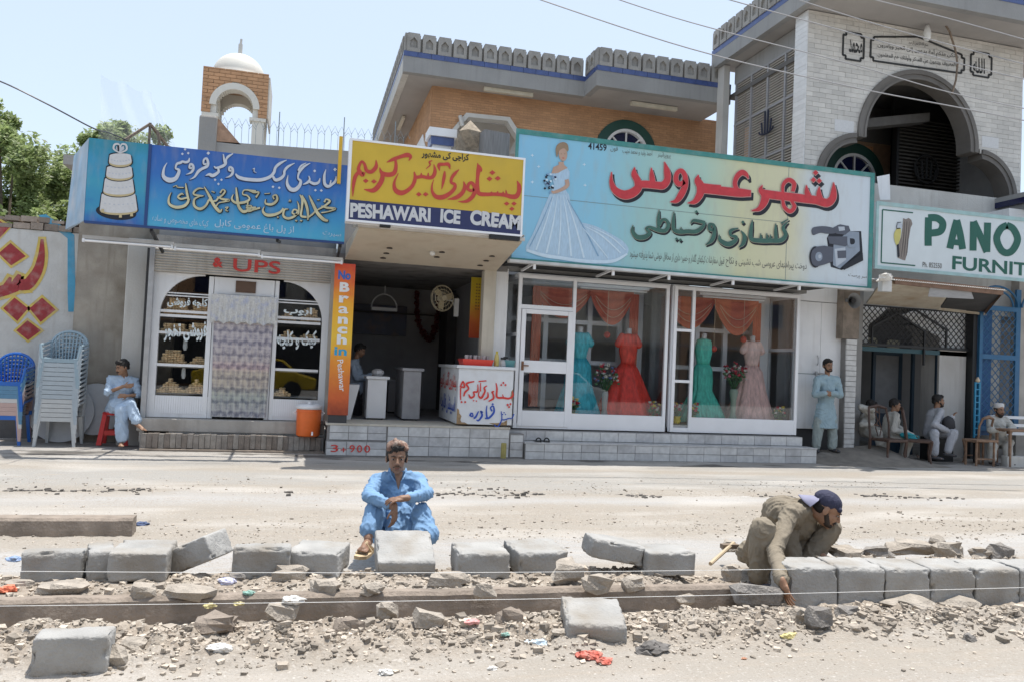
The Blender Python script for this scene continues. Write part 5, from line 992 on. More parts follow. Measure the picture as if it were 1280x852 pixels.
# furniture sign
fs = empty('furniture_sign', (12, 12.2, 3.55), 'white sign with green border reading PANO FURNI, cut by the photo edge', 'sign')
part('board', MB().box(9.97, 12.2, 3.55, 16.2, 12.27, 4.76), mat('sign_white', (.62, .68, .70), .4, .04, 3, 0, dirt=.2, drgb=(.45, .5, .5), ds=1.5), fs)
Mtf = mat('pale_teal_frame', (.33, .50, .50), .5, .1, 6, .05, dirt=.35, drgb=(.4, .42, .4), ds=5)
part('frame', MB().box(9.95, 12.185, 4.70, 16.2, 12.2, 4.77), Mtf, fs); part('frame', MB().box(9.95, 12.185, 3.54, 16.2, 12.2, 3.60), Mtf, fs); part('frame', MB().box(9.95, 12.185, 3.60, 10.0, 12.2, 4.70), Mtf, fs)
Lq = (1060, 240, 5.818); Mgn = flat('print_bottle_green', (.01, .10, .07), .4)
strokes('border', [[(472, 153, 9), (250, 130, 9)], [(250, 130, 9), (240, 515, 9)], [(240, 515, 9), (488, 537, 9)]], Lq, 12.2, Mgn, fs)
tw_ = [[(582, 390, 46), (582, 300, 46), (585, 190, 46)], [(585, 190, 46), (640, 190, 46), (680, 215, 46), (688, 250, 46), (665, 290, 46), (590, 302, 46)], [(740, 410, 44), (765, 300, 44), (790, 210, 44)], [(790, 210, 44), (815, 310, 44), (832, 415, 44)], [(755, 365, 36), (825, 372, 36)], [(908, 425, 44), (912, 220, 44)], [(912, 220, 44), (960, 320, 44), (1008, 435, 44)], [(1008, 435, 44), (1014, 228, 44)],
       [(1155, 245, 44), (1200, 270, 44), (1232, 345, 44), (1200, 420, 44), (1155, 445, 44), (1110, 420, 44), (1080, 340, 44), (1110, 270, 44), (1155, 245, 44)], [(1310, 460, 44), (1330, 270, 44), (1380, 250, 44), (1450, 290, 44)]]
strokes('lettering', tw_, Lq, 12.2, Mgn, fs, grow=3)
tpx('FURNITURE', 1190, 337, 1331, 350, 17, 12.2, Mgn, fs, .025); tpx('Ph. 852550', 1153, 334, 1177, 336, 6.5, 12.2, Mgk, fs, .01)
poly('tree_trunk_print', [(400, 192), (420, 200), (440, 190), (460, 205), (468, 235), (455, 262), (440, 350), (432, 440), (415, 500), (395, 495), (360, 480), (358, 400), (385, 330), (395, 260)], Lq, 12.2, flat('print_bark', (.22, .19, .17)), fs, .003)
for k in range(6): strokes('bark_line', [[(400+k*9, 215, 2), (395+k*8, 330, 4), (375+k*10, 480-k*3, 2)]], Lq, 12.2, flat('print_bark_dark', (.08, .07, .065)) if k % 2 else flat('print_bark_light', (.35, .31, .27)), fs, lift=.006)
poly('bird_body', [(350, 270), (380, 268), (382, 310), (372, 360), (352, 390), (335, 350), (333, 305)], Lq, 12.2, flat('print_yellow', (.55, .50, .16)), fs, .009, True); poly('bird_head', [(348, 250), (362, 232), (390, 235), (388, 262), (360, 270)], Lq, 12.2, g4, fs, .010, True); strokes('bird_crest', [[(350, 268, 8), (378, 266, 6)], [(355, 225, 5), (385, 222, 4)], [(350, 262, 4), (355, 228, 4)]], Lq, 12.2, Mol, fs, lift=.012); poly('bird_tail', [(352, 385), (366, 380), (372, 470), (358, 478)], Lq, 12.2, Mol, fs, .011)
# tube light troughs over the bakery
for k in range(3):
    t = empty('tube_light', (-3.04+k*1.21, 12.4, 3.0), ['white tube light fitting at the left end of the row over the bakery', 'white tube light fitting in the middle of the row over the bakery', 'white tube light fitting at the right end of the row over the bakery'][k], 'lamp', 'tube lights over the bakery')
    z = 3.05-.02*k; x = -3.04+k*1.205
    part('housing', MB().box(x, 12.37, z-.05, x+1.19, 12.46, z), mat('lamp_housing', (.55, .54, .52), .5, .08, 5, .05, dirt=.4), t); part('tube', MB().tube([(x+.03, 12.38, z-.075), (x+1.16, 12.38, z-.075)], .018, 8), M_frame, t)
    part('end_clip', MB().box(x, 12.36, z-.1, x+.03, 12.4, z-.05), M_frame, t); part('end_clip', MB().box(x+1.16, 12.36, z-.1, x+1.19, 12.4, z-.05), M_frame, t)
# ================================================================ BRIDAL SHOP WITH GLAZED BAYS
bd = empty('bridal_shop', (6.2, 12.9, .45), 'bridal shop with two white framed glass bays full of dresses', 'shop front')
B0, B1 = .46, 3.04
def vbar(x, z0, z1, y=12.9, w=.05, d=.05): return MB().box(x-w/2, y, z0, x+w/2, y+d, z1)
fr = MB()
for x in (3.535, 4.505, 6.25, 6.41, 6.76, 8.90): fr.box(x-.03, 12.9, B0, x+.03, 12.96, B1)
for a, b in ((3.565, 4.475), (4.535, 6.22), (6.44, 6.73), (6.79, 8.87)):
    fr.box(a, 12.902, B1-.06, b, 12.958, B1)
    fr.box(a, 12.902, B0, b, 12.958, B0+(.27 if b-a > 1 else .08))
fr.box(3.565, 12.902, 2.46, 4.475, 12.958, 2.53)
for z in (2.26, 1.36): fr.box(6.44, 12.904, z-.025, 6.73, 12.956, z+.025)
part('front_frame', fr, M_frame, bd, bevel=.004)
dr = MB(); dr.box(3.575, 12.885, .50, 3.65, 12.93, 2.455); dr.box(4.40, 12.885, .50, 4.472, 12.93, 2.455)
for z0, z1 in ((.50, .76), (1.40, 1.60), (2.38, 2.455)): dr.box(3.651, 12.887, z0, 4.399, 12.928, z1)
door = part('door', dr, M_frame, bd, bevel=.004)
part('door_handle', MB().box(3.60, 12.87, 1.43, 3.64, 12.885, 1.58).box(3.61, 12.85, 1.5, 3.72, 12.865, 1.52), mat('brass_brown', (.22, .10, .05), .4), door)
for a, b, z0, z1, y in ((3.65, 4.40, .76, 1.40, 12.905), (3.65, 4.40, 1.60, 2.38, 12.905), (3.565, 4.475, 2.53, 2.98, 12.93), (4.535, 6.22, .73, 2.98, 12.93), (6.44, 6.73, .54, 1.335, 12.93), (6.44, 6.73, 1.385, 2.235, 12.93), (6.44, 6.73, 2.285, 2.98, 12.93), (6.79, 8.87, .73, 2.98, 12.93)):
    part('pane', MB().box(a, y, z0, b, y+.006, z1), GL, bd)
# sides, floor and top of the bays
YB = 13.85
for x in (3.535, 8.90):
    sf = MB(); sf.box(x-.025, 12.961, B1-.06, x+.025, YB, B1); sf.box(x-.025, 12.961, B0, x+.025, YB, B0+.1); sf.box(x-.025, YB-.05, B0+.1, x+.025, YB, B1-.06); sf.box(x-.02, 12.961, 2.0, x+.02, YB-.05, 2.06)
    part('side_frame', sf, M_frame, bd); part('pane', MB().box(x-.003, 12.961, B0+.1, x+.003, YB-.05, B1-.06), GL, bd)
for x in (6.28, 6.38):
    part('side_frame', MB().box(x-.02, 12.961, B0, x+.02, 13.03, B1).box(x-.02, 12.97, B0, x+.02, YB, B0+.08), M_frame, bd); part('pane', MB().box(x-.002, 13.03, B0+.08, x+.002, YB, B1), GL, bd)
part('bay_roof', MB().box(3.50, 12.92, B1, 6.30, YB+.1, B1+.02), M_white, bd); part('bay_roof', MB().box(6.36, 12.92, B1, 8.93, YB+.1, B1+.02), M_white, bd)
part('bay_floor', MB().box(3.56, 12.97, B0-.01, 6.26, YB, B0+.12).box(6.40, 12.97, B0-.01, 8.87, YB, B0+.12), mat('bay_floor_grey', (.60, .60, .60), .6), bd)
# old shop wall behind the bays: white frames and a dim showroom
bw = MB()
for x in (3.6, 4.3, 5.15, 5.75, 6.45, 7.35, 7.95, 8.75): bw.box(x-.045, YB, B0, x+.045, YB+.07, B1)
for x0, x1 in ((3.6, 5.75), (6.45, 8.75)):
    for z in (.5, 1.62, 2.35, 3.0): bw.box(x0, YB+.004, z-.04, x1, YB+.066, z+.04)
part('inner_frame', bw, M_frame, bd)
part('inner_pier', MB().box(5.85, YB-.02, B0, 6.2, YB+.2, B1).box(8.45, YB-.15, B0, 8.8, YB-.01, B1).box(3.4, YB, .4, 3.56, YB+.2, 3.4), M_white, bd)
part('showroom', MB().box(3.4, 17.2, .4, 9, 17.3, 3.1).box(3.3, 13.95, .4, 3.4, 17.3, 3.1).box(8.93, 13.95, .4, 9.03, 17.3, 3.1).box(3.4, 13.9, .36, 8.93, 17.2, .44).box(3.4, 13.93, 3.08, 8.93, 17.2, 3.14), mat('showroom_wall', (.62, .62, .62), .8, .1, 2, .1), bd)
part('upper_wall', MB().box(3.34, 13.05, 3.10, 9.16, 13.2, 4.3), M_grey, bd)
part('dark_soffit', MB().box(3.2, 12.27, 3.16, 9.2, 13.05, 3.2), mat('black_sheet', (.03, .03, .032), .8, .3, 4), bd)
lit = flat('white_tube', (.85, .85, .85))
for i, (a, b) in enumerate(((4.6, 5.95), (6.95, 8.3))):
    part('tube_light', MB().box(a, 13.05, 2.93, b, 13.12, 2.98), M_frame, bd); part('tube', MB().tube([(a+.05, 13.04, 2.9), (b-.05, 13.04, 2.9)], .015, 8), lit, bd)
# curtains: swagged orange gauze
Mcu = mat('orange_gauze', (.60, .17, .10), .8, .12, 8, .1); Mcd = mat('string_beads', (.6, .5, .35), .5)
def swag(xa, xb, ztop, drop, Y, lab):
    t = empty('swag_curtain', ((xa+xb)/2, Y, ztop-drop), lab, 'curtain', 'orange swag curtains in the bridal windows')
    P = []
    for j in range(15):
        v = j/14; row = []
        for i in range(25):
            u = i/24; sag = math.sin(math.pi*u)**.8; row.append((xa+(xb-xa)*u, Y-.03*math.sin(v*22)*sag-.04*sag*v, ztop-drop*v*(.12+.88*sag)))
        P.append(row)
    part('gauze', MB().grid(P), Mcu, t, smooth=True)
    for v in (.5, .7): part('bead_string', MB().tube([(xa+(xb-xa)*u, Y-.07, ztop-drop*v*math.sin(math.pi*u)*1.1-.01) for u in np.linspace(.1, .9, 12)], .005, 4), Mcd, t)
swag(3.95, 5.05, 2.93, .55, 13.55, 'pale orange swag curtain at the left of the first bridal window'); swag(5.0, 5.85, 2.93, .62, 13.5, 'orange swag curtain at the right of the first bridal window')
swag(6.45, 7.5, 2.93, .60, 13.5, 'orange swag curtain at the left of the second bridal window'); swag(7.45, 8.4, 2.93, .68, 13.45, 'orange swag curtain at the right of the second bridal window')
for x, z0, lab in ((5.88, .9, 'long orange curtain hanging beside the red dress'), (8.42, 1.0, 'long orange curtain hanging beside the pink dress'), (4.02, .8, 'long orange curtain behind the bridal shop door'), (6.5, .8, 'long orange curtain in the narrow bridal window')):
    tag(MB().grid([[(x-.09+.18*i/12, 13.52+.02*math.sin(i*1.8), z0+(2.9-z0)*j/6) for i in range(13)] for j in range(7)]).build('drape', Mcu, None, smooth=True), lab, 'curtain')
for x, z, Y, lab in ((5.28, 2.12, 13.3, 'red hanging ornament in the first bridal window'), (7.95, 2.18, 13.2, 'orange ball ornament hanging by the pink dress'), (7.4, 1.98, 13.3, 'red ball ornament hanging between the green and pink dresses')):
    t = empty('ornament', (x, Y, z), lab, 'ornament'); part('ball', MB().ball((x, Y, z), .06), Mrl, t); part('cord', MB().tube([(x, Y, z), (x, Y, 2.9)], .004, 4), Mcd, t)
# dresses on headless mannequins
def dress(x, Y, z0, H, m, m2, lab, hem, waist=.62, top=.90, style='a', sleeves=True, nm='dress'):
    t = empty('mannequin', (x, Y, z0), lab, 'dressed mannequin', 'dresses on mannequins in the bridal windows'); c = Vector((x, Y, z0))
    zw = H*waist; zs = H*.865; wr = .125
    if style == 'a': pr = [(hem, .02), (hem*.93, .08*H), (hem*.78, .2*H), (hem*.60, .34*H), (.22, zw-.12), (wr+.01, zw)]
    else: pr = [(hem, .02), (hem*.85, .10*H), (hem*.66, .2*H), (.19, .34*H), (.20, .45*H), (.185, zw-.10), (wr, zw)]
    rip = lambda v, a: (1-v)**.8*(.10*math.sin(a*9+2.*v+x)+.05*math.sin(a*17+x*3))
    part('skirt', MB().lathe([(r_, z) for r_, z in pr], c, 72, 1, .60, rip), m, t, smooth=True)
    part('bodice', MB().lathe([(wr, zw-.02), (wr+.012, zw+.06), (.165, zw+.17), (.172, zw+.24), (.15, zs-.04), (.13, zs), (.08, zs+.015)], c, 28, 1, .68, lambda v, a: .02*math.sin(a*12+v*8)), m2, t, smooth=True)
    part('neck', MB().lathe([(.06, zs-.02), (.05, zs+.05), (.052, zs+.11), (.03, zs+.12)], c, 14), flat('mannequin_white', (.62, .60, .58), .4), t, smooth=True)
    if sleeves:
        for s in (-1, 1): part('sleeve', MB().cap(c+Vector((s*.13, 0, zs-.035)), c+Vector((s*.195, -.01, zs-.17)), .062, .07), m2, t, smooth=True)
    part('stand', MB().tube([c, c+Vector((0, 0, .1))], .03, 6).tube([c+Vector((.16, -.1, -.0)), c+Vector((0, 0, .16)), c+Vector((-.16, -.1, 0))], .01, 5), M_steel, t)
    return t
def satin(n, c, v=.25): return mat(n, c, .55, v, 9, .35, 26, stretch=(3, 3, .8))
dress(4.79, 13.35, .60, 1.76, satin('turquoise_satin', (.05, .46, .56)), satin('turquoise_lace', (.10, .55, .62)), 'turquoise gown on a mannequin just right of the shop door', .42)
dress(5.73, 13.38, .60, 1.79, satin('red_satin', (.75, .05, .03)), satin('red_lace', (.80, .08, .05)), 'bright red gown with a wide flared skirt', .60, waist=.58)
dress(7.22, 13.35, .60, 1.78, satin('green_satin', (.08, .52, .40)), satin('green_lace', (.10, .60, .46)), 'mermaid cut sea green gown in the right hand window', .50, style='m', sleeves=False)
dress(8.23, 13.35, .60, 1.79, satin('pink_satin', (.75, .48, .43)), satin('pink_lace', (.80, .56, .50)), 'pale pink gown with lace hem in the right hand window', .50)
def bunch(x, Y, z0, H, cols, n, spread, potm, lab, seed, pot=None):
    t = empty('flower_vase', (x, Y, z0), lab, 'flowers'); rk = random.Random(seed)
    pr = pot or [(.05, 0), (.06, .02), (.03, .06), (.045, .2), (.05, .3), (.035, .34), (.05, .38)]
    part('vase', MB().lathe(pr, (x, Y, z0), 14), potm, t, smooth=True); zt_ = z0+pr[-1][1]
    st = MB(); lf = MB(); B = [MB() for _ in cols]
    for i in range(n):
        a = rk.uniform(0, 6.28); q = spread*math.sqrt(rk.random()); h = H*rk.uniform(.45, 1)*(1-.3*q/spread); p = Vector((x+q*math.cos(a), Y+q*math.sin(a)*.6, zt_+h)); st.tube([(x, Y, zt_-.05), p], .003, 3, False)
        B[i % len(cols)].rock(p, rk.uniform(.016, .028), i, .8, rough=.9); 
        if i % 2: lf.rock(p+Vector((rk.uniform(-.05, .05), 0, -.06)), (.03, .012, .018), i, rough=.5)
    part('stems', st, flat('stem_green', (.05, .14, .05)), t); tag(part('leaves', lf, flat('stem_green', (.05, .14, .05)), t), kind='stuff')
    for k, b in enumerate(B): tag(part('blooms', b, cols[k], t), kind='stuff')
fw_, fr_, fp_, fy_, fb_ = flat('bloom_white', (.65, .62, .55)), flat('bloom_red', (.45, .03, .05)), flat('bloom_pink', (.62, .22, .26)), flat('bloom_yellow', (.70, .55, .08)), flat('bloom_blue', (.15, .22, .5))
bunch(5.24, 13.18, .60, .55, [fw_, fr_, fp_, fb_, fw_], 46, .24, flat('vase_grey', (.35, .35, .33)), 'tall vase of white and red flowers between the turquoise and red gowns', 1, [(.06, 0), (.08, .05), (.04, .2), (.06, .45), (.05, .52)])
bunch(7.74, 13.12, .60, .55, [fw_, fr_, fp_, fr_], 60, .24, flat('vase_green', (.35, .42, .33)), 'tall pale vase of red and white flowers between the green and pink gowns', 2, [(.09, 0), (.10, .06), (.045, .2), (.05, .45), (.08, .60), (.06, .66)])
ypot = [(.055, 0), (.075, .05), (.06, .10), (.075, .13)]
for k, (x, Y, lab) in enumerate(((4.62, 13.05, 'small yellow pot of flowers by the turquoise gown'), (6.12, 13.05, 'small yellow pot of flowers at the right of the red gown'), (6.88, 13.05, 'small yellow pot of flowers at the foot of the green gown'), (8.66, 13.05, 'small yellow pot of flowers at the right of the pink gown'), (6.60, 13.10, 'small pot of flowers in the narrow bridal window'))):
    bunch(x, Y, .60, .32, [fw_, fr_, fy_], 22, .11, flat('pot_yellow', (.66, .52, .03), .35), lab, 10+k, ypot)
# items on top of the sign and roofs
tag(MB().grid([[(3.35+.2*i, 12.5+.22*j, 5.28+.03*math.sin(i*1.3)+.04*(j == 2)-.10*(j == 4)+.05*noise.noise(Vector((i*.7, j, 1)))) for i in range(28)] for j in range(5)]).build('white_tarpaulin', mat('tarp_white', (.62, .62, .62), .6, .06, 5, .2), None, smooth=True), 'white tarpaulin edge showing above the bridal sign', 'tarpaulin')
box_ = empty('signboard_back', (3.0, 12.6, 4.4), 'grey weathered board box behind the bridal sign', 'box'); part('boards', MB().hexa([(2.75, 12.7, 4.35), (3.14, 12.55, 4.35), (3.14, 14.2, 4.35), (2.75, 14.2, 4.35), (2.75, 12.7, 5.35), (3.14, 12.55, 5.28), (3.14, 14.2, 5.4), (2.75, 14.2, 5.5)]), mat('grey_boards', (.20, .20, .20), .9, .2, 6, .3, stretch=(8, 8, .6)), box_)
tag(MB().rock((2.62, 13.3, 5.05), (.28, .3, .35), 44, rough=.7).build('straw_bundle', mat('straw', (.30, .25, .19), .95, .3, 20, .6), None), 'brown straw bundle on the roof behind the yellow sign', 'straw')
t = empty('roof_pillar', (2.2, 13.5, 4.4), 'small white pillar capped with a blue tile, above the yellow sign', 'pillar')
part('shaft', MB().box(2.02, 13.5, 4.40, 2.34, 13.8, 5.22), M_white, t); part('cap', MB().box(1.94, 13.42, 5.36, 2.42, 13.88, 5.50), M_white, t); part('tile_band', MB().box(1.98, 13.46, 5.22, 2.38, 13.84, 5.358), M_blue_t, t)

# ================================================================ WHITE DOOR PANELS, PIERS
wd = empty('white_store_doors', (9.7, 13.3, .5), 'tall pair of plain white painted store doors behind the standing man', 'door')
for x0, x1 in ((9.06, 9.66), (9.665, 10.20)): lf_ = part('door_leaf', MB().box(x0, 13.28, .56, x1, 13.33, 2.98), M_white, wd, bevel=.006)
part('transom', MB().box(9.06, 13.27, 2.99, 9.60, 13.34, 3.9), M_white, wd); part('transom', MB().box(9.605, 13.275, 2.99, 10.2, 13.34, 3.9), M_white, wd)
part('bolt', MB().tube([(9.52, 13.26, 1.62), (9.74, 13.26, 1.62)], .012, 6).box(9.56, 13.25, 1.58, 9.60, 13.28, 1.66), M_steel, wd); part('pull', MB().tube([(9.60, 13.27, 1.78), (9.58, 13.22, 1.82), (9.58, 13.22, 1.92), (9.60, 13.27, 1.96)], .010, 6), M_steel, wd)
part('panel_edge', MB().box(9.06, 13.275, 1.60, 9.66, 13.283, 1.612), flat('seam_grey', (.2, .24, .24)), wd)
box('store_sill', 9.05, 13.2, -.05, 10.4, 13.6, .16, M_old, wd); box('back', 9.06, 13.34, .15, 10.2, 13.4, 3.9, M_dark, wd)
hp = MB(); nx_, ny_ = 40, 14; rows = []
for j in range(ny_+1):
    row = []
    for i in range(nx_+1):
        X = 9.0+2.7*i/nx_; Y = 11.95+1.25*j/ny_; hgt = .16*math.exp(-((X-10.7)/.75)**2)*sst(0, .5, j/ny_)+.13*sst(.35, .8, j/ny_)*(1-sst(10.6, 11.4, X))
        row.append((X, Y, max(-.03, hgt*(1+.25*noise.noise(Vector((X*4, Y*4, 1))))-.02*(i in (0, nx_) or j == 0))))
    rows.append(row)
tag(hp.grid(rows).build('earth_mound', mat('dark_earth', (.20, .18, .155), .95, .2, 6, .6, 40), None, smooth=True), kind='structure')
pr_ = empty('tiled_pier', (10.15, 13.1, 0), 'narrow white tiled pier between the white doors and the dark entrance', 'pier')
part('core', MB().box(10.12, 13.12, .1, 10.34, 13.5, 3.2), M_grout, pr_); rk = random.Random(4)
o0 = MB().box(10.115, 13.10, .205, 10.34, 13.13, .295).build('tile', M_plt, pr_); o1 = None
for k in range(1, 21): dupmesh(o0, pr_, (0, rk.uniform(-.006, .006), k*.1))
part('upper_plaster', MB().box(10.0, 13.08, 2.31, 10.36, 13.5, 3.7), M_old, pr_)
t = empty('loudspeaker', px(1068, 376, 12.9), 'grey horn loudspeaker fixed high on the pier by the dark entrance', 'loudspeaker'); c = px(1068, 376, 12.85)
part('horn', MB().tube([c+Vector((0, .25, .02)), c+Vector((0, .16, .02)), c+Vector((0, .06, .0)), c], [.03, .04, .09, .15], 18, False), mat('grey_enamel', (.22, .23, .24), .5), t, smooth=True); part('throat', MB().tube([c+Vector((0, .02, 0)), c+Vector((0, .12, .01))], [.05, .03], 10), M_black, t)
# ================================================================ DARK ENTRANCE WITH LATTICE
en = empty('market_entrance', (12.2, 13.8, 0), 'dark building entrance under a black lattice screen', 'entrance')
EY = 13.8
part('wall_post', MB().box(10.78, EY-.1, -.1, 10.90, EY+.05, 3.1), M_black, en); part('wall_post', MB().box(13.62, EY-.15, -.1, 13.72, EY+.05, 3.3), M_black, en)
part('side_wall', MB().box(10.40, 13.5, -.1, 10.78, 17.5, 3.9), M_grey, en); part('back_wall', MB().box(10.7, 17.5, -.1, 24, 17.6, 5.9), mat('entry_back', (.20, .20, .20), .9, .1, 2), en)
part('upper_wall', MB().box(10.78, EY+.10, 3.05, 16, EY+.3, 5.6), M_plast2, en); part('ceiling', MB().box(10.78, EY+.3, 3.04, 20, 17.5, 3.12), M_dim, en)
part('screen_wall', MB().prism([(10.90, 2.27), (11.22, 2.27), (11.22, 2.66), (11.70, 3.05), (10.90, 3.05)], EY+.08, EY+.12), M_white, en)
part('screen_wall', MB().prism([(13.62, 2.27), (13.62, 3.05), (12.4, 3.05), (12.0, 2.9), (13.0, 2.5), (13.0, 2.27)], EY+.08, EY+.12), M_white, en)
part('white_pillar', MB().box(12.92, EY+.0, -.05, 13.6, EY+.5, 2.27), mat('pillar_white', (.50, .49, .47), .6, .05, 3, .1, dirt=.3, streak=.4), en)
part('stair', MB().hexa([(10.9, 15, .6), (12.4, 15.8, -.1), (12.4, 17, -.1), (10.9, 17, .6), (10.9, 15, 1.9), (12.4, 15.8, .2), (12.4, 17, .2), (10.9, 17, 1.9)]), M_dim, en)
lt = MB(); xs = 10.9; dz_ = .78
def lattice(parent, X0, X1, Z0, Z1, Y, s, w, m):
    k = 0
    for dirn in (1, -1):
        u = X0-(Z1-Z0) if dirn == 1 else X0
        uend = X1 if dirn == 1 else X1+(Z1-Z0)
        while u < uend:
            a = Vector((u, 0, Z0)); b = Vector((u+dirn*(Z1-Z0), 0, Z1))
            def clip(p, q):
                t0, t1 = 0., 1.; dx = q.x-p.x
                for lo, hi in ((X0, X1),):
                    ta, tb = (lo-p.x)/dx, (hi-p.x)/dx; ta, tb = min(ta, tb), max(ta, tb); t0 = max(t0, ta); t1 = min(t1, tb)
                return (p.lerp(q, t0), p.lerp(q, t1)) if t1-t0 > .04 else None
            c_ = clip(a, b)
            if c_: p, q = c_; yo = Y+(0 if dirn == 1 else w+.001); part('lattice_bar', MB().bar((p.x, yo, p.z), (q.x, yo, q.z), w, w), m, parent); k += 1
            u += s
    return k
scn = lattice(en, 10.92, 13.6, 2.29, 3.03, EY-.02, .135, .014, M_black)
fb = MB(); fb.box(10.9, EY-.04, 2.24, 13.62, EY, 2.29).box(10.9, EY-.04, 3.03, 13.62, EY, 3.06)
fb.bar((11.22, EY-.03, 2.29), (11.22, EY-.03, 2.62), .035); fb.bar((11.22, EY-.03, 2.62), (11.82, EY-.03, 2.93), .035); fb.bar((11.82, EY-.03, 2.93), (12.5, EY-.03, 2.6), .035); fb.bar((12.5, EY-.03, 2.6), (12.5, EY-.03, 1.9), .035)
fb.bar((12.25, EY-.03, 3.03), (13.05, EY-.03, 2.66), .035); fb.bar((13.05, EY-.03, 2.66), (13.05, EY-.03, 2.29), .035)
part('screen_frame', fb, M_black, en); part('hood_panel', MB().prism([(11.24, 2.2), (12.48, 2.2), (12.48, 2.58), (11.82, 2.9), (11.24, 2.6)], EY+.3, EY+.33), mat('dark_canvas', (.06, .06, .062), .9), en)
part('bulletin', MB().box(11.25, EY+.27, 2.24, 11.6, EY+.29, 2.42).box(11.85, EY+.27, 2.22, 12.15, EY+.29, 2.4), flat('dull_cream', (.32, .30, .22)), en)
Mds = flat('blue_black_paint', (.012, .03, .05), .5)
dm = MB(); dm.box(11.95, 14.6, .0, 12.02, 14.66, 2.18); dm.box(12.62, 14.6, 0, 12.70, 14.66, 2.18); dm.box(12.02, 14.6, 2.1, 12.62, 14.66, 2.18); dm.box(12.02, 14.6, .75, 12.62, 14.66, .85); part('door_frame', dm, Mds, en)
part('pane', MB().box(12.02, 14.62, .85, 12.62, 14.64, 2.1), mat('frosted', (.14, .145, .15), .5), en); part('door_panel', MB().box(12.02, 14.61, .0, 12.62, 14.65, .75), Mds, en)
part('jamb', MB().box(12.70, 14.3, 0, 12.76, 14.36, 2.25).box(12.9, 13.85, 0, 12.96, 13.9, 2.25), Mds, en); part('lintel', MB().box(10.9, EY, 2.13, 13.6, EY+.06, 2.22), flat('dark_teal', (.03, .09, .11), .5), en)
# broken canopy over it
cn = empty('broken_canopy', (11.6, 12.6, 2.9), 'sagging canopy with torn pale soffit boards over the dark entrance', 'canopy')
Msb = mat('stained_board', (.55, .50, .41), .85, .08, 3, .15, dirt=.6, drgb=(.34, .22, .12), ds=2.5, streak=.5)
part('soffit_board', MB().hexa([px(1103, 352, 12.0), px(1190, 362, 12.0), px(1173, 387, 13.6), px(1083, 380, 13.6), px(1103, 350, 12.0), px(1190, 360, 12.0), px(1173, 385, 13.6), px(1083, 378, 13.6)]), Msb, cn)
part('hanging_board', MB().hexa([px(1163, 358, 11.95), px(1212, 360, 11.95), px(1217, 374, 11.95), px(1160, 371, 11.95), px(1163, 356.5, 12.0), px(1212, 358.5, 12.0), px(1217, 372.5, 12.0), px(1160, 369.5, 12.0)]), mat('grey_sheet', (.33, .32, .31), .8, .1, 8, .2, stretch=(1, 1, 5)), cn)
part('front_beam', MB().bar(px(1118, 351, 11.95), px(1253, 365, 11.95), .05, .12), mat('rust_brown', (.20, .12, .08), .8, .2, 10), cn)
part('side_board', MB().hexa([px(1253, 362, 11.95), px(1230, 390, 13.5), px(1230, 390, 13.6), px(1253, 362, 12.05), px(1253, 368, 11.95), px(1232, 393, 13.5), px(1232, 393, 13.6), px(1253, 368, 12.05)]), mat('rust_brown', (.20, .12, .08), .8, .2, 10), cn)
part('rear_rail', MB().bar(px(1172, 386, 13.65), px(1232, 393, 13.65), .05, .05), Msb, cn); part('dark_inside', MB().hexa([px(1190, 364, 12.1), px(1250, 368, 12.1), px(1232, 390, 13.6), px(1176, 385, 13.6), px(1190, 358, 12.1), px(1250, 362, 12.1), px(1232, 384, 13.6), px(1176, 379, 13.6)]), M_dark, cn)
cg = MB(); a_, b_ = px(1110, 349, 11.9), px(1258, 363, 11.9); cg.grid([[tuple(a_.lerp(b_, i/220)+Vector((0, y, .012*math.sin(i*1.57)+dz))) for i in range(221)] for y, dz in ((0, 0), (1.1, .1))]); part('corrugated_sheet', cg, mat('zinc_sheet', (.55, .55, .54), .5), cn)
part('meter_box', MB().box(*px(1103, 364, 11.9), *(px(1115, 351, 11.9)+Vector((0, .12, 0)))), mat('meter_white', (.6, .6, .58), .6), cn); part('plastic_wrap', MB().rock(px(1105, 347, 11.85), (.16, .12, .06), 9, rough=.8), Mw, cn)
# ================================================================ BLUE GATE
bg = empty('blue_lattice_gate', (14.2, 13.6, .4), 'tall blue painted lattice gate with arched top at the right', 'gate'); BY = 13.6
gm = MB(); gm.box(13.74, BY, .47, 13.82, BY+.05, 3.25).box(14.68, BY, .6, 14.80, BY+.05, 3.6).box(13.82, BY, 2.10, 14.68, BY+.045, 2.2).box(13.82, BY, 3.12, 14.68, BY+.045, 3.22).box(13.82, BY, .6, 14.68, BY+.045, .7)
part('frame', gm, M_bluep, bg)
lattice(bg, 13.82, 14.68, .7, 3.12, BY+.01, .165, .012, M_bluep)
for (c_, r_) in ((14.15, .55), (14.15, .42), (15.3, .5), (12.6, .45)):
    part('arch_bar', MB().tube([(c_+r_*math.cos(a), BY-.02, 3.22+r_*.75*math.sin(a)) for a in np.linspace(0, 3.14, 14)], .022, 6), M_bluep, bg)
part('blue_sheet', MB().box(13.75, BY+.10, .5, 14.15, BY+.12, 3.2), mat('blue_sheet', (.02, .10, .26), .5, .1, 3), bg)
tag(MB().lathe([(.24, -.1), (.24, 3.5)], (14.5, 14.15, 0), 24).build('white_column', M_plast2, None, smooth=True), 'round whitewashed column behind the blue lattice gate', 'column')
cl = MB(); cl.box(14.85, 13.7, -.1, 16.5, 13.9, 5.6); tag(cl.build('side_wall', M_plast, None), 'plain grey wall at the right edge beyond the blue gate', 'wall')
t = empty('blue_stand', (13.35, 13.0, .4), 'slim blue openwork stand with a pale knob on top', 'stand'); a_ = px(1221, 540, 12.9)
fr = MB(); zt = px(1221, 477, 12.9).z
for dx in (-.05, .05): fr.box(a_.x+dx-.014, 12.9, .5, a_.x+dx+.014, 12.93, zt)
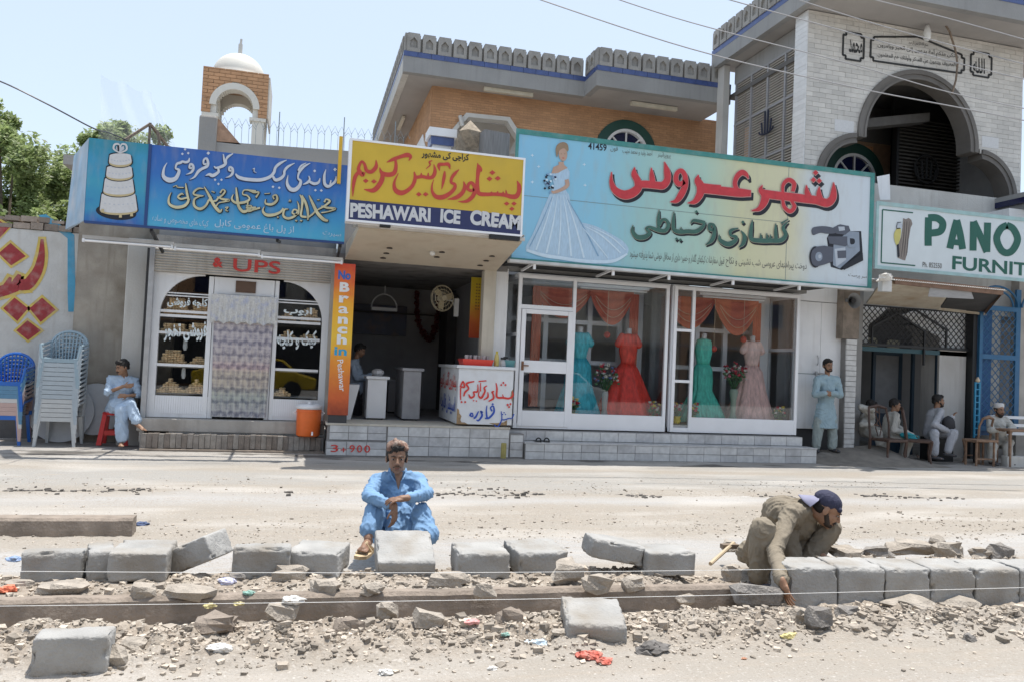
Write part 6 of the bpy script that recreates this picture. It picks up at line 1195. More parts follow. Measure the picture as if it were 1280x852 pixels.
for k in range(9): z = .55+k*(zt-.55)/8.2; fr.box(a_.x-.036, 12.902, z, a_.x+.036, 12.928, z+.02)
part('frame', fr, flat('bright_blue', (.03, .24, .42), .4), t); part('knob', MB().lathe([(.03, 0), (.045, .03), (.03, .07), (.01, .10)], (a_.x, 12.91, zt), 12), flat('knob_cream', (.55, .45, .32), .3), t, smooth=True); part('stand_leg', MB().box(a_.x-.05, 12.9, -.02, a_.x+.05, 12.93, .5), M_black, t)
# ================================================================ MOSQUE UPPER STOREY AND GATE TOWER
mq = empty('mosque_building', (6, 19, 0), 'two storey brick mosque building with battlemented concrete eaves', 'building')
ZS = 8.18
def arc(cx, cz, r, a0, a1, n=16, rx=1.): return [(cx+r*rx*math.cos(a), cz+r*math.sin(a)) for a in np.linspace(a0, a1, n)]
# wall with openings is one core slab behind a skin of bricks
NI = [(2.72, 4.4), (2.72, 6.55), (3.13, 6.95), (3.62, 7.62), (4.72, 7.65), (5.22, 7.0), (5.5, 6.6), (5.5, 4.4)]   # white octagonal niche
def inpoly(x, z, P):
    c = False; n = len(P)
    for i in range(n):
        (x0, z0), (x1, z1) = P[i], P[i-1]
        if (z0 > z) != (z1 > z) and x < (x1-x0)*(z-z0)/(z1-z0)+x0: c = not c
    return c
R1 = (7.85, 7.13)
def keep1(x, z): return not inpoly(x, z, NI) and math.hypot(x-R1[0], z-R1[1]) > .83
BW = 19.02
def poly_wall_ring(cx, cz, r0, r1, y0, y1, n=40, a0=0, a1=2*math.pi):
    mb = MB(); A = np.linspace(a0, a1, n+1)
    for i in range(n):
        p = [(cx+r*math.cos(a), cz+r*math.sin(a)) for r, a in ((r0, A[i]), (r1, A[i]), (r1, A[i+1]), (r0, A[i+1]))]; mb.prism(p, y0, y1)
    return mb
part('lower_wall', MB().box(2.77, BW, 0, 9.8, BW+.2, 4.6), M_grey, mq)
part('brick_core', MB().box(5.5, BW+.0, 4.6, 7.0, BW+.2, ZS+.1).box(7.0, BW, 4.6, 8.7, BW+.2, 6.3).box(7.0, BW, 7.98, 8.7, BW+.2, ZS+.1).box(8.7, BW, 4.6, 10.6, BW+.2, ZS+.1).prism([(2.78, 6.6), (3.13, 6.98), (3.62, 7.66), (4.72, 7.69), (5.22, 7.0), (5.5, 6.6), (5.5, ZS+.1), (2.78, ZS+.1)], BW, BW+.2), M_mortar, mq)
tag(part('brick', tiles(2.78, 10.6, 6.3, ZS+.08, BW, .20, .060, .007, .010, .001, keep=keep1, seed=3), M_brick, mq), kind='stuff')
sb = tiles(0, 6.5, 6.3, ZS+.08, 0, .20, .060, .007, .010, .001, seed=4); sb.v = [(2.77+y, BW+x, z) for x, y, z in sb.v]; tag(part('brick', sb, M_brick, mq), kind='stuff')
part('side_wall', MB().box(2.785, BW+.2, 0, 3.0, 26, ZS+.1), M_mortar, mq)
part('side_arch', MB().prism([(0.3, 5.8), (.3, 6.6), (1.1, 7.3), (2.2, 7.3), (3.0, 6.6), (3.0, 5.8)], 2.74, 2.766, fn=lambda x, z, y: (y, BW+x, z)), M_white, mq)
Mwm = mat('white_moulding', (.62, .61, .58), .7, .05, 3, .1, dirt=.3, drgb=(.45, .42, .38))
nm = MB(); Pn = [(2.86, 4.6), (2.86, 6.50), (3.16, 6.86), (3.68, 7.52), (4.66, 7.55), (5.12, 6.92), (5.4, 6.55), (5.4, 4.6)]
for i in range(len(NI)-1): nm.prism([NI[i], NI[i+1], Pn[i+1], Pn[i]], BW-.06, BW+.22)
part('niche_moulding', nm, Mwm, mq); part('niche_wall', MB().box(2.9, BW+1.0, 4, 5.6, BW+1.1, ZS), Mwm, mq); part('niche_soffit', MB().box(3.1, BW+.22, 7.75, 5.4, BW+1, 7.8), M_white, mq)
part('lamp', MB().tube([px(575, 145, BW-.1), px(578, 158, BW-.12)], .05, 8), Mwm, mq)
part('window_surround', poly_wall_ring(*R1, .60, .84, BW-.05, BW+.2), M_green, mq); part('window_ring', poly_wall_ring(*R1, .53, .60, BW-.07, BW+.05), M_white, mq)
w_ = part('round_window', MB().prism(arc(*R1, .6, 0, 6.0, 20), BW+.06, BW+.09), M_navy, mq)
sp = MB()
for k in range(8): a = k*math.pi/4+math.pi/2*0; sp.bar((R1[0], BW, R1[1]), (R1[0]+.55*math.cos(a), BW, R1[1]+.55*math.sin(a)), .04)
part('spokes', sp, M_white, w_)
def bird(name, p, m, par): pass
# eaves
def eave(parent, X0, X1, Yf, Yb, zs, zb0, zb1, left=None, m=M_grey):
    part('fascia', MB().box(X0, Yf, zs, X1, Yf+.18, zb0), m, parent); part('soffit', MB().box(X0+.002, Yf+.18, zs+.01, X1-.002, Yb, zs+.14), M_soff, parent)
    n = max(1, int((X1-X0)/.30)); w = (X1-X0)/n; first = None
    for i in range(n):
        if first is None: first = part('blue_tile', MB().box(X0+.004, Yf-.012, zb0, X0+w-.004, Yf+.17, zb1), M_blue_t, parent)
        else: dupmesh(first, parent, (i*w, 0, 0))
MERL = None
def merlon_mb(w=.40, h=.42, d=.16):
    mb = MB(); x0, x1 = -w/2, w/2; ni = .085; nh0, nh1, nap = h*.22, h*.58, h*.80; top = h
    # frame around a recessed pointed niche
    out = [(x0, 0), (x1, 0), (x1, top-.03), (x1*.55, top), (x0*.55, top), (x0, top-.03)]
    ring_ = [(-ni, nh0), (ni, nh0), (ni, nh1), (0, nap), (-ni, nh1)]
    mb.box(x0, .06, 0, x1, d, top-.03); mb.box(x0, 0, 0, x1, .06, nh0); mb.box(x0, 0, nh0, -ni, .06, top-.03); mb.box(ni, 0, nh0, x1, .06, top-.03)
    mb.prism([(-ni, nh1), (0, nap), (0, top-.03), (-ni, top-.03)], 0, .06); mb.prism([(0, nap), (ni, nh1), (ni, top-.03), (0, top-.03)], 0, .06); mb.box(x0*.88, .005, top-.031, x1*.88, d-.005, top+.015)
    return mb
Mml = mat('merlon_concrete', (.33, .32, .30), .95, .1, 3, .3, 30, dirt=.6, drgb=(.20, .185, .17), ds=2.5, streak=.4)
def merlons(parent, a, b, n, z, side=0, w=None, h=.42):
    """row from a to b (x, y); side 0 faces the street, 1 faces left"""
    global _mm
    L = math.hypot(b[0]-a[0], b[1]-a[1]); pit = L/n; w = w or pit*.86
    key = (round(w, 3), round(h, 3), parent.name); 
    if key not in MK: MK[key] = merlon_mb(w, h).build('merlon', Mml, None).data; bpy.data.objects.remove([o for o in C.objects if o.data == MK[key]][0])
    zmin = 0; me = MK[key]; xs = [v.co for v in me.vertices]; cx = sum((min(v.x for v in xs), max(v.x for v in xs)))/2; cyy = sum((min(v.y for v in xs), max(v.y for v in xs)))/2
    bk_ = MB()
    for i in range(n):
        t = (i+.5)/n; x = a[0]+(b[0]-a[0])*t; y = a[1]+(b[1]-a[1])*t
        o = bpy.data.objects.new('merlon', me); C.objects.link(o); o.parent = parent; o.location = Vector((x, y, z))-ORG[parent]; ORG[o] = ORG[parent]
        if side: o.rotation_euler = (0, 0, -math.pi/2)
    part('parapet_wall', MB().box(min(a[0], b[0])+(0 if not side else -.03), min(a[1], b[1])+(.02 if not side else 0), z-.02, max(a[0], b[0])+(0 if not side else .06), max(a[1], b[1])+(.07 if not side else 0), z+h*.84), Mml, parent)
MK = {}
eave(mq, 1.97, 6.42, 18.3, 19.2, ZS, 8.55, 8.67); eave(mq, 6.421, 9.95, 17.5, 19.2, ZS+.01, 8.56, 8.68)
part('side_fascia', MB().box(1.97, 18.48, ZS, 2.12, 26.5, 8.55), M_plast2, mq); part('side_tile_band', MB().box(1.965, 18.3, 8.551, 2.1, 26.5, 8.67), M_blue_t, mq); part('side_soffit', MB().box(2.12, 19.2, ZS+.012, 2.8, 26.5, ZS+.12), M_soff, mq)
part('return_fascia', MB().box(6.421, 17.68, ZS+.01, 6.57, 18.3, 8.56), M_grey, mq); part('return_tiles', MB().box(6.415, 17.67, 8.56, 6.56, 18.29, 8.675), M_blue_t, mq)
merlons(mq, (2.0, 18.36), (6.38, 18.36), 12, 8.67); merlons(mq, (6.45, 17.56), (9.75, 17.56), 9, 8.68)
merlons(mq, (2.03, 26.5), (2.03, 18.5), 20, 8.67, 1); merlons(mq, (6.48, 18.3), (6.48, 17.7), 2, 8.68, 1)
part('corner_post', MB().box(1.98, 18.32, 8.67, 2.18, 18.5, 9.10), Mml, mq); part('corner_post', MB().box(6.43, 17.53, 8.68, 6.62, 17.72, 9.12), Mml, mq)
for a, b, Y in (((605, 109), (666, 117), 18.6), ((789, 121), (846, 131), 18.2)):
    p, q = px(*a, Y), px(*b, Y); z = ZS-.03; part('tube_light', MB().box(p.x, Y-.05, z-.06, q.x, Y+.05, z+.03), mat('lamp_cream', (.62, .58, .48), .5), mq)
p = px(484, 145, 22.5); part('tube_light', MB().bar((2.4, 21.6, ZS-.04), (2.4, 22.8, ZS-.04), .09, .06), mat('lamp_cream', (.62, .58, .48), .5), mq)
part('roof', MB().box(2.1, 19.21, ZS+.13, 9.9, 26.4, ZS+.25), M_roof, mq)

# gate tower ------------------------------------------------------
tw = empty('gate_tower', (12.4, 14, 0), 'tall marble faced mosque gate tower with a three lobed arch and inscriptions', 'tower')
TY = 14.0; XL, XR = 9.65, 15.14; ZT = 9.02
TO = (12.42, 6.62); TR = 1.47                         # big top lobe
LO = [(10.93, 5.62, .94), (14.0, 5.62, .96)]          # side lobes
def keepT(x, z, g=0.):
    if math.hypot(x-TO[0], z-TO[1]) < TR+g: return False
    if 10.9 < x < 14. and z < TO[1]: return False
    for cx, cz, r in LO:
        if math.hypot(x-cx, z-cz) < r+g: return False
        if abs(x-cx) < r+g and z < cz: return False
    return True
def column_wall(y0, y1, m):      # wall slab following the arch outline, in narrow vertical strips
    mb = MB(); st = .05; x = XL+.02
    while x < XR-.02:
        xm = x+st/2; z = None; zz = 5.0
        cand = [5.0]
        if abs(xm-TO[0]) < TR: cand.append(TO[1]+math.sqrt(TR*TR-(xm-TO[0])**2))
        elif 10.93 < xm < 14.0: cand.append(TO[1])
        for cx, cz, r in LO:
            if abs(xm-cx) < r: cand.append(cz+math.sqrt(r*r-(xm-cx)**2))
        mb.box(x, y0, max(cand), x+st+.0005, y1, ZT); x += st
    return mb
part('front_wall', column_wall(TY+.012, TY+.35, M_grout), M_grout, tw)
tag(part('marble_tiles', tiles(XL+.02, XR, 4.95, ZT, TY+.012, .30, .10, .005, .014, .002, keep=lambda x, z: keepT(x, z, .015), seed=8), M_marb, tw), kind='stuff')
sd = tiles(0, .42, 4.6, ZT, 0, .42, .10, .004, .014, .001, bond=0, seed=9); sd.v = [(XL+.01+y, TY+x, z) for x, y, z in sd.v]; tag(part('marble_tiles', sd, mat('marble_light', (.68, .68, .67), .4, .05, 6, .05, island=.06), tw), kind='stuff')
part('corner_pier', MB().box(XL+.015, TY+.02, 0, XL+.30, TY+.42, ZT), M_grout, tw); part('lower_front', MB().box(XL+.31, TY+.36, 0, XL+.9, TY+.45, 5), M_grey, tw)
Mmo = mat('brown_moulding', (.14, .128, .115), .7, .1, 5, .1, dirt=.4, drgb=(.2, .19, .18))
for k, (g0, g1, y0) in enumerate(((-.04, .055, -.05), (-.10, -.0405, -.024), (-.15, -.1005, -.038))):
    mb = MB()
    def arcring(cx, cz, r, a0, a1, n):
        A = np.linspace(a0, a1, n+1)
        for i in range(n):
            p = [(cx+q*math.cos(a), cz+q*math.sin(a)) for q, a in ((r+g0, A[i]), (r+g1, A[i]), (r+g1, A[i+1]), (r+g0, A[i+1]))]; mb.prism(p, TY+y0, TY+.36)
    arcring(*TO, TR, -.05, math.pi+.05, 40)
    part('arch_moulding', mb, Mmo, tw); mb = MB(); arcring(LO[0][0], LO[0][1], LO[0][2], math.pi*.52, math.pi, 20); mb.box(LO[0][0]-LO[0][2]-g1, TY+y0, 4.9, LO[0][0]-LO[0][2]-g0, TY+.36, LO[0][1]); part('arch_moulding', mb, Mmo, tw)
    mb = MB(); arcring(LO[1][0], LO[1][1], LO[1][2], 0, math.pi*.48, 20); mb.box(LO[1][0]+LO[1][2]+g0, TY+y0, 4.9, LO[1][0]+LO[1][2]+g1, TY+.36, LO[1][1]); part('arch_moulding', mb, Mmo, tw)
# hollow inside: soffit of the vault, brick back wall with round window, dark louvred wall at right
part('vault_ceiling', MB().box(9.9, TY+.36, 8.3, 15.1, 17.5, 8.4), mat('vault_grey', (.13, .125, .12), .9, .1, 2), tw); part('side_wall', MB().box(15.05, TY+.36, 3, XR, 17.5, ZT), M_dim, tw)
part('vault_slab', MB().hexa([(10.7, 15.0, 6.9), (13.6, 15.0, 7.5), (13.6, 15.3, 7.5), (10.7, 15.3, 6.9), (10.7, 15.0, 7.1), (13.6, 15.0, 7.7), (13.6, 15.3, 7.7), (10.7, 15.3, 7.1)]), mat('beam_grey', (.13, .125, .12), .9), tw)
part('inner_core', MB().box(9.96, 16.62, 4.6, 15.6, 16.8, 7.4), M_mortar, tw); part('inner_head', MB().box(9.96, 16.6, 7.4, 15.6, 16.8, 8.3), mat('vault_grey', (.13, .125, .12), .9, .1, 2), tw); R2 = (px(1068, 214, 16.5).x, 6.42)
tag(part('brick', tiles(10.2, 13.4, 4.8, 7.3, 16.6, .24, .075, .010, .012, .002, keep=lambda x, z: math.hypot(x-R2[0], z-R2[1]) > .85, seed=5), mat('brightened_brick', (.62, .32, .16), .85, .1, 14, .3, island=.16), tw), kind='stuff')  # vault brick coloured brighter than the outer brick so it reads as lit
part('window_surround', poly_wall_ring(*R2, .62, .88, 16.5, 16.7), M_green, tw); part('window_ring', poly_wall_ring(*R2, .55, .62, 16.48, 16.6), M_white, tw); w_ = part('round_window', MB().prism(arc(*R2, .6, 0, 6., 20), 16.55, 16.58), M_navy, tw); sp = MB()
for k in range(8): a = k*math.pi/4; sp.bar((R2[0], 16.52, R2[1]), (R2[0]+.56*math.cos(a), 16.52, R2[1]+.56*math.sin(a)), .04)
part('spokes', sp, M_white, w_)
lv = MB()
for k in range(34): z = 4.9+k*.085; lv.box(13.25, 15.6, z, 15.1, 15.68, z+.035)
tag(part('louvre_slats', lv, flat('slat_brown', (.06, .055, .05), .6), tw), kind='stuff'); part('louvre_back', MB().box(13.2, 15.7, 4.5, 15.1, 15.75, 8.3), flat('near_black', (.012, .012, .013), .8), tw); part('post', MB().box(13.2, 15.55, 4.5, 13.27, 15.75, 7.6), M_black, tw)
em = MB(); c = Vector((14.0, 15.5, 6.55))
for k in range(5): em.tube([c+Vector((.14*(k-2), 0, .26*math.cos((k-2)*.7))), c+Vector((.11*(k-2), 0, -.24))], .03, 6)
em.tube([c+Vector((.33*math.cos(a), 0, .33*math.sin(a))) for a in np.linspace(0, 6.28, 18)], .025, 6); part('emblem', em, flat('near_black', (.012, .012, .013), .8), tw)
# left side: louvred screen between corner pier and rear column
LX = 9.95
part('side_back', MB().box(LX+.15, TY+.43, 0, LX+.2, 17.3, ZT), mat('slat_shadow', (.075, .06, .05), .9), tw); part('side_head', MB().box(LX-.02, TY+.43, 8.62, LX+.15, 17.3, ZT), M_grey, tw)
ls = MB()
for k in range(60): z = 5.0+k*.061; ls.box(LX, TY+.43, z, LX+.06, 17.25, z+.030)
tag(part('louvre_slats', ls, mat('slat_cream', (.36, .33, .29), .7, .1, 6, .1), tw), kind='stuff')
for i in range(5): part('mullion', MB().box(LX-.035, TY+.45+i*.68, 4.9, LX+.05, TY+.51+i*.68, 8.62), flat('mullion_grey', (.30, .30, .31), .5), tw)
for z in (5.35, 6.45, 7.55, 8.58): part('rail', MB().box(LX-.03, TY+.44, z, LX+.04, 17.25, z+.05), flat('mullion_grey', (.30, .30, .31), .5), tw)
c = Vector((LX-.08, 15.75, 7.25)); em = MB()
for k in range(4): em.tube([c+Vector((0, .13*(k-1.5), .28*math.cos((k-1.5)))), c+Vector((0, .10*(k-1.5), -.26))], .022, 6)
em.tube([c+Vector((0, .28*math.cos(a), .10*math.sin(a)-.18)) for a in np.linspace(math.pi, 6.28, 10)], .022, 6); part('emblem', em, flat('emblem_navy', (.02, .025, .05), .5), tw)
part('rear_column', MB().box(9.58, 17.2, 0, 9.74, 17.5, ZT), M_plast2, tw)
# eave of the tower
part('fascia', MB().box(9.45, 12.95, 9.03, 17, 13.1, 9.36), M_grey, tw); part('soffit', MB().box(9.6, 13.1, 9.04, 17, TY+.4, 9.2), M_soff, tw)
part('side_fascia', MB().box(9.45, 13.1, 9.03, 9.6, 17.6, 9.36), M_grey, tw); part('side_soffit', MB().box(9.6, TY+.4, 9.045, 10.2, 17.6, 9.2), M_soff, tw)
part('tile_band', MB().box(9.445, 12.94, 9.361, 17, 13.1, 9.48), M_blue_t, tw); part('tile_band', MB().box(9.445, 13.1, 9.36, 9.6, 17.6, 9.479), M_blue_t, tw)
merlons(tw, (9.5, 17.55), (9.5, 13.1), 13, 9.48, 1, h=.44); merlons(tw, (9.55, 13.0), (17, 13.0), 20, 9.48, 0, h=.44); part('roof', MB().box(9.6, 13.1, 9.21, 17, 17.6, 9.35), M_roof, tw)
# inscriptions
Mis = flat('inscription_black', (.025, .025, .025), .6)
def plq(pts, w=.035):
    mb = MB()
    for i in range(len(pts)): mb.bar((pts[i][0], TY-.01, pts[i][1]), (pts[(i+1) % len(pts)][0], TY-.01, pts[(i+1) % len(pts)][1]), w, .02, up=(0, 1, 0))
    return mb
def notched(x0, z0, x1, z1, n=.07, tops=None):
    return [(x0+n, z0), (x1-n, z0), (x1-n, z0+n), (x1, z0+n), (x1, z1-n), (x1-n, z1-n), (x1-n, z1)]+(tops or [])+[(x0+n, z1), (x0+n, z1-n), (x0, z1-n), (x0, z0+n), (x0+n, z0+n)]
q0, q1 = px(1053, 70, TY), px(1080, 42, TY); pl = part('inscription_frame', plq(notched(q0.x, px(1056, 74, TY).z, q1.x, px(1056, 40, TY).z)), Mis, tw)
xa, xb = px(1088, 60, TY).x, px(1205, 75, TY).x; za, zb = px(1088, 76, TY).z, px(1088, 46, TY).z; xm1, xm2 = px(1147, 50, TY).x, px(1160, 50, TY).x
part('inscription_frame', plq([(xa+.07, za), (xb-.07, za+.05), (xb-.07, za+.12), (xb, za+.12), (xb, zb-.12), (xb-.07, zb-.12), (xb-.07, zb-.05), (xm1, zb+.17), (xa+.07, zb), (xa+.07, zb-.07), (xa, zb-.07), (xa, za+.07), (xa+.07, za+.07)]), Mis, tw)
xc, xd = px(1213, 80, TY).x, px(1239, 80, TY).x; part('inscription_frame', plq(notched(xc, px(1213, 94, TY).z, xd, px(1213, 64, TY).z)), Mis, tw)
def wtx(body, x0, y0, x1, y1, h, bold=0.): return tpx(body, x0, y0, x1, y1, h, TY-.003, Mis, tw, bold)
wtx('محمد', 1061, 66, 1078, 68, 17, .02); wtx('الله', 1216, 91, 1231, 93, 19, .02)
wtx('بسم الله الرحمن الرحيم', 1136, 57, 1160, 60, 6); wtx('ولتكن منكم أمة يدعون إلى الخير ويأمرون', 1097, 61, 1198, 75, 9, .01); wtx('بالمعروف وينهون عن المنكر وأولئك هم المفلحون', 1097, 73, 1196, 86, 9, .01)
part('marble_plaque', MB().box(px(1043, 160, TY).x, TY-.008, px(1043, 164, TY).z, px(1067, 160, TY).x, TY, px(1043, 149, TY).z), Mck1, tw); wtx('1997', 1045, 157, 1054, 158, 6, .03); wtx('تاریخ', 1057, 158, 1065, 159, 6)
part('marble_plaque', MB().box(px(1227, 178, TY).x, TY-.008, px(1227, 184, TY).z, px(1248, 178, TY).x, TY, px(1227, 170, TY).z), Mck1, tw); wtx('ذکریا مسجد', 1229, 182, 1246, 184, 8)
t = empty('hanging_lamp', px(1159, 30, TY-.2), 'white glass lamp hanging under the tower eave', 'lamp'); c = px(1159, 40, TY-.25)
part('globe', MB().lathe([(.03, -.2), (.075, -.14), (.08, -.02), (.05, .08), (.035, .14)], c, 12), flat('bulb_white', (.7, .7, .68)), t, smooth=True); part('stem', MB().tube([c+Vector((0, 0, .14)), (c.x, c.y, 9.04)], .02, 6).lathe([(.06, .19), (.03, .23)], c, 10), M_steel, t)
tag(MB().tube([px(*q, 13.7) for q in ((1176, 22), (1187, 40), (1194, 62), (1197, 80), (1195, 100), (1190, 118))], .022, 6).build('bent_rod', mat('rusty_iron', (.2, .15, .11), .7, .3, 30), None), 'bent iron rod hanging in front of the arch of the tower', 'rod')
cb = empty('cornice_block', (15.3, 13.2, 5.4), 'grey striped concrete cornice and short pier above the furniture sign', 'cornice')
part('slab', MB().box(14.35, 12.9, 5.48, 17, 13.9, 5.58), M_grey, cb); part('slab', MB().box(14.35, 12.95, 5.36, 17, 13.9, 5.479), M_navy, cb); part('slab', MB().box(14.45, 12.92, 5.24, 17, 13.9, 5.359), M_grey, cb); part('pier', MB().box(14.1, 13.3, 4.6, 14.9, 13.9, 5.24), M_white, cb)
part('window_grille', MB().box(15.0, 13.5, 4.6, 15.9, 13.55, 5.24), M_navy, cb)
tag(MB().hexa([px(1100, 250, 13.2), px(1113, 250, 13.2), px(1113, 250, 13.5), px(1100, 250, 13.5), px(1096, 221, 13.2), px(1112, 218, 13.2), px(1112, 218, 13.5), px(1096, 221, 13.5)]).build('white_board', M_white, None), 'white board standing on the roof right of the bridal sign', 'board')
part('podium', MB().box(9.2, 13.4, 4.3, 17, 14.2, 4.45), M_roof, cb)

# minaret ----------------------------------------------------------
mi = empty('roof_minaret', (-1.8, 20.6, 4.4), 'small white minaret kiosk with a brick head and dome on the roof', 'minaret')
MX0, MX1, MY0, MY1 = -2.56, -1.06, 20.0, 21.4; mcx = (MX0+MX1)/2; Mmw = mat('minaret_white', (.66, .64, .58), .7, .04, 3, .1, dirt=.25, drgb=(.5, .46, .4))
def archface(y0, y1, m, bx0, bx1, zt, name, r=.42, zc=7.38, z0=4.4, xform=None):
    mb = MB(); c_ = (bx0+bx1)/2; st = (bx1-bx0)/30
    for i in range(30):
        x = bx0+i*st; xm = x+st/2; zb = zc+math.sqrt(r*r-(xm-c_)**2) if abs(xm-c_) < r else z0; mb.box(x, y0, zb, x+st+.0003, y1, zt)
    if xform: mb.v = [xform(*v) for v in mb.v]
    return part(name, mb, m, mi)
archface(MY0+.03, MY0+.30, Mmw, MX0+.06, MX1-.06, 8.2, 'front_arch'); archface(MY1-.3, MY1-.03, Mmw, MX0+.06, MX1-.06, 8.2, 'rear_arch')
archface(.31, .58, Mmw, 20.34, 21.06, 8.2, 'side_arch', r=.33, xform=lambda x, y, z: (MX0-.25+y, x, z)); archface(.31, .58, Mmw, 20.34, 21.06, 8.2, 'side_arch', r=.33, xform=lambda x, y, z: (MX1-.64+y, x, z))
mb = MB(); st = .05
br_ = tiles(MX0, MX1, 7.55-.0, 8.27, MY0, .25, .085, .010, .02, .002, seed=2, keep=lambda x, z: math.hypot(x-mcx, z-7.38) > .56); b2 = tiles(MX0, MX1, 7.18, 7.55, MY0, .25, .085, .010, .02, .002, seed=2, keep=lambda x, z: math.hypot(x-mcx, z-7.38) > .56); br_.add(b2.v, b2.f)
tag(part('brick', br_, M_brick, mi), kind='stuff'); part('head', MB().box(MX0+.01, MY0+.01, 8.0, MX1-.01, MY1, 8.25), M_mortar, mi)
part('arch_trim', poly_wall_ring(mcx, 7.38, .42, .57, MY0-.03, MY0+.05, 24, 0, math.pi), Mmw, mi); part('head_side', MB().box(MX1-.008, MY0+.02, 7.2, MX1+.03, MY1, 8.2), Mmw, mi); part('ledge', MB().box(MX0+.02, MY0-.01, 7.10, MX0+.40, MY0+.3, 7.18), Mmw, mi); part('ledge', MB().box(MX1-.40, MY0-.01, 7.10, MX1-.02, MY0+.3, 7.18), Mmw, mi)
part('dome', MB().lathe([(.66, 0)]+[(.62*math.cos(a)*(1 if a < 1.2 else 1), .05+.58*math.sin(a)) for a in np.linspace(0, 1.5, 12)], (mcx, 20.65, 8.25), 28), Mmw, mi, smooth=True); part('finial', MB().tube([(mcx, 20.65, 8.85), (mcx, 20.65, 9.15)], .05, 8).tube([(mcx, 20.65, 9.1), (mcx+.01, 20.65, 9.28)], .028, 8), M_plast2, mi)
part('base', MB().box(MX0+.04, MY0+.1, 4.0, MX1-.04, MY1-.1, 4.5), M_roof, mi)
# wire fence on the parapet
wf = empty('roof_fence', (0, 14.3, 5.05), 'low ornamental wire fence along the bakery roof parapet', 'fence'); x = -1.5; k = 0; Mwf = flat('wire_grey', (.22, .26, .28), .5)
zb = lambda x: 5.03+(x+1.8)/3.3*.13
while x < 1.7:
    z = zb(x); h = .33; mb = MB().tube([(x, 14.3, z), (x, 14.3, z+h)], .0045, 4); part('fence_wire', mb, Mwf, wf)
    part('fence_wire', MB().tube([(x, 14.3, z+h), (x+.0575, 14.3, z+h+.12), (x+.115, 14.3, z+h)], .0045, 4), Mwf, wf)
    if k % 2 == 0: part('fence_wire', MB().tube([(x, 14.3, z+.28), (x+.0575, 14.3, z+.35), (x+.115, 14.3, z+.28)], .0045, 4), Mwf, wf)
    x += .115; k += 1
for xx in (-.55, .55, 1.45): part('fence_post', MB().tube([(xx, 14.3, zb(xx)), (xx, 14.3, zb(xx)+.62)], .009, 5), Mwf, wf)
part('rail', MB().tube([(-1.5, 14.3, 5.06), (1.7, 14.3, 5.19)], .006, 4), Mwf, wf)
# sign struts, plastic sheet
t = empty('sign_struts', (-2.3, 13, 4.3), 'dark angle iron struts propping the blue sign on the roof', 'frame')
for a, b in (((188, 154, 12.9), (186, 182, 12.9)), ((188, 155, 12.9), (155, 176, 12.6)), ((189, 157, 12.9), (210, 184, 13.4)), ((197, 164, 12.9), (200, 183, 12.9))): part('strut', MB().bar(px(*a), px(*b), .035), mat('rusty_iron', (.2, .15, .11), .7, .3, 30), t)
def film():
    m = bpy.data.materials.new('clear_film'); m.use_nodes = True; nt = m.node_tree; N = nt.nodes; L = nt.links; N.remove(N['Principled BSDF'])
    t_ = N.new('ShaderNodeBsdfTransparent'); d = N.new('ShaderNodeBsdfTranslucent'); d.inputs[0].default_value = (.75, .8, .85, 1); x = N.new('ShaderNodeMixShader'); x.inputs[0].default_value = .13
    L.new(t_.outputs[0], x.inputs[1]); L.new(d.outputs[0], x.inputs[2]); L.new(x.outputs[0], N['Material Output'].inputs[0]); return m
MF = film()
def sheet(A, B, lab):
    n = 12; P = [[A[0].lerp(A[1], j/8).lerp(B[0].lerp(B[1], j/8), i/n)+Vector((0, .08*math.sin(i*1.1+j*.6), .02*math.sin(j*2+i))) for i in range(n+1)] for j in range(9)]
    tag(MB().grid(P).build('plastic_sheet', MF, None, smooth=True), lab, 'plastic sheet')
sheet((px(122, 175, 13.2), px(128, 95, 13.2)), (px(200, 180, 13.6), px(190, 118, 13.6)), 'large thin clear plastic sheet blowing above the cake sign'); sheet((px(196, 178, 13.3), px(189, 122, 13.3)), (px(219, 183, 13.4), px(205, 150, 13.4)), 'small torn strip of clear plastic beside the sign struts')
# wires
Mwi = flat('wire_pale', (.30, .30, .31), .5); Mwk = flat('wire_dark', (.05, .05, .055), .5)
def wire(pts, r, m, lab, extend=True):
    P = crom([tuple(px(*q)) for q in pts], 8); tag(MB().tube(P, r, 5).build('overhead_wire', m, None), lab, 'wire')
wire([(-60, 82, 12), (0, 102, 11), (60, 131, 11), (115, 160, 11.5), (135, 166, 12), (160, 176, 12.4)], .010, Mwk, 'dark cable crossing the sky at the far left to the cake sign')
wire([(640, -12, 11), (862, 61, 11), (1060, 108, 10.8), (1200, 135, 10.6), (1310, 157, 10.5)], .010, Mwi, 'overhead wire crossing lowest over the tower arch')
wire([(730, -15, 11), (862, 28, 11), (1058, 79, 10.8), (1188, 116, 10.6), (1310, 142, 10.5)], .009, Mwi, 'overhead wire crossing the arch just above the lowest wire')
wire([(880, -10, 10.5), (915, 1, 10.5), (1058, 40, 10.3), (1200, 80, 10.2), (1310, 106, 10)], .009, Mwi, 'overhead wire crossing between the two inscription panels')
wire([(970, -9, 10.5), (1080, 26, 10.3), (1190, 57, 10.2), (1310, 88, 10)], .008, Mwi, 'overhead wire crossing just below the tower lamp')
wire([(1060, -8, 10.5), (1180, 22, 10.3), (1310, 58, 10.)], .009, Mwi, 'topmost overhead wire at the upper right corner')
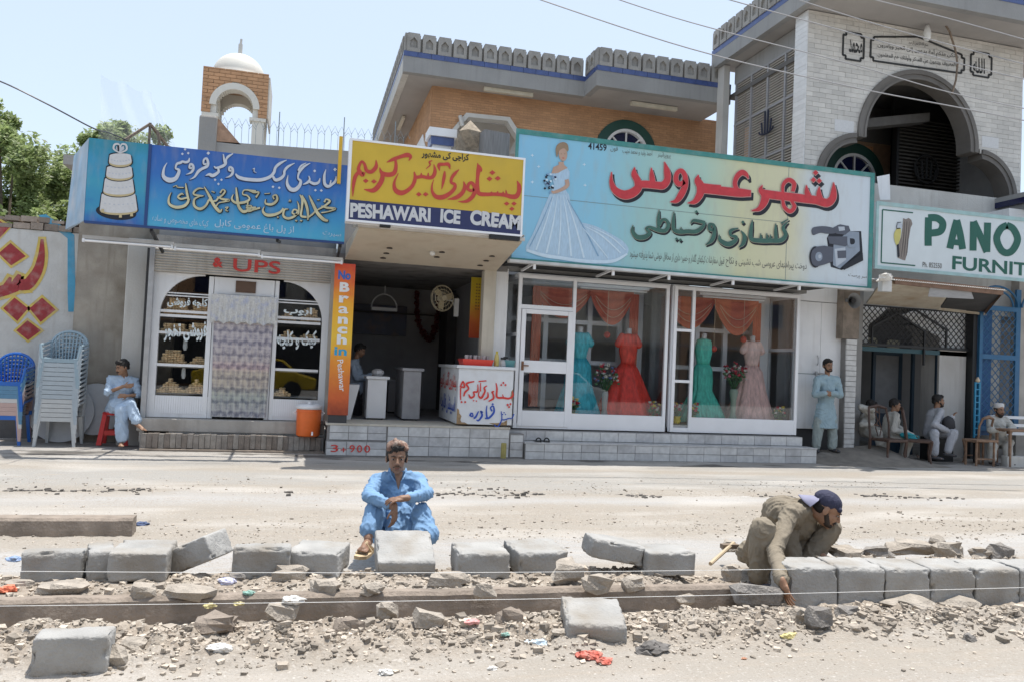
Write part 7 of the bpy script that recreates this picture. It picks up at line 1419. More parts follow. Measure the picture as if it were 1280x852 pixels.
# ================================================================ TREES behind the painted wall
LN = 2.2
def leafmat(name, c):
    m = bpy.data.materials.new(name); m.use_nodes = True; nt = m.node_tree; N = nt.nodes; L = nt.links; b = N['Principled BSDF']; b.inputs['Roughness'].default_value = .5
    g_ = N.new('ShaderNodeNewGeometry'); t_ = N.new('ShaderNodeMapRange'); L.new(g_.outputs['Random Per Island'], t_.inputs[0]); t_.inputs[3].default_value = .55; t_.inputs[4].default_value = 1.5
    v = N.new('ShaderNodeVectorMath'); v.operation = 'SCALE'; v.inputs[0].default_value = c; L.new(t_.outputs[0], v.inputs['Scale']); L.new(v.outputs[0], b.inputs['Base Color'])
    tr = N.new('ShaderNodeBsdfTranslucent'); L.new(v.outputs[0], tr.inputs[0]); x = N.new('ShaderNodeMixShader'); x.inputs[0].default_value = .5; L.new(b.outputs[0], x.inputs[1]); L.new(tr.outputs[0], x.inputs[2]); L.new(x.outputs[0], N['Material Output'].inputs[0]); return m
ML1 = leafmat('leaf_light', (.29, .36, .15)); ML2 = leafmat('leaf_dark', (.17, .23, .08)); Mbk = mat('bark', (.16, .13, .10), .95, .3, 10, .5)
def tree(X, Y, H, R, lab, seed, nl=5200, m=None, clumps=34, low=.35, ls=.085):
    r = random.Random(seed); t = empty('tree', (X, Y, 0), lab, 'tree'); tk = MB(); fork = Vector((X+r.uniform(-.2, .2), Y, H*.38)); tk.tube([(X, Y, -.1), (X+.05, Y, H*.2), fork], [.2, .16, .13], 8); cs = []
    for i in range(clumps):
        a = r.uniform(0, 6.28); e = r.uniform(low, 1); rad = R*math.sqrt(max(.05, 1-((e-.62)/.42)**2))*r.uniform(.35, 1.05); c = Vector((X+rad*math.cos(a), Y+rad*math.sin(a)*.8, H*e)); cs.append((c, r.uniform(.35, .75)*R*.36))
        if i % 3 == 0: mid = fork.lerp(c, .5)+Vector((0, 0, .2)); tk.tube([fork, mid, c], [.07, .045, .015], 5)
    part('trunk', tk, Mbk, t); lf = MB()
    for i in range(int(nl*LN)):
        c, rad = cs[i % len(cs)]; d = Vector((r.gauss(0, 1), r.gauss(0, 1), r.gauss(0, .75))).normalized()*rad*r.random()**.45; p = c+d; s = ls*r.uniform(.6, 1.3)
        u = Vector((r.gauss(0, 1), r.gauss(0, 1), r.gauss(0, .5))).normalized(); w2 = u.orthogonal().normalized()*s*.45; u = u*s; n = len(lf.v); lf.v += [tuple(p-u), tuple(p+w2), tuple(p+u), tuple(p-w2)]; lf.f.append((n, n+1, n+2, n+3))
    tag(part('crown', lf, m or ML1, t), kind='stuff')
tree(-7.6, 24, 7.0, 2.2, 'tallest light green tree rising at the left edge behind the painted wall', 1, 9000, clumps=46)
tree(-5.4, 25, 8.1, 1.9, 'light green tree behind the wall, just left of the cake sign', 2, 8000, clumps=40)
tree(-10.2, 26, 8.9, 2.2, 'loose crowned tree cut by the left edge of the photo', 3, 7500, clumps=38)
tree(-6.6, 27, 6.4, 2.6, 'lower dense tree filling the gap behind the two light green trees', 4, 9000, ML2, 40, .15)
tree(-9.4, 22, 6.0, 2.2, 'low leafy tree right behind the wall at the left edge', 5, 8000, ML2, 36, .12)
tree(px(140, 165, 24.5).x, 24.5, px(140, 146, 24.5).z, .8, 'slender treetop showing over the corner of the cake sign', 6, 2600, clumps=16, low=.6)
# a far low row of houses closes the view between the trees
fh = MB(); fh.box(-40, 60, -1, -14, 66, 5.2).box(-13.5, 58, -1, -6, 64, 6)
tag(fh.build('distant_houses', M_plast, None), 'plain distant house walls glimpsed low behind the trees', 'building')
# ================================================================ the other side of the street (seen in the shop windows)
rr2 = random.Random(21); x = -34.
k = 0
while x < 48:
    w = rr2.uniform(6, 10); h = rr2.uniform(5.5, 9.5); t = empty('opposite_building', (x+w/2, -13, 0), 'shop house across the street, number %s from the west, behind the camera' % ['first', 'second', 'third', 'fourth', 'fifth', 'sixth', 'seventh', 'eighth', 'ninth', 'tenth', 'eleventh', 'twelfth', 'thirteenth', 'fourteenth'][k], 'building', 'shop houses across the street')
    part('wall', MB().box(x, -20, -.1, x+w-.1, -13, h), (M_plast, M_grey, M_cream, M_brick)[k % 4], t); part('shop_opening', MB().box(x+.4, -12.99, .1, x+w-.5, -12.9, 2.9), M_dark, t); part('awning', MB().box(x+.2, -12.9, 3.0, x+w-.3, -11.6, 3.1), M_dim, t)
    for i in range(int(w/2.2)): part('window', MB().box(x+.8+i*2.1, -12.99, 4.3, x+1.9+i*2.1, -12.93, 5.6), M_navy, t)
    x += w; k += 1
def car(X, Y, m, lab, rot=0.):
    t = empty('parked_car', (X, Y, 0), lab, 'car'); pr = [(-2.1, .35), (2.1, .35), (2.15, .75), (1.5, .92), (.95, 1.38), (.4, 1.46), (-.7, 1.46), (-1.3, 1.3), (-1.75, .98), (-2.15, .85)]
    b = MB().prism(pr, -.8, .8); b.v = [(X+x_, Y+y_*(1-.12*max(0, z_-.9)), z_) for x_, y_, z_ in b.v]; part('body', b, m, t, bevel=.06)
    g_ = MB().prism([(1.35, .95), (.88, 1.33), (.35, 1.40), (-.7, 1.40), (-1.2, 1.25), (-1.6, 1.0)], -.79, .79); g_.v = [(X+x_, Y+y_, z_) for x_, y_, z_ in g_.v]; part('windows', g_, M_navy, t)
    for dx in (-1.3, 1.3):
        for s in (-.8, .8): part('wheel', MB().tube([(X+dx, Y+s-.1, .32), (X+dx, Y+s+.1, .32)], .32, 18), M_black, t)
car(9.4, -3.6, flat('car_white', (.75, .75, .74), .2), 'white saloon car parked behind the camera, seen mirrored in the shop window'); car(-1.5, -4.2, flat('car_yellow', (.65, .45, .03), .2), 'yellow taxi parked behind the camera, seen mirrored in the bakery window'); car(4.5, -5.0, flat('car_dark', (.05, .06, .08), .2), 'dark saloon car parked behind the camera between the white and yellow cars')
# ================================================================ PEOPLE
def skinmat(name, c):
    m = mat(name, c, .55, .10, 30, .08, 120); m.node_tree.nodes['Principled BSDF'].inputs['Subsurface Weight'].default_value = .06; m.node_tree.nodes['Principled BSDF'].inputs['Subsurface Radius'].default_value = (.01, .004, .002); return m
SK1 = skinmat('skin_brown', (.30, .165, .10)); SK2 = skinmat('skin_tan', (.30, .17, .105)); HB = mat('black_hair', (.012, .010, .009), .6, .4, 60, .6, 90); LIP = flat('lip', (.20, .08, .06)); EYW = flat('eye_white', (.28, .25, .23), .4); EYD = flat('eye_dark', (.01, .008, .006), .2)
def V(*a): return Vector(a)
def basis(f, u):
    f = f.normalized(); s = f.cross(u).normalized(); u = s.cross(f); return Matrix((s, f, u)).transposed()     # columns: right, front, up
def fuse(name, mb, voxel, m, parent, label=None, smooth=3, wr=0., ws=9., seed=0, k=1.):
    """one continuous skin over overlapping volumes, smoothed; cloth gets shallow creases"""
    o = mb.build('tmp', None, None); off = o.location.copy()
    r = o.modifiers.new('r', 'REMESH'); r.mode = 'VOXEL'; r.voxel_size = voxel; s = o.modifiers.new('s', 'SMOOTH'); s.factor = .6; s.iterations = smooth
    me = bpy.data.meshes.new_from_object(o.evaluated_get(bpy.context.evaluated_depsgraph_get())); bpy.data.objects.remove(o); me.name = name
    n = len(me.vertices); co = np.empty(n*3); me.vertices.foreach_get('co', co); co = co.reshape(-1, 3); 
    if wr:
        no = np.empty(n*3); me.vertices.foreach_get('normal', no) if hasattr(me.vertices[0], 'normal') else None; no = no.reshape(-1, 3)
        sx = seed*3.1
        def wf_(p):
            w1 = noise.noise_vector(Vector((p[0]*4+sx, p[1]*4, p[2]*4)))*.25; x, y, z = p[0]+w1.x, p[1]+w1.y, p[2]+w1.z
            return (1-abs(noise.noise(Vector((x*ws+z*ws*.6+sx, y*ws, z*ws*.30-x*ws*.2))))*2.4)**3*.9+.6*noise.noise(Vector((x*ws*.45, y*ws*.45+sx, z*ws*.35)))
        d = np.array([wf_(p) for p in co])
        co = co+no*(d-.4)[:, None]*wr
    P = ORG[parent]; co = co+np.array(off)-np.array(P); me.vertices.foreach_set('co', co.ravel()); me.update(); me.materials.clear(); me.materials.append(m)
    me.polygons.foreach_set('use_smooth', [True]*len(me.polygons)); q = bpy.data.objects.new(name, me); C.objects.link(q); q.parent = parent; ORG[q] = Vector(P)
    if label: q['label'] = label
    return q
def head_items(mb, c, B, s=1.):
    def P(x, y, z): return c+B@(V(x, y, z)*s)
    def E_(x, y, z, rx, ry, rz): mb.ball(P(x, y, z), (rx*s, ry*s, rz*s), B, 16, 12)
    E_(0, -.012, .035, .075, .095, .088); E_(0, .022, -.03, .060, .070, .080); E_(0, .04, -.075, .040, .042, .034); E_(0, .068, -.098, .019, .017, .015)
    E_(-.034, .06, -.022, .021, .019, .021); E_(.034, .06, -.022, .021, .019, .021); E_(0, .082, .028, .046, .012, .010)
    mb.cap(P(0, .088, .012), P(0, .108, -.026), .008*s, .012*s, 8); E_(-.011, .097, -.030, .009, .010, .008); E_(.011, .097, -.030, .009, .010, .008)
    E_(0, .083, -.060, .021, .011, .006); E_(0, .082, -.070, .018, .010, .007)
    for q in (-1, 1): E_(q*.078, -.012, -.008, .009, .020, .032)
def hand_items(mb, w, d, n, side, s=1., curl=.5, spread=1., flip=1):
    """w wrist, d hand direction, n palm normal, thumb on +side"""
    d = d.normalized(); n = (n-d*n.dot(d)).normalized(); sd = d.cross(n).normalized()*flip
    mb.ball(w+d*.045*s, (.046*s, .039*s, .017*s), Matrix((d, sd, n)).transposed(), 12, 8); mb.cap(w-d*.02*s, w+d*.03*s, .025*s, .027*s, 10)
    for k, L in enumerate((.070, .078, .073, .058)):
        o = (1.5-k)*.0215*spread; p = w+d*(.078 if k < 3 else .070)*s+sd*o*s; a = 0; ln = (.45, .30, .25)
        for j in range(3):
            a += curl*(.55, .8, .7)[j]*(1+.12*k); q = p+(d*math.cos(a)+n*math.sin(a)+sd*o*2.5*(1-curl))*L*ln[j]*s; mb.cap(p, q, (.0085-.0006*j)*s, (.0080-.0007*j)*s, 8); p = q
    p = w+d*.022*s+sd*.030*s; q = p+(d*.6+sd*.65+n*.25).normalized()*.038*s; mb.cap(p, q, .011*s, .0095*s, 8); mb.cap(q, q+(d*.85+sd*.25+n*.35).normalized()*.030*s, .0092*s, .0075*s, 8)
def foot_items(mb, a, d, s=1., toes=True, up=V(0, 0, 1)):
    d = d.normalized(); sd = d.cross(up).normalized()
    mb.cap(a-d*.035*s+up*-.03*s, a+d*.05*s-up*.038*s, .032*s, .034*s, 10); mb.cap(a+d*.05*s-up*.038*s, a+d*.135*s-up*.05*s, .034*s, .026*s, 10); mb.ball(a+d*.12*s-up*.052*s, (.045*s, .042*s, .018*s), Matrix((d, sd, up)).transposed())
    if toes:
        for k in range(5): o = (k-2)*.017; mb.cap(a+d*.145*s+sd*o*s-up*.055*s, a+d*(.185-.010*k)*s+sd*o*1.05*s-up*.058*s, .0105*s if k else .013*s, .009*s, 6)
def face_parts(t, c, B, s, moustache=0, beard=None, hair=None, brow=True, hairmat=None, vox=.005, skinm=None):
    def P(x, y, z): return c+B@(V(x, y, z)*s)
    hm = hairmat or HB
    ey = MB()
    for q in (-1, 1):
        part('eye', MB().ball(P(q*.031, .078, .004), (.012*s, .007*s, .0048*s), B, 10, 6), EYW, t); part('pupil', MB().ball(P(q*.031, .0855, .004), (.0062*s, .003*s, .0058*s), B, 8, 6), EYD, t)
        if brow: part('eyebrow', MB().tube([P(q*.014, .094, .024), P(q*.032, .090, .029), P(q*.050, .078, .022)], [.0035*s, .0045*s, .0025*s], 6), hm, t)
    part('lips', MB().ball(P(0, .092, -.0645), (.020*s, .004*s, .0065*s), B, 10, 6), LIP, t)
    if moustache: part('moustache', MB().tube([P(-.030, .080, -.060), P(-.016, .094, -.050), P(0, .099, -.047), P(.016, .094, -.050), P(.030, .080, -.060)], [.003*s, .006*s*moustache, .005*s*moustache, .006*s*moustache, .003*s], 8), hm, t)
    if beard:
        b = MB(); b.ball(P(0, .045, -.088), (.047*s, .048*s, .035*s*beard), B, 12, 8)
        for q in (-1, 1): b.cap(P(q*.064, .0, -.02), P(q*.046, .045, -.075), .016*s, .020*s, 8)
        b.cap(P(-.03, .075, -.084), P(.03, .075, -.084), .015*s, .015*s, 8); fuse('beard', b, .006*s, flat('beard_brown', (.035, .024, .018), .8), t, smooth=1, wr=.004, ws=60)
    if hair:
        h = MB(); h.ball(P(0, -.022, .050), (.082*s, .100*s, .088*s), B, 18, 12)
        if hair > 0: h.ball(P(0, .045, .090), (.062*s, .046*s, .034*s*hair), B, 12, 8)
        for q in (-1, 1): h.ball(P(q*.070, -.02, .01), (.014*s, .040*s, .045*s), B, 10, 8)
        h.ball(P(0, -.085, -.005), (.058*s, .03*s, .05*s), B, 10, 8); fuse('hair', h, .007*s, hm, t, smooth=1, wr=.009, ws=45)
def limb(mb, pts, rs, n=12):
    for i in range(len(pts)-1): mb.cap(pts[i], pts[i+1], rs[i], rs[i+1], n)
def person(label, org, J, skinm, shirt, pants, s=1., vox=.008, vcl=.010, hf=V(0, -1, 0), hu=V(0, 0, 1), hands=None, feet=None, hs=1., wr=.016, ws=9., sleeve=1., shoes=None, extra_shirt=None, extra_pants=None, face={}, arm_r=(.062, .052, .040), leg_r=(.105, .085, .060), bare=0., seed=1, bare_leg=.12, torso=(.155, .175, .15), group=None):
    t = empty('person', org, label, 'person', group); b = MB(); B = basis(hf, hu); c = J['head']
    head_items(b, c, B, s*hs); nk = J['neck']; b.cap(nk, c+B@(V(0, -.015, -.06)*s), .052*s, .050*s)
    ch, pe = J['chest'], J['pelvis']; limb(b, [pe, pe.lerp(ch, .5), ch, nk], [.10*s, .10*s, .11*s, .05*s])
    sh = MB(); pa = MB()
    for k in 'LR':
        S, E2, W2 = J['sh'+k], J['el'+k], J['wr'+k]; b.cap(ch, S, .08*s, .05*s); limb(b, [S, E2, W2], [.045*s, .037*s, .025*s])
        cuff = E2.lerp(W2, sleeve); limb(sh, [S, E2, cuff], [arm_r[0]*s*1.12, arm_r[1]*s*1.1, arm_r[2]*s*1.1]); sh.cap(ch+V(0, 0, .02), S, .115*s, .075*s); sh.cap(nk-V(0, 0, .035), S+V(0, 0, .012), .060*s, .066*s)
        H, K, A = J['hip'+k], J['kn'+k], J['an'+k]; b.cap(pe, H, .09*s, .08*s); limb(b, [H, K, A], [.075*s, .050*s, .033*s])
        hem = K.lerp(A, 1-bare_leg); pa.cap(pe, H, .12*s, leg_r[0]*s); limb(pa, [H, K, hem], [leg_r[0]*s, leg_r[1]*s, leg_r[2]*s])
        if hands and k in hands: hd = hands[k]; hand_items(b, W2, hd[0], hd[1], 1, s, hd[2], 1., hd[3])
        if feet and k in feet: foot_items(b, A, feet[k], s, toes=not shoes)
        if shoes:
            q = MB(); foot_items(q, A, feet[k], s*1.12, False); fuse('shoe', q, .008, shoes, t)
    limb(sh, [pe+V(0, 0, .03), pe.lerp(ch, .55), ch, nk-V(0, 0, .025)], [torso[2]*s, torso[0]*s, torso[1]*s*.95, .062*s], 16)
    if extra_shirt: extra_shirt(sh)
    if extra_pants: extra_pants(pa)
    fuse('body', b, vox, skinm, t, smooth=2)
    if pants: fuse('trousers', pa, vcl, pants, t, smooth=2, wr=wr, ws=ws, seed=seed)
    fuse('shirt', sh, vcl, shirt, t, smooth=2, wr=wr, ws=ws, seed=seed+5)
    face_parts(t, c, B, s*hs, **face); return t, B
def collar(t, nk, B, s, m, open_=True):
    f = B@V(0, 1, 0); f.z = 0; f.normalize(); r = V(f.y, -f.x, 0)
    for q in (-1, 1):
        part('collar', MB().hexa([nk+V(0,0,-.005)+r*q*.075*s-f*.01, nk+r*q*.015*s+f*.085*s+V(0,0,-.055), nk+r*q*.020*s+f*.095*s+V(0,0,-.055), nk+V(0,0,-.005)+r*q*.085*s-f*.01,
             nk+V(0,0,.045)+r*q*.060*s-f*.02, nk+r*q*.045*s+f*.07*s+V(0,0,-.01), nk+r*q*.055*s+f*.08*s+V(0,0,-.015), nk+V(0,0,.04)+r*q*.072*s-f*.02]), m, t, bevel=.004)
def cloth_m(n, c, b=.35): return mat(n, c, .9, .10, 10, b, 28, dirt=.15, drgb=tuple(q*.7 for q in c), ds=6)

SK3 = skinmat('skin_shaded', (.24, .135, .085))  # tanned skin, its colour darkened further for the shade over his face
# ---- the man in blue, sitting on the road behind the big kerbstone
CB = cloth_m('light_blue_cotton', (.18, .315, .50))
J = dict(head=px(496, 572, 5.95), neck=px(497, 589, 5.99), chest=px(497, 622, 6.05), pelvis=px(498, 672, 6.18),
         shL=px(471, 603, 6.0), shR=px(523, 602, 6.0), elL=px(461, 618, 5.78), elR=px(534, 617, 5.76), wrL=px(493, 634, 5.60), wrR=px(506, 622, 5.58),
         hipL=px(483, 676, 6.15), hipR=px(515, 676, 6.15), knL=px(468, 637, 5.78), knR=px(527, 640, 5.74), anL=px(460, 672, 5.62), anR=px(528, 685, 5.58))
def xs(mb):
    mb.cap(px(490, 640, 5.85), px(492, 668, 5.80), .06, .075); mb.cap(px(508, 640, 5.85), px(512, 668, 5.80), .06, .07); mb.cap(px(498, 615, 5.95), px(498, 640, 5.92), .085, .08)
def xp(mb):
    mb.cap(px(470, 645, 5.78), px(466, 660, 5.72), .070, .072); mb.cap(px(530, 650, 5.72), px(536, 668, 5.62), .070, .075); mb.cap(px(475, 668, 5.95), px(478, 676, 5.75), .07, .05)
t, B = person('young man in light blue shalwar kameez sitting on the road, arms resting on his knees', (J['pelvis'].x, J['pelvis'].y, 0), J, SK3, CB, CB, .93, .0042, .009, hs=1.03, hf=V(-.06, -1, -.04), hu=V(0, .03, 1),
    hands={'L': (V(.05, -.10, -1), V(-.6, .5, 0), .45, -1), 'R': (V(-1, .0, -.12), V(0, .25, -1), .35, -1)}, feet={'L': V(-.33, -1, 0), 'R': V(.05, -1, 0)}, sleeve=.80, extra_shirt=xs, extra_pants=xp, face=dict(hair=1.1, moustache=.35), arm_r=(.056, .050, .038), leg_r=(.098, .080, .072), torso=(.135, .155, .135), bare_leg=.30, seed=3, wr=.013, ws=15)
collar(t, J['neck']+V(0, -.01, -.01), B, .93, CB); n_ = J['neck']
part('neckline', MB().grid([[V(n_.x+x*(.034-.030*j/5), n_.y-.058-.036*j/5-.012*(1-x*x), n_.z+.01-.125*j/5) for x in (-1, -.5, 0, .5, 1)] for j in range(6)]), SK3, t, smooth=True)
c = J['head']; B = basis(V(-.06, -1, -.04), V(0, .03, 1)); sc_ = MB()     # cap of a folded brown and white cloth
HS = 1.
def P_(x, y, z): return c+B@V(x, y, z)*HS
sc_.ball(P_(0, -.018, .088), (.080, .092, .045), B, 16, 10); sc_.cap(P_(-.06, .035, .075), P_(.0, .055, .115), .022, .026); sc_.cap(P_(.06, .035, .075), P_(.0, .055, .115), .022, .026); sc_.cap(P_(0, .04, .12), P_(.02, 0, .135), .022, .016)
fuse('head_cloth', sc_, .005, mat('brown_check_cloth', (.20, .12, .09), .9, .25, 26, .4, 50, dirt=.9, drgb=(.40, .34, .29), ds=22), t, smooth=1, wr=.008, ws=30)
sd = MB(); a = J['anL']; d = V(-.33, -1, 0).normalized(); s_ = d.cross(V(0, 0, 1)); so_ = Matrix((d, s_, V(0, 0, 1))).transposed()
fl = a.z-.078
part('sandal_sole', MB().prism([(-.07, -.035), (-.03, -.045), (.10, -.05), (.19, -.04), (.215, 0), (.19, .045), (.1, .05), (-.03, .042), (-.07, .03)], fl-.022, fl, fn=lambda x, z, y: tuple(V(a.x, a.y, 0)+d*x+s_*z+V(0, 0, y))), mat('tan_leather', (.55, .42, .26), .7, .1, 20), t)
for x0, x1 in ((.06, .12), (.0, .13)): part('sandal_strap', MB().tube([V(a.x, a.y, fl)+d*x0-s_*.045, V(a.x, a.y, fl)+d*(x0+x1)/2-s_*.01+V(0, 0, .062), V(a.x, a.y, fl)+d*x1+s_*.045], [.012]*3, 6), mat('tan_leather', (.55, .42, .26)), t)

# ---- the worker setting the kerb
CW = cloth_m('khaki_cotton', (.235, .20, .150))
J = dict(head=px(1033, 636, 4.92), neck=px(1012, 632, 5.02), chest=px(994, 652, 5.12), pelvis=px(953, 690, 5.35),
         shR=px(987, 641, 4.92), shL=px(1017, 640, 5.26), elR=px(968, 688, 4.72), elL=px(1028, 668, 5.25), wrR=px(979, 728, 4.36), wrL=px(1024, 692, 4.95),
         hipR=px(944, 694, 5.22), hipL=px(968, 688, 5.44), knR=px(954, 660, 4.82), knL=px(1038, 659, 4.98), anR=px(948, 724, 4.86), anL=px(1006, 708, 5.0))
def xs(mb):
    mb.cap(px(978, 640, 5.12), px(962, 672, 5.22), .125, .13); mb.cap(px(985, 668, 5.05), px(992, 700, 5.0), .07, .06); mb.cap(px(950, 690, 5.35), px(935, 690, 5.35), .13, .09); mb.cap(px(1008, 640, 5.05), px(975, 640, 5.1), .10, .13); mb.cap(px(1000, 668, 5.1), px(1003, 688, 5.08), .07, .05)
def xp(mb):
    mb.cap(px(954, 663, 4.86), px(950, 700, 4.88), .084, .080); mb.cap(px(1034, 664, 4.99), px(1012, 698, 5.0), .078, .066)
t, B = person('kneeling worker in khaki shalwar kameez and backward cap setting a kerbstone', (J['pelvis'].x, J['pelvis'].y, 0), J, SK1, CW, CW, .92, .0042, .009, hs=1.12, hf=V(.76, -.42, -.50), hu=V(.45, -.25, .85),
    hands={'R': (V(.16, -.35, -.9), V(1, .1, .1), .25, -1), 'L': (V(.45, -.55, -.25), V(0, 0, -1), .35, 1)}, feet={'R': V(.5, -.75, 0), 'L': V(.8, -.6, 0)}, sleeve=.92, extra_shirt=xs, extra_pants=xp, face=dict(hair=0, beard=.45, moustache=.9), arm_r=(.062, .054, .046), leg_r=(.105, .090, .075), seed=8, wr=.013, ws=14, shoes=flat('worn_shoe', (.08, .08, .1), .7), bare_leg=.08)
B = basis(V(.76, -.42, -.50), V(.45, -.25, .85)); c = J['head']
collar(t, J['neck']+V(-.01, 0, .0), basis(V(.9, -.4, 0), V(0, 0, 1)), .9, CW)
HS = 1.06
h = MB(); h.ball(P_(0, -.03, .02), (.073, .078, .08), B, 14, 10); fuse('hair', h, .006, HB, t, smooth=1, wr=.005, ws=50)
cp_ = MB(); cp_.ball(P_(0, -.020, .052), (.084, .102, .076), B, 20, 14); cp_.cap(P_(-.05, .062, .045), P_(.05, .062, .045), .018, .018)
fuse('cap', cp_, .005, mat('navy_cap', (.03, .032, .065), .85, .2, 12, .3, 60), t, smooth=2, wr=.003, ws=20)
pk = [[P_(x*.078, -.085-.11*j/5*math.sqrt(max(0, 1.04-x*x)), .050-.013*j-.02*x*x) for x in np.linspace(-1, 1, 13)] for j in range(6)]
part('cap_peak', MB().grid(pk+[[q-B@V(0, 0, .007) for q in r] for r in pk[::-1]]), mat('faded_peak', (.24, .24, .33), .85), t, smooth=True)
part('cap_strap', MB().tube([P_(-.03, -.118, .018), P_(0, -.124, .012), P_(.03, -.118, .018)], .005, 5), flat('strap_tan', (.5, .42, .3)), t)

# ---- man on the red stool by the bakery
CL = cloth_m('very_pale_blue_cotton', (.44, .55, .68))
Yp = 13.3; J = dict(head=px(153, 459, Yp-.1), neck=px(156, 469, Yp-.02), chest=px(154, 486, Yp), pelvis=px(146, 511, Yp+.08),
         shR=px(139, 474, Yp-.02), shL=px(169, 477, Yp+.02), elR=px(134, 490, Yp-.15), elL=px(174, 493, Yp-.1), wrR=px(155, 482, Yp-.26), wrL=px(159, 494, Yp-.28),
         hipR=px(140, 512, Yp+.05), hipL=px(153, 512, Yp+.05), knR=px(163, 506, Yp-.32), knL=px(151, 512, Yp-.36), anR=px(171, 527, Yp-.42), anL=px(152, 551, Yp-.36))
t, B = person('moustached man in pale blue sitting cross legged on a red stool', (J['pelvis'].x, Yp, 0), J, SK2, CL, CL, .95, .009, .011, hf=V(-.75, -.65, -.25), hands={'R': (V(1, -.1, .1), V(0, 1, 0), .4, 1), 'L': (V(-1, -.1, -.05), V(0, 1, 0), .4, 1)}, feet={'R': V(.75, -.5, -.35), 'L': V(.15, -1, 0)},
    sleeve=.25, face=dict(hair=1.3, moustache=1.1, vox=.008), leg_r=(.11, .09, .085), extra_shirt=lambda mb: (mb.cap(px(146, 505, Yp-.05), px(160, 503, Yp-.15), .13, .10)), extra_pants=lambda mb: mb.cap(px(152, 512, Yp-.3), px(152, 545, Yp-.34), .10, .095), seed=4)
t = empty('red_stool', (-2.72, 13.35, 0), 'red plastic stool under the man by the bakery', 'stool'); Mrs = flat('stool_red', (.50, .03, .03), .35); c = px(138, 556, 13.38); zt = px(140, 515, 13.38).z
part('seat', MB().lathe([(.17, 0), (.18, .02), (.16, .04)], (c.x+.04, c.y, zt-.03), 16), Mrs, t)
for dx, dy in ((-.17, -.15), (.2, -.15), (-.17, .15), (.2, .15)): part('leg', MB().hexa([(c.x+.04+dx-.035, c.y+dy-.03, .02), (c.x+.04+dx+.035, c.y+dy-.03, .02), (c.x+.04+dx+.035, c.y+dy+.03, .02), (c.x+.04+dx-.035, c.y+dy+.03, .02), (c.x+.04+dx*.7-.03, c.y+dy*.7-.02, zt-.02), (c.x+.04+dx*.7+.03, c.y+dy*.7-.02, zt-.02), (c.x+.04+dx*.7+.03, c.y+dy*.7+.02, zt-.02), (c.x+.04+dx*.7-.03, c.y+dy*.7+.02, zt-.02)]), Mrs, t)
for y_ in (-.145, .125): part('rail', MB().box(c.x-.11, c.y+y_, .17, c.x+.20, c.y+y_+.02, .24), Mrs, t)

# ---- standing man before the white doors
CG = cloth_m('pale_grey_blue_cotton', (.30, .41, .46)); Yp = 12.95
J = dict(head=px(1035, 457, Yp), neck=px(1034, 468, Yp+.03), chest=px(1033, 485, Yp+.03), pelvis=px(1032, 513, Yp+.03), shL=px(1022, 474, Yp), shR=px(1046, 474, Yp), elL=px(1019, 493, Yp-.03), elR=px(1050, 493, Yp-.03), wrL=px(1031, 491, Yp-.2), wrR=px(1041, 491, Yp-.2),
         hipL=px(1026, 517, Yp+.02), hipR=px(1039, 517, Yp+.02), knL=px(1023, 540, Yp), knR=px(1040, 540, Yp), anL=px(1020, 559, Yp), anR=px(1040, 559, Yp))
def xs(mb):
    a, b = px(1032, 505, Yp+.02), px(1034, 530, Yp+.02)
    n = 40; prof = [(.18, .0), (.20, .14), (.225, .30), (.245, .44)]; z1 = a.z
    mb.lathe([(r_, z1-z_) for r_, z_ in prof[::-1]]+[(.13, z1+.05)], (a.x, a.y, 0), n, 1, .68, lambda v, an: (1-v)*.07*math.sin(an*7))
def xp(mb):
    for k, (p, q) in enumerate(((px(1024, 525, Yp), px(1020, 555, Yp)), (px(1040, 525, Yp), px(1041, 555, Yp)))): mb.cap(p, q, .10, .082)
person('bearded man in long pale grey blue kameez standing with folded hands', (J['pelvis'].x, Yp, .17), J, SK2, CG, cloth_m('grey_green_cotton', (.30, .35, .34)), .95, .008, .010, hf=V(-.1, -1, -.06), hands={'L': (V(1, -.1, -.1), V(0, 1, 0), .5, 1), 'R': (V(-1, -.1, 0), V(0, 1, 0), .5, 1)}, feet={'L': V(-.35, -1, 0), 'R': V(.4, -1, 0)},
    face=dict(hair=.9, beard=.6, moustache=.8), extra_shirt=xs, extra_pants=xp, shoes=flat('dark_shoe', (.05, .05, .055), .6), arm_r=(.068, .066, .05), leg_r=(.10, .09, .085), seed=6, hs=1.1, wr=.012)

# ---- vendor inside the ice cream shop
Yp = 14.5; CV = cloth_m('vendor_shirt', (.42, .50, .60))
J = dict(head=px(450, 438, Yp), neck=px(445, 449, Yp), chest=px(442, 462, Yp), pelvis=px(444, 487, Yp), shL=px(440, 454, Yp-.12), shR=px(444, 454, Yp+.15), elL=px(446, 473, Yp-.2), elR=px(452, 473, Yp+.1), wrL=px(463, 469, Yp-.15), wrR=px(463, 468, Yp+.05), hipL=px(443, 490, Yp-.08), hipR=px(446, 490, Yp+.08), knL=px(446, 508, Yp), knR=px(448, 508, Yp+.1), anL=px(446, 523, Yp), anR=px(448, 523, Yp+.1))
person('vendor in pale shirt working behind the counter in the ice cream shop', (J['pelvis'].x, Yp, .49), J, SK1, CV, cloth_m('dark_trousers', (.06, .06, .07)), .95, .012, .014, hf=V(.85, -.35, -.35), hands={'L': (V(1, 0, -.2), V(0, 0, -1), .4, 1)}, face=dict(hair=1.2), seed=7)
tag(MB().lathe([(.06, 0), (.11, .05), (.10, .10), (.04, .13)], px(472, 470, 13.7), 14).build('steel_bowl', flat('steel_pot', (.5, .5, .5), .3), None), 'steel bowl on the white counter beside the vendor', 'bowl')

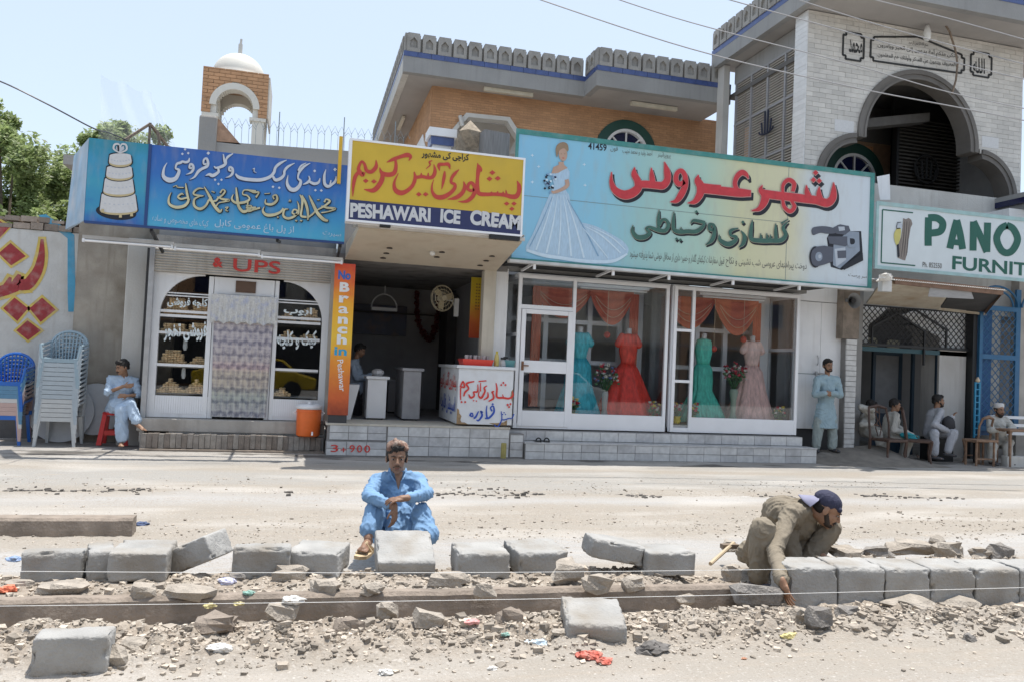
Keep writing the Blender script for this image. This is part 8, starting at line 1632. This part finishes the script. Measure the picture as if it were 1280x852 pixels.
# ---- group at the dark entrance
CWh = cloth_m('off_white_cotton', (.50, .49, .45)); CGr = cloth_m('light_grey_cotton', (.40, .41, .44))
Yp = 13.0
def seated(label, hd, Y, face_dir, cl, pl, s, kn, an, wr_, el, sk, face, sh=None, pel=None, seed=1, shoes=None, hands=True):
    h = px(*hd, Y); side = V(-face_dir.y, face_dir.x, 0).normalized(); f = V(face_dir.x, face_dir.y, 0).normalized()
    nk = h+V(0, 0, -.14*s)-f*.03; ch = nk+V(0, 0, -.16*s)-f*.03; pe = px(*pel, Y+.05) if pel else nk+V(0, 0, -.52*s)-f*.1
    J = dict(head=h, neck=nk, chest=ch, pelvis=pe)
    for k, q in (('L', -1), ('R', 1)):
        J['sh'+k] = nk+V(0, 0, -.06*s)+side*q*.17*s; J['hip'+k] = pe+side*q*.09; J['kn'+k] = kn[k == 'R']; J['an'+k] = an[k == 'R']; J['el'+k] = el[k == 'R']; J['wr'+k] = wr_[k == 'R']
    return person(label, (pe.x, Y, 0), J, sk, cl, pl, s, .010, .012, hf=face_dir, feet={'L': f*1., 'R': f*1.}, hands={k: ((J['wr'+k]-J['el'+k]), V(0, 0, -1), .4, 1) for k in 'LR'}, face=face, shoes=shoes or flat('dark_shoe', (.05, .05, .055), .6), seed=seed, leg_r=(.10, .09, .08), wr=.011, hs=1.06, arm_r=(.065, .062, .05), extra_shirt=lambda mb: mb.cap(pe+V(0, 0, .05), pe+f*.25+V(0, 0, .03), .14, .10))
seated('man half hidden behind the carved chair, head propped on his hand', (1089, 507), 13.4, V(.8, -.3, -.3), CWh, CWh, .9, [px(1098, 541, 13.1), px(1102, 541, 13.3)], [px(1102, 568, 13.1), px(1106, 568, 13.3)], [px(1091, 512, 13.15), px(1090, 530, 13.1)], [px(1076, 508, 13.2), px(1078, 530, 13.2)], SK1, dict(hair=1.1), pel=(1082, 540), seed=11)
seated('young man in white with a teal cloth, sitting on the carved chair', (1119, 506), 13.15, V(.9, -.35, -.1), CWh, CWh, .95, [px(1138, 547, 12.9), px(1134, 545, 13.1)], [px(1130, 570, 12.9), px(1128, 570, 13.1)], [px(1140, 543, 12.85), px(1134, 540, 13.1)], [px(1117, 537, 12.95), px(1122, 534, 13.3)], SK1, dict(hair=1.1, moustache=.4), pel=(1112, 544), seed=12)
t_ = MB(); t_.cap(px(1128, 543, 12.85), px(1145, 549, 12.8), .05, .045); t_.cap(px(1133, 541, 12.8), px(1147, 546, 12.85), .04, .035); te = empty('teal_cloth', px(1137, 550, 12.85), 'teal cloth in the lap of the young man in white', 'cloth'); fuse('cloth', t_, .01, flat('teal_cloth', (.02, .26, .30), .8), te, wr=.01, ws=20)
seated('bearded man in light grey sitting and gesturing by the white pillar', (1173, 501), 13.2, V(.9, -.3, 0), CGr, CGr, 1., [px(1168, 541, 12.8), px(1192, 541, 12.8)], [px(1168, 569, 12.75), px(1184, 565, 12.8)], [px(1187, 539, 12.85), px(1190, 521, 12.95)], [px(1168, 530, 12.9), px(1182, 533, 13.0)], SK1, dict(hair=1.2, beard=.8, moustache=.8), pel=(1163, 542), seed=13)
tag(MB().rock(px(1185, 529, 12.9), (.13, .10, .14), 3, rough=.3).build('dark_bag', flat('bag_dark', (.03, .03, .035), .8), None, smooth=True), 'dark bag held on the lap of the gesturing man', 'bag')
tag(MB().box(px(1155, 545, 13.4).x, 13.05, 0, px(1175, 545, 13.4).x, 13.5, .46).build('wooden_crate', M_black, None), 'dark block the gesturing man sits on', 'seat')
t, B = seated('man with white cap and black beard working at a table', (1249, 512), 12.95, V(-.1, -1, -.1), CWh, CWh, 1., [px(1240, 558, 12.6), px(1260, 558, 12.6)], [px(1240, 575, 12.5), px(1260, 575, 12.5)], [px(1246, 537, 12.65), px(1262, 538, 12.7)], [px(1238, 537, 12.75), px(1266, 534, 12.85)], SK1, dict(hair=.0, beard=1.5, moustache=1.), pel=(1249, 553), seed=14)
c = px(1249, 512, 12.95); part('skull_cap', MB().lathe([(.088, -.01), (.094, .02), (.092, .075), (.07, .09)], c+V(0, .01, .05), 18), flat('cap_white', (.62, .61, .60), .8), t, smooth=True); part('hair', MB().lathe([(.07, -.05), (.085, -.02), (.087, .01)], c+V(0, .018, .03), 16), HB, t)
# ================================================================ CHAIRS AND TABLES
def stackchair(x, Y, z0, w, m, label, lattice_back=True, full=True, bh=.42):
    """moulded plastic armchair facing the street"""
    t = empty('plastic_chair', (x, Y, z0), label, 'chair', None); h = .42; hw = w/2; sw = hw-.05
    sb_ = MB().grid([[(x+sw*(i/8*2-1), Y-.24+.46*j/6, z0+h+.01+.012*math.sin(j)-.02*math.sin(math.pi*i/8)) for i in range(9)] for j in range(7)]); part('seat', sb_, m, t, smooth=True)
    part('apron', MB().prism([(x-sw-.02, z0+h-.05), (x+sw+.02, z0+h-.05), (x+sw+.01, z0+h+.01), (x-sw-.01, z0+h+.01)], Y-.25, Y-.235), m, t)
    for s in (-1, 1):
        part('leg', MB().hexa([(x+s*(sw+.045)-.02, Y-.27, z0), (x+s*(sw+.045)+.02, Y-.27, z0), (x+s*(sw+.045)+.02, Y-.24, z0), (x+s*(sw+.045)-.02, Y-.24, z0), (x+s*sw-.03, Y-.25, z0+h), (x+s*sw+.025, Y-.25, z0+h), (x+s*sw+.025, Y-.21, z0+h), (x+s*sw-.03, Y-.21, z0+h)]), m, t)
        part('leg', MB().hexa([(x+s*(sw+.02)-.02, Y+.27, z0), (x+s*(sw+.02)+.02, Y+.27, z0), (x+s*(sw+.02)+.02, Y+.30, z0), (x+s*(sw+.02)-.02, Y+.30, z0), (x+s*sw-.03, Y+.19, z0+h), (x+s*sw+.025, Y+.19, z0+h), (x+s*sw+.025, Y+.23, z0+h), (x+s*sw-.03, Y+.23, z0+h)]), m, t)
        part('arm', MB().tube([(x+s*(hw-.03), Y-.24, z0+h), (x+s*hw, Y-.22, z0+h+.2), (x+s*hw, Y+.05, z0+h+.22), (x+s*(hw-.01), Y+.2, z0+h+.25)], .022, 6), m, t)
    P = lambda a: (x+(hw-.02)*math.cos(a), Y+.24+.03*math.sin(a), z0+h+.20+(bh-.20)*math.sin(a))
    part('back_rim', MB().tube([(x-hw+.02, Y+.2, z0+h)]+[P(a) for a in np.linspace(math.pi, 0, 14)]+[(x+hw-.02, Y+.2, z0+h)], .024, 6), m, t)
    if full:
        k = 0
        for dx in np.linspace(-.75, .75, 9):
            zt_ = z0+h+.20+(bh-.20)*math.sqrt(1-dx*dx)-.02; part('back_slat', MB().hexa([(x+dx*hw*.8-.010, Y+.20, z0+h), (x+dx*hw*.8+.010, Y+.20, z0+h), (x+dx*hw*.8+.010, Y+.215, z0+h), (x+dx*hw*.8-.010, Y+.215, z0+h), (x+dx*hw-.010, Y+.24, zt_), (x+dx*hw+.010, Y+.24, zt_), (x+dx*hw+.010, Y+.255, zt_), (x+dx*hw-.010, Y+.255, zt_)]), m, t)
        for q in range(7): zz = z0+h+.05+q*.05; part('back_slat', MB().bar((x-hw*.75*math.sqrt(max(.1, 1-(q/7.5)**2)), Y+.235, zz), (x+hw*.75*math.sqrt(max(.1, 1-(q/7.5)**2)), Y+.235, zz), .014), m, t)
    return t
gcols = [flat('grey_plastic_a', (.50, .52, .52), .35), flat('grey_plastic_b', (.40, .46, .50), .35), flat('grey_plastic_c', (.30, .40, .46), .35)]
ordn = ['bottom', 'second', 'third', 'fourth', 'fifth', 'sixth', 'seventh', 'eighth', 'ninth', 'tenth', 'eleventh', 'twelfth', 'thirteenth', 'topmost']
for mi_, (n0, n1, mm) in enumerate(((0, 5, gcols[0]), (5, 13, gcols[1]), (13, 14, gcols[2]))):
    pr0 = None
    for i in range(n0, n1):
        lab = '%s%s plastic chair counted from the ground in the tall stack by the stool' % (ordn[i], ' off white' if i < 5 else ' pale grey') if i < 13 else 'topmost pale blue grey plastic chair, lattice back, on the tall stack'
        z = .0+i*.0665
        if pr0 is None: pr0 = stackchair(-3.41, 13.32, z, .54, mm, lab, full=(i == 13), bh=.42); kd = mk_kids(pr0); o = pr0; pr0['group'] = 'chairs in the tall grey stack'
        else: o = dup(pr0, (-3.41+random.uniform(-.004, .004), 13.32, z), lab, kids=kd)
bcols = [flat('blue_plastic_chair', (.02, .13, .48), .35), flat('pink_plastic_chair', (.50, .36, .33), .35), flat('steel_blue_chair', (.10, .24, .38), .35), flat('white_plastic_chair', (.55, .55, .54), .35)]
for i, (ci, nm_) in enumerate(((0, 'blue'), (1, 'pink'), (1, 'pink'), (1, 'pinkish'), (3, 'white'), (2, 'dull blue'), (2, 'dull blue'), (2, 'steel blue'), (0, 'bright blue'))):
    o = stackchair(-4.16, 13.42, i*.062, .54, bcols[ci], '%s %s plastic chair counted from the ground in the stack at the left edge' % (ordn[i] if i < 8 else 'topmost', nm_), full=(i == 8)); o['group'] = 'chairs in the mixed stack at the left edge'
Mtw = flat('table_white', (.50, .52, .54), .35)
def disc(x, z, Y, r, lab, lean=.12):
    t = empty('round_table_top', (x, Y, 0), lab, 'table'); mb = MB(); n = 40
    for rr_, yy in ((r, 0), (r, .03)): mb.v += [(x+rr_*math.cos(2*math.pi*i/n), Y+yy+lean*(z+rr_*math.sin(2*math.pi*i/n)), z+rr_*math.sin(2*math.pi*i/n)) for i in range(n)]
    mb.f = [tuple(range(n)), tuple(reversed(range(n, 2*n)))]+[((i+1) % n, i, i+n, (i+1) % n+n) for i in range(n)]; part('top', mb, Mtw, t)
disc(-3.50, .47, 13.62, .46, 'round white table top leaning on the wall behind the tall chair stack'); disc(-3.05, .52, 13.72, .40, 'second round white table top leaning behind the seated man')
Mwo = mat('chair_walnut', (.075, .042, .030), .5, .3, 14, .2, stretch=(1, 1, .2)); Mwl2 = mat('raw_timber', (.25, .155, .10), .7, .3, 12, .2)
def wood_chair(p0, Y, w, ang, lab, m, seat=.44, hh=1.0, splat=True, d=.42):
    x, z = p0; t = empty('wooden_chair', (x, Y, 0), lab, 'chair'); ca, sa = math.cos(ang), math.sin(ang)
    def T(a, b, z_): return (x+a*ca-b*sa, Y+a*sa+b*ca, z_)
    hw = w/2
    for s in (-1, 1):
        part('leg', MB().tube([T(s*hw, -d, 0), T(s*(hw-.03), -d+.03, .2), T(s*hw, -d, seat)], [.018, .02, .028], 8), m, t); part('leg', MB().bar(T(s*hw, .03, 0), T(s*hw, 0, seat), .04), m, t); part('back_post', MB().tube([T(s*hw, 0, seat), T(s*(hw+.01), .03, seat+.3), T(s*(hw-.02), .08, hh)], [.024, .02, .022], 8), m, t)
    part('seat', MB().hexa([T(-hw, -d-.02, seat-.03), T(hw, -d-.02, seat-.03), T(hw, .02, seat-.03), T(-hw, .02, seat-.03), T(-hw, -d-.02, seat+.02), T(hw, -d-.02, seat+.02), T(hw, .02, seat+.02), T(-hw, .02, seat+.02)]), m, t, bevel=.008)
    part('top_rail', MB().tube([T(-hw+.02, .08, hh-.01), T(0, .09, hh+.03), T(hw-.02, .08, hh-.01)], [.026, .035, .026], 8), m, t)
    if splat:
        for s in (-1, 1): part('splat', MB().tube([T(s*.02, .02, seat+.04), T(s*.07, .04, seat+.2), T(s*.015, .05, seat+.34), T(s*.05, .07, seat+.44), T(s*.03, .08, hh)], .012, 6), m, t)
    part('stretcher', MB().bar(T(-hw, -.2, .15), T(hw, -.2, .15), .025), m, t); return t
wood_chair((px(1092, 575, 13.0).x, 0), 12.85, .46, .1, 'carved dark wooden chair at the left, back towards the street', Mwo, hh=1.03); wood_chair((px(1120, 575, 13.0).x, 0), 12.75, .46, .9, 'dark wooden armchair holding the young man in white', Mwo, hh=1.0)
wood_chair((px(1229, 580, 12.7).x+.05, 0), 12.75, .34, 3.3, 'raw timber chair frame standing before the bearded man', Mwl2, hh=.90, splat=False, d=.30)
def table(x0, x1, Y0, Y1, h, lab, m, lg=.04):
    t = empty('timber_table', ((x0+x1)/2, (Y0+Y1)/2, 0), lab, 'table'); part('top', MB().box(x0, Y0, h-.04, x1, Y1, h), m, t, bevel=.006)
    for x in (x0+.05, x1-.05):
        for y in (Y0+.05, Y1-.05): part('leg', MB().box(x-lg/2, y-lg/2, -.02, x+lg/2, y+lg/2, h-.04), m, t)
    part('rail', MB().box(x0+.05, Y0+.04, .12, x1-.05, Y0+.06, .15), m, t)
xa = px(1213, 545, 12.5).x; table(xa, px(1240, 545, 12.5).x, 12.35, 12.7, .50, 'small raw timber table with thin legs beside the blue stand', Mwl2, .03)
xa = px(1252, 535, 12.5).x; table(xa, xa+1.3, 12.3, 12.7, .72, 'raw timber work table at the right edge of the photo', Mwl2)
bn = empty('white_bench', (14.6, 13.3, 0), 'white slatted bench frame behind the bearded man', 'bench')
for z in (.55, .72, .88): part('slat', MB().box(13.7, 13.25, z, 15.6, 13.28, z+.06), M_frame, bn)
part('bench_leg', MB().box(13.85, 13.29, 0, 13.9, 13.33, .95).box(14.9, 13.29, 0, 14.95, 13.33, .95), M_frame, bn)
pb = empty('concrete_edging', (13.8, 12.2, 0), 'low concrete edging in front of the timber tables', 'kerb'); part('slab', MB().hexa([(13.2, 12.35, -.1), (15.6, 11.95, -.1), (15.6, 12.2, -.1), (13.25, 12.55, -.1), (13.2, 12.35, .2), (15.6, 11.95, .22), (15.6, 12.2, .22), (13.25, 12.55, .2)]), M_plast2, pb, bevel=.01)
